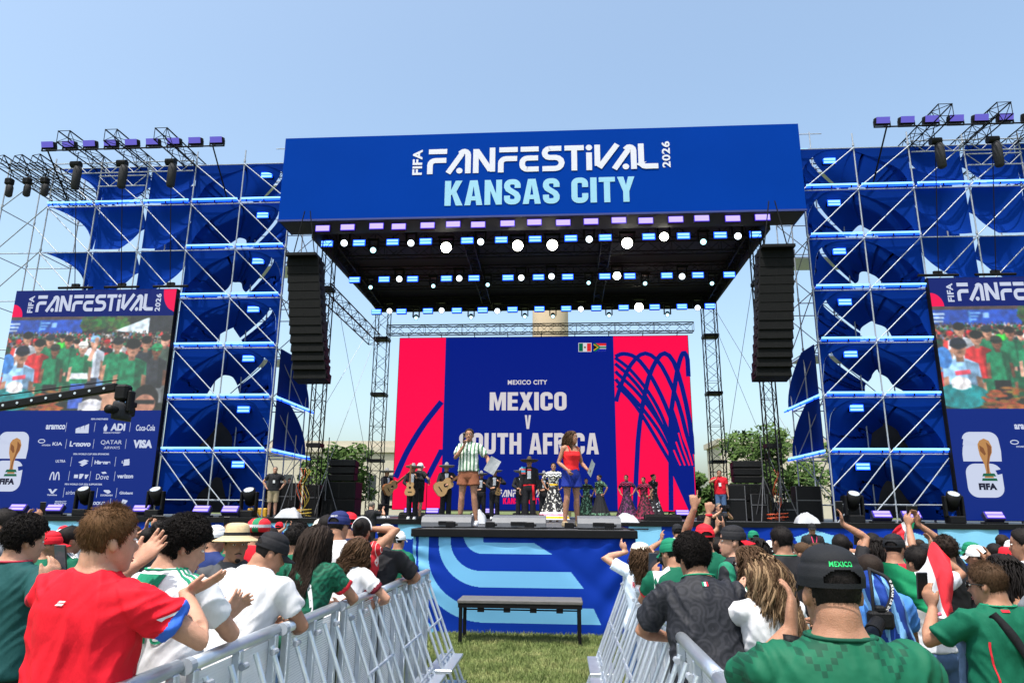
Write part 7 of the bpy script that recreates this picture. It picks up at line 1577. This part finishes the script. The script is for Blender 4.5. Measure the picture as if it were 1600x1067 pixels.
# ------------------------------------------------------------------ the rest of the crowd
capm = {k: cloth_mat(k+'_cap', c) for k, c in (('red', (.60, .012, .025)), ('white', (.70, .70, .72)), ('black', (.010, .011, .014)), ('green', (.006, .15, .08)), ('navy', (.015, .022, .10)), ('cream', (.66, .62, .55)), ('grey', (.40, .40, .41)))}
topm = {'green': c_green, 'red': c_red, 'white': c_white, 'black': c_black, 'navy': c_navy, 'grey': c_grey}
UPR = lambda x, y, Y, c=.3, pt=False: (('@', x, y, Y), (1, -.1, -.3), (0, .1, 1), c, None, pt)
def fan(lab, px, py, Y, top='green', hr=('short', 'black'), hat=None, sk='tan', rev=0, q=0, vox=.015, cuff=None, coll=None, facial=False, hatx=None, **kw):
    f = px_person(lab, px, py, Y, hat=.018 if hat else .03, vox=vox, **kw); s = dress(f, sk, topm.get(top, top) if isinstance(top, str) else top, c_denim, hr=hr if not hat else ('undercap', hr[1]), q=q, amp=.010, cuff=cuff, collar=coll, seed=px, facial=facial, shoe=False)
    if hat: cap(f, f.root, capm[hat], rev=rev, open_=True)
    f.s = s; return f
# left
fan('person in grey tee with dark hair in profile at the left edge', 9, 792, 5.6, 'grey', rz=-1.0, facial=True, q=1)
fan('young person in red cap and green jersey beside the dark green tee', 80, 829, 6.2, 'green', hat='red', rz=-.9, facial=True, q=1)
f = fan('person with black hair in green jersey with white shoulder stripes, behind the red jersey', 113, 819, 6.4, 'green', rz=-.5, q=1)
for i in range(3): decal(f, f.s, lambda mb, fn: mb.grid(8, 1, lambda u, v: fn(.08+.12*u, -.03+.02*i+.012*v)), trim_white, 'shoulder_stripe', 'top')
fan('person with dark hair half hidden behind the red cap', 100, 825, 8.2, 'white'); fan('person in red tee far behind the red cap', 92, 838, 9.5, 'red')
f = fan('person filming with a phone above the heads at far left', 45, 812, 8.4, 'black', armR=UPR(60, 812, 8.7, .7), armL=UPR(43, 812, 8.7, .7)); phone(f, 1, 'black phone raised above the heads at far left', .1, up=.06, screen=blackp)
f = fan('person behind the clapping hands holding a phone sideways', 234, 822, 7.6, 'navy', armR=UPR(242, 828, 7.9, .7), armL=UPR(228, 828, 7.9, .7)); phone(f, 1, 'dark phone held sideways behind the clapping hands', .1, up=.04, wide=True, screen=blackp)
fan('person with bushy black hair behind the white jersey', 256, 811, 7.2, 'black', ('curly', 'black'), q=1)
f = fan('person in white visor and navy jersey beside the raised arm', 338, 820, 6.8, cloth_mat('navy_sky_jersey', (.012, .025, .11)), rz=-.6, facial=True, hat='white', q=1)
f = fan('person raising a phone in one hand behind the straw hat', 362, 832, 8.4, 'green', sk='brown', armL=UPR(350, 835, 8.6, .6), armR='down'); phone(f, -1, 'black phone held high behind the straw hat', .1, up=.06, screen=blackp)
f = px_person('person in a green white and red foam hat', 406, 812, 7.4, hat=.02, vox=.014); dress(f, 'tan', c_red, q=0, hr=('tight', 'black'), shoe=False)
tri = pattern_mat('tricolour_hat', (.62, .02, .03), (.006, .18, .08), 'stripes', 7., .45); hatlathe(f, f.root, [(.085, .02), (.105, .03), (.112, .07), (.105, .12), (.07, .15), (.004, .16)], tri, 'foam_hat'); q = MB().rings([[hd(f, (cos(t)*r, sin(t)*r*1.22, z)) for t in [2*pi*i/30 for i in range(30)]] for r, z in ((.1135, .065), (.1135, .095))], False); q.build('hat_band', trim_white, f.root, True)
fan('person in red cap far off between the foam hat and the long dark hair', 437, 815, 14.5, 'white', hat='red'); fan('person with both hands raised far off beside the far red cap', 450, 826, 14, 'grey', armR=UPR(455, 824, 14.2), armL=UPR(446, 824, 14.2))
fan('person with short dark hair left of the navy cap', 512, 802, 7.4, 'black'); fan('person in cream cap behind the navy cap', 502, 810, 8.4, 'white', hat='cream'); fan('person in a cap with an orange red brim right of the navy cap', 546, 800, 7.6, 'navy', hat='red', rz=.6)
fan('person in green jersey at the foot of the runway on the left', 624, 829, 9.2, 'green', hat='white', rz=-.3, q=1); fan('person with black curls far left of the runway', 425, 824, 9.4, 'green', ('curly', 'black')); fan('person with black hair behind the straw hat', 395, 826, 9.0, 'green')
# right
f = fan('person in red cap with one arm raised and finger pointing up', 1100, 818, 6.9, 'green', hat='red', vox=.010, armL=(('@', 1085, 793, 7.0), (.1, 1, .2), (.02, .05, 1), .3, (0, 1, .1), True), armR='down', q=1)
f = fan('person in green jersey with a raised fist and red wristband', 1118, 836, 7.2, 'green', vox=.011, armL=(('@', 1108, 800, 7.3), (.1, 1, .2), (-.02, .05, 1), 1.3, (0, 1, .1)), armR='down', q=1); S_, E_, W_, D_, *_x = f.arms[-1]; place(f, MB().bar(W_-D_*.03, W_-D_*.005, .036, 14)).build('wristband', trim_red, f.root, True)
fan('person with palms pressed together overhead, behind the raised fist', 1128, 838, 8.6, 'white', armR=UPR(1131, 826, 8.8, .1), armL=UPR(1121, 826, 8.8, .1), q=1)
f = fan('person in a white cowboy hat raising a hand beside the runway', 1058, 838, 9.2, 'black', ('tight', 'black'), armL=UPR(1034, 845, 9.4, .5), armR='down'); hatlathe(f, f.root, COWBOY, capm['cream'], 'cowboy_hat', None, .25)
fan('person in black cap above the white cowboy hat', 1058, 818, 11.5, 'black', hat='black'); fan('person with long black hair behind the streaked blonde', 1180, 836, 7.2, 'black', ('long', 'black'), fem=True, rz=.2); fan('person in white cap right of the long black hair', 1203, 844, 7.8, 'white', hat='white')
fan('person with pulled back brown hair between the white cap and the big black cap', 1252, 843, 7.8, 'white', ('bun', 'brown'), fem=True, rz=.7, facial=True); fan('person in white top half hidden behind the neat black hair', 1236, 846, 9, 'white', rz=.3)
f = fan('security guard in dark cap and sunglasses with a pink lanyard facing the crowd', 1268, 817, 16.5, 'black', hat='black', rz=pi, facial=True, vox=.012); shades(f, f.root); strap(f, [(-.06, .11, 1.45), (0, .15, 1.15), (.06, .11, 1.45)], .02, pk, 'lanyard')
f = fan('person in black shirt raising a phone high, right of the big black cap', 1312, 832, 7.6, 'black', armR=UPR(1316, 818, 7.7, .5), armL='down', q=1); phone(f, 1, 'black phone raised high right of the big black cap', .1, up=.07, screen=blackp)
f = fan('person in white and green jersey filming with a phone', 1361, 830, 8.2, pattern_mat('white_green_lines', (1, 1, 1), (0, 0, 0)), armL=UPR(1344, 862, 8.3, .6), armR='down'); phone(f, -1, 'black phone held up beside the white and green jersey', .1, up=.07, screen=blackp)
fan('person with long black hair left of the black cap with white mark', 1374, 836, 7.6, 'navy', ('long', 'black'), fem=True)
f = fan('person in black cap with a white mark and navy red jersey', 1395, 833, 6.6, pattern_mat('navy_red_panels', (.012, .02, .06), (.40, .015, .03), 'stripes', 5, .4), hat='black', rz=.2, q=1, head=(-.9, 0, 0))
q = MB()
def cf(u, v):
    p = headpt(.06, pi/2+u); n = Vector((p.x, p.y, 0)).normalized(); c = p+n*.0175; c.z = v; return hd(f, c)
letters(q, 'N', -.2, .2, .045, .085, cf, .04); letters(q, 'Y', -.26, .16, .05, .092, lambda u, v: cf(u, v)+Vector((0, 0, .0)), .03); q.build('lettering', trim_white, f.root)
fan('person in dark sunglasses and green jersey turned to the camera', 1421, 840, 9, 'green', rz=pi-.4, facial=True); shades(FOLK[-1], FOLK[-1].root)
f = fan('person with thick dark curls raising both arms with a phone', 1474, 836, 7.0, 'black', ('curly', 'dark'), fem=True, rz=.5, armL=UPR(1420, 822, 7.2, .6), armR=UPR(1434, 818, 7.2, .6), vox=.011, q=1); phone(f, 1, 'black phone held up between two raised arms', .1, up=.05, screen=blackp, wide=True)
drape('flag', 'small red white and green flag fluttering behind the black cap with white mark', [[(1388, 842, .1), (1396, 828, 0), (1408, 817, 0), (1420, 813, 0), (1429, 816, .05)], [(1393, 846, .1), (1402, 836, 0), (1412, 830, 0), (1420, 828, 0), (1426, 830, .05)], [(1398, 850, .1), (1406, 848, 0), (1412, 850, 0), (1418, 852, 0), (1424, 852, .05)]], 7.5, lambda u, v: 2 if u < .5 else 1 if u < .8 else 0, [MATS['flag_green'], trim_white, MATS['flag_red']], 30, 14)
fan('person in green cap in profile far right', 1516, 846, 8.6, 'black', hat='green', rz=.8, facial=True); f = fan('person in white cap and black jersey with pink shoulder stripes', 1524, 851, 7.6, 'black', hat='white', rz=.6, armL='fold', armR='fold')
for i in range(2): decal(f, f.s, lambda mb, fn: mb.grid(8, 1, lambda u, v: fn(-.08-.12*u, -.02+.022*i+.012*v)), pk, 'shoulder_stripe', 'top')
fan('person with wide black hair behind the clapping hands at right', 1552, 846, 8.4, 'red'); fan('person in white cap behind the red cowboy hat', 1580, 843, 9.0, 'navy', hat='white')
f = fan('person in a red cowboy hat at the right edge', 1577, 852, 6.4, 'red', ('tight', 'black'), rz=.3); hatlathe(f, f.root, COWBOY, capm['red'], 'cowboy_hat', None, .3)
fan('person with long dark hair behind the sling bag wearer', 1560, 860, 5.0, pattern_mat('white_grey_print', (.6, .58, .6), (.3, .26, .3), 'splash', 20, .5), ('long', 'black'), fem=True, rz=.2, q=1)
fan('person clapping with raised hands, half outside the right edge', 1628, 850, 4.6, 'grey', sk='brown', vox=.010, rz=.5, armL=(('@', 1590, 925, 4.9), (.8, -.3, -1), (.1, .3, 1), .2, (.6, .6, 0)), armR=(('@', 1606, 920, 4.9), (.6, -.3, -1), (-.1, .3, 1), .2, (-.6, .6, 0)))
fan('person clapping with hands lifted before the red cowboy hat', 1584, 872, 5.6, 'black', sk='brown', vox=.010, fem=True, rz=.3, armL=(('@', 1543, 882, 5.9), (.8, -.3, -1), (.2, .3, 1), .2, (.6, .6, 0)), armR=(('@', 1552, 880, 5.9), (.6, -.3, -1), (-.1, .3, 1), .2, (-.6, .6, 0)))
fan('person with short brown hair in profile at the far right edge', 1597, 822, 6.2, 'white', rz=.9, facial=True, q=1)
# fillers : a few builds, copied with clothing of their own
protos = []
def proto(desc, hr, hat=None, pose=None, fem=False, rev=0, sk='tan'):
    kw = dict(armR=pose, armL=pose) if pose else {}
    f = person('prototype', (0, 0, 0), h=1.75, anchor='feet', vox=.02, fem=fem, **kw); dress(f, sk, c_grey, c_denim, hr=hr if not hat else ('undercap', hr[1]), q=0, amp=.008, shoe=False, loose=.4)
    if hat: cap(f, f.root, capm[hat], open_=True, rev=rev)
    protos.append((desc, f.root, fem)); FOLK.pop()
proto('short black hair', ('short', 'black')); proto('curly dark hair', ('curly', 'dark')); proto('long brown hair', ('long', 'brown'), fem=True); proto('white cap', ('short', 'dark'), 'white'); proto('red cap', ('short', 'black'), 'red'); proto('backwards black cap', ('short', 'black'), 'black', rev=pi)
proto('long black hair', ('long', 'black'), fem=True); proto('raised arms', ('short', 'black'), None, ((.2, .22, 1.9), (1, -.2, -.3), (0, .1, 1), .3)); proto('clapping hands', ('tight', 'dark'), None, 'clap'); proto('green cap', ('short', 'black'), 'green'); proto('hair in bun', ('bun', 'black'), fem=True); proto('brown hair', ('short', 'brown'), sk='light')
tops = [('green', c_green), ('white', c_white), ('black', c_black), ('red', c_red), ('navy', c_navy), ('grey', c_grey), ('pale blue', MATS['pale_blue_jersey']), ('patterned green', pg), ('striped', MATS['white_green_lines'])]
rows_ = [5.9, 7.6, 8.8, 10.0, 11.3]
taken = [(o.location.x, o.location.y) for o in COL.objects if o.name.startswith('person') and o.parent is None and o['label'] != 'prototype']
r_ = random.Random(21); used = set(); nput = 0
for side in (-1, 1):
    for ri, Y in enumerate(rows_):
        lim = (.79 if side < 0 else .67)*Y+.3; x = (2.6 if side < 0 else 1.75)+(.25 if Y > 9 else .5); k = 0
        if Y < 6 : x += 1.2
        while x < lim:
            xx = side*x+r_.uniform(-.12, .12); yy = Y+r_.uniform(-.3, .3); x += r_.uniform(.62, .95); k += 1
            if Y > 12 and side > 0 and r_.random() < .45: continue
            if min((a-xx)**2+(b-yy)**2 for a, b in taken) < .27: continue
            desc, root, fem = protos[r_.randrange(len(protos))]
            if desc == 'raised arms' and r_.random() < .5: desc, root, fem = protos[0]
            cn, cm = tops[r_.randrange(len(tops))] if r_.random() < .7 else tops[r_.choice((0, 0, 1, 2))]
            lab = 'person in %s top, %s, row %s %s of runway, %s outward' % (cn, desc, ['one', 'two', 'three', 'four', 'five', 'six', 'seven'][ri], 'left' if side < 0 else 'right', NTH[k-1])
            o = root if desc not in used else dup(root); used.add(desc)
            o.location = (xx, yy, 0); o.rotation_euler = (0, 0, r_.gauss(-.05*side, .25)); sc = (r_.uniform(1.44, 1.58) if fem else r_.uniform(1.52, 1.66))/1.75; o.scale = (sc, sc, sc)
            o['label'] = lab; o['group'] = 'people in the rows behind the front crowd'
            for c in KIDS(o):
                if c.name.startswith('shirt'): c.material_slots[0].link = 'OBJECT'; c.material_slots[0].material = cm
                if c.name.startswith('body'): c.material_slots[0].link = 'OBJECT'; c.material_slots[0].material = SK[r_.choice(('light', 'tan', 'tan', 'brown'))]
            taken.append((xx, yy)); nput += 1
for desc, root, fem in protos:
    if desc not in used:
        for c in KIDS(root):
            for g in KIDS(c): bpy.data.objects.remove(g)
            bpy.data.objects.remove(c)
        bpy.data.objects.remove(root)
print('fillers', nput)
bpy.data.scenes.remove(TMP)
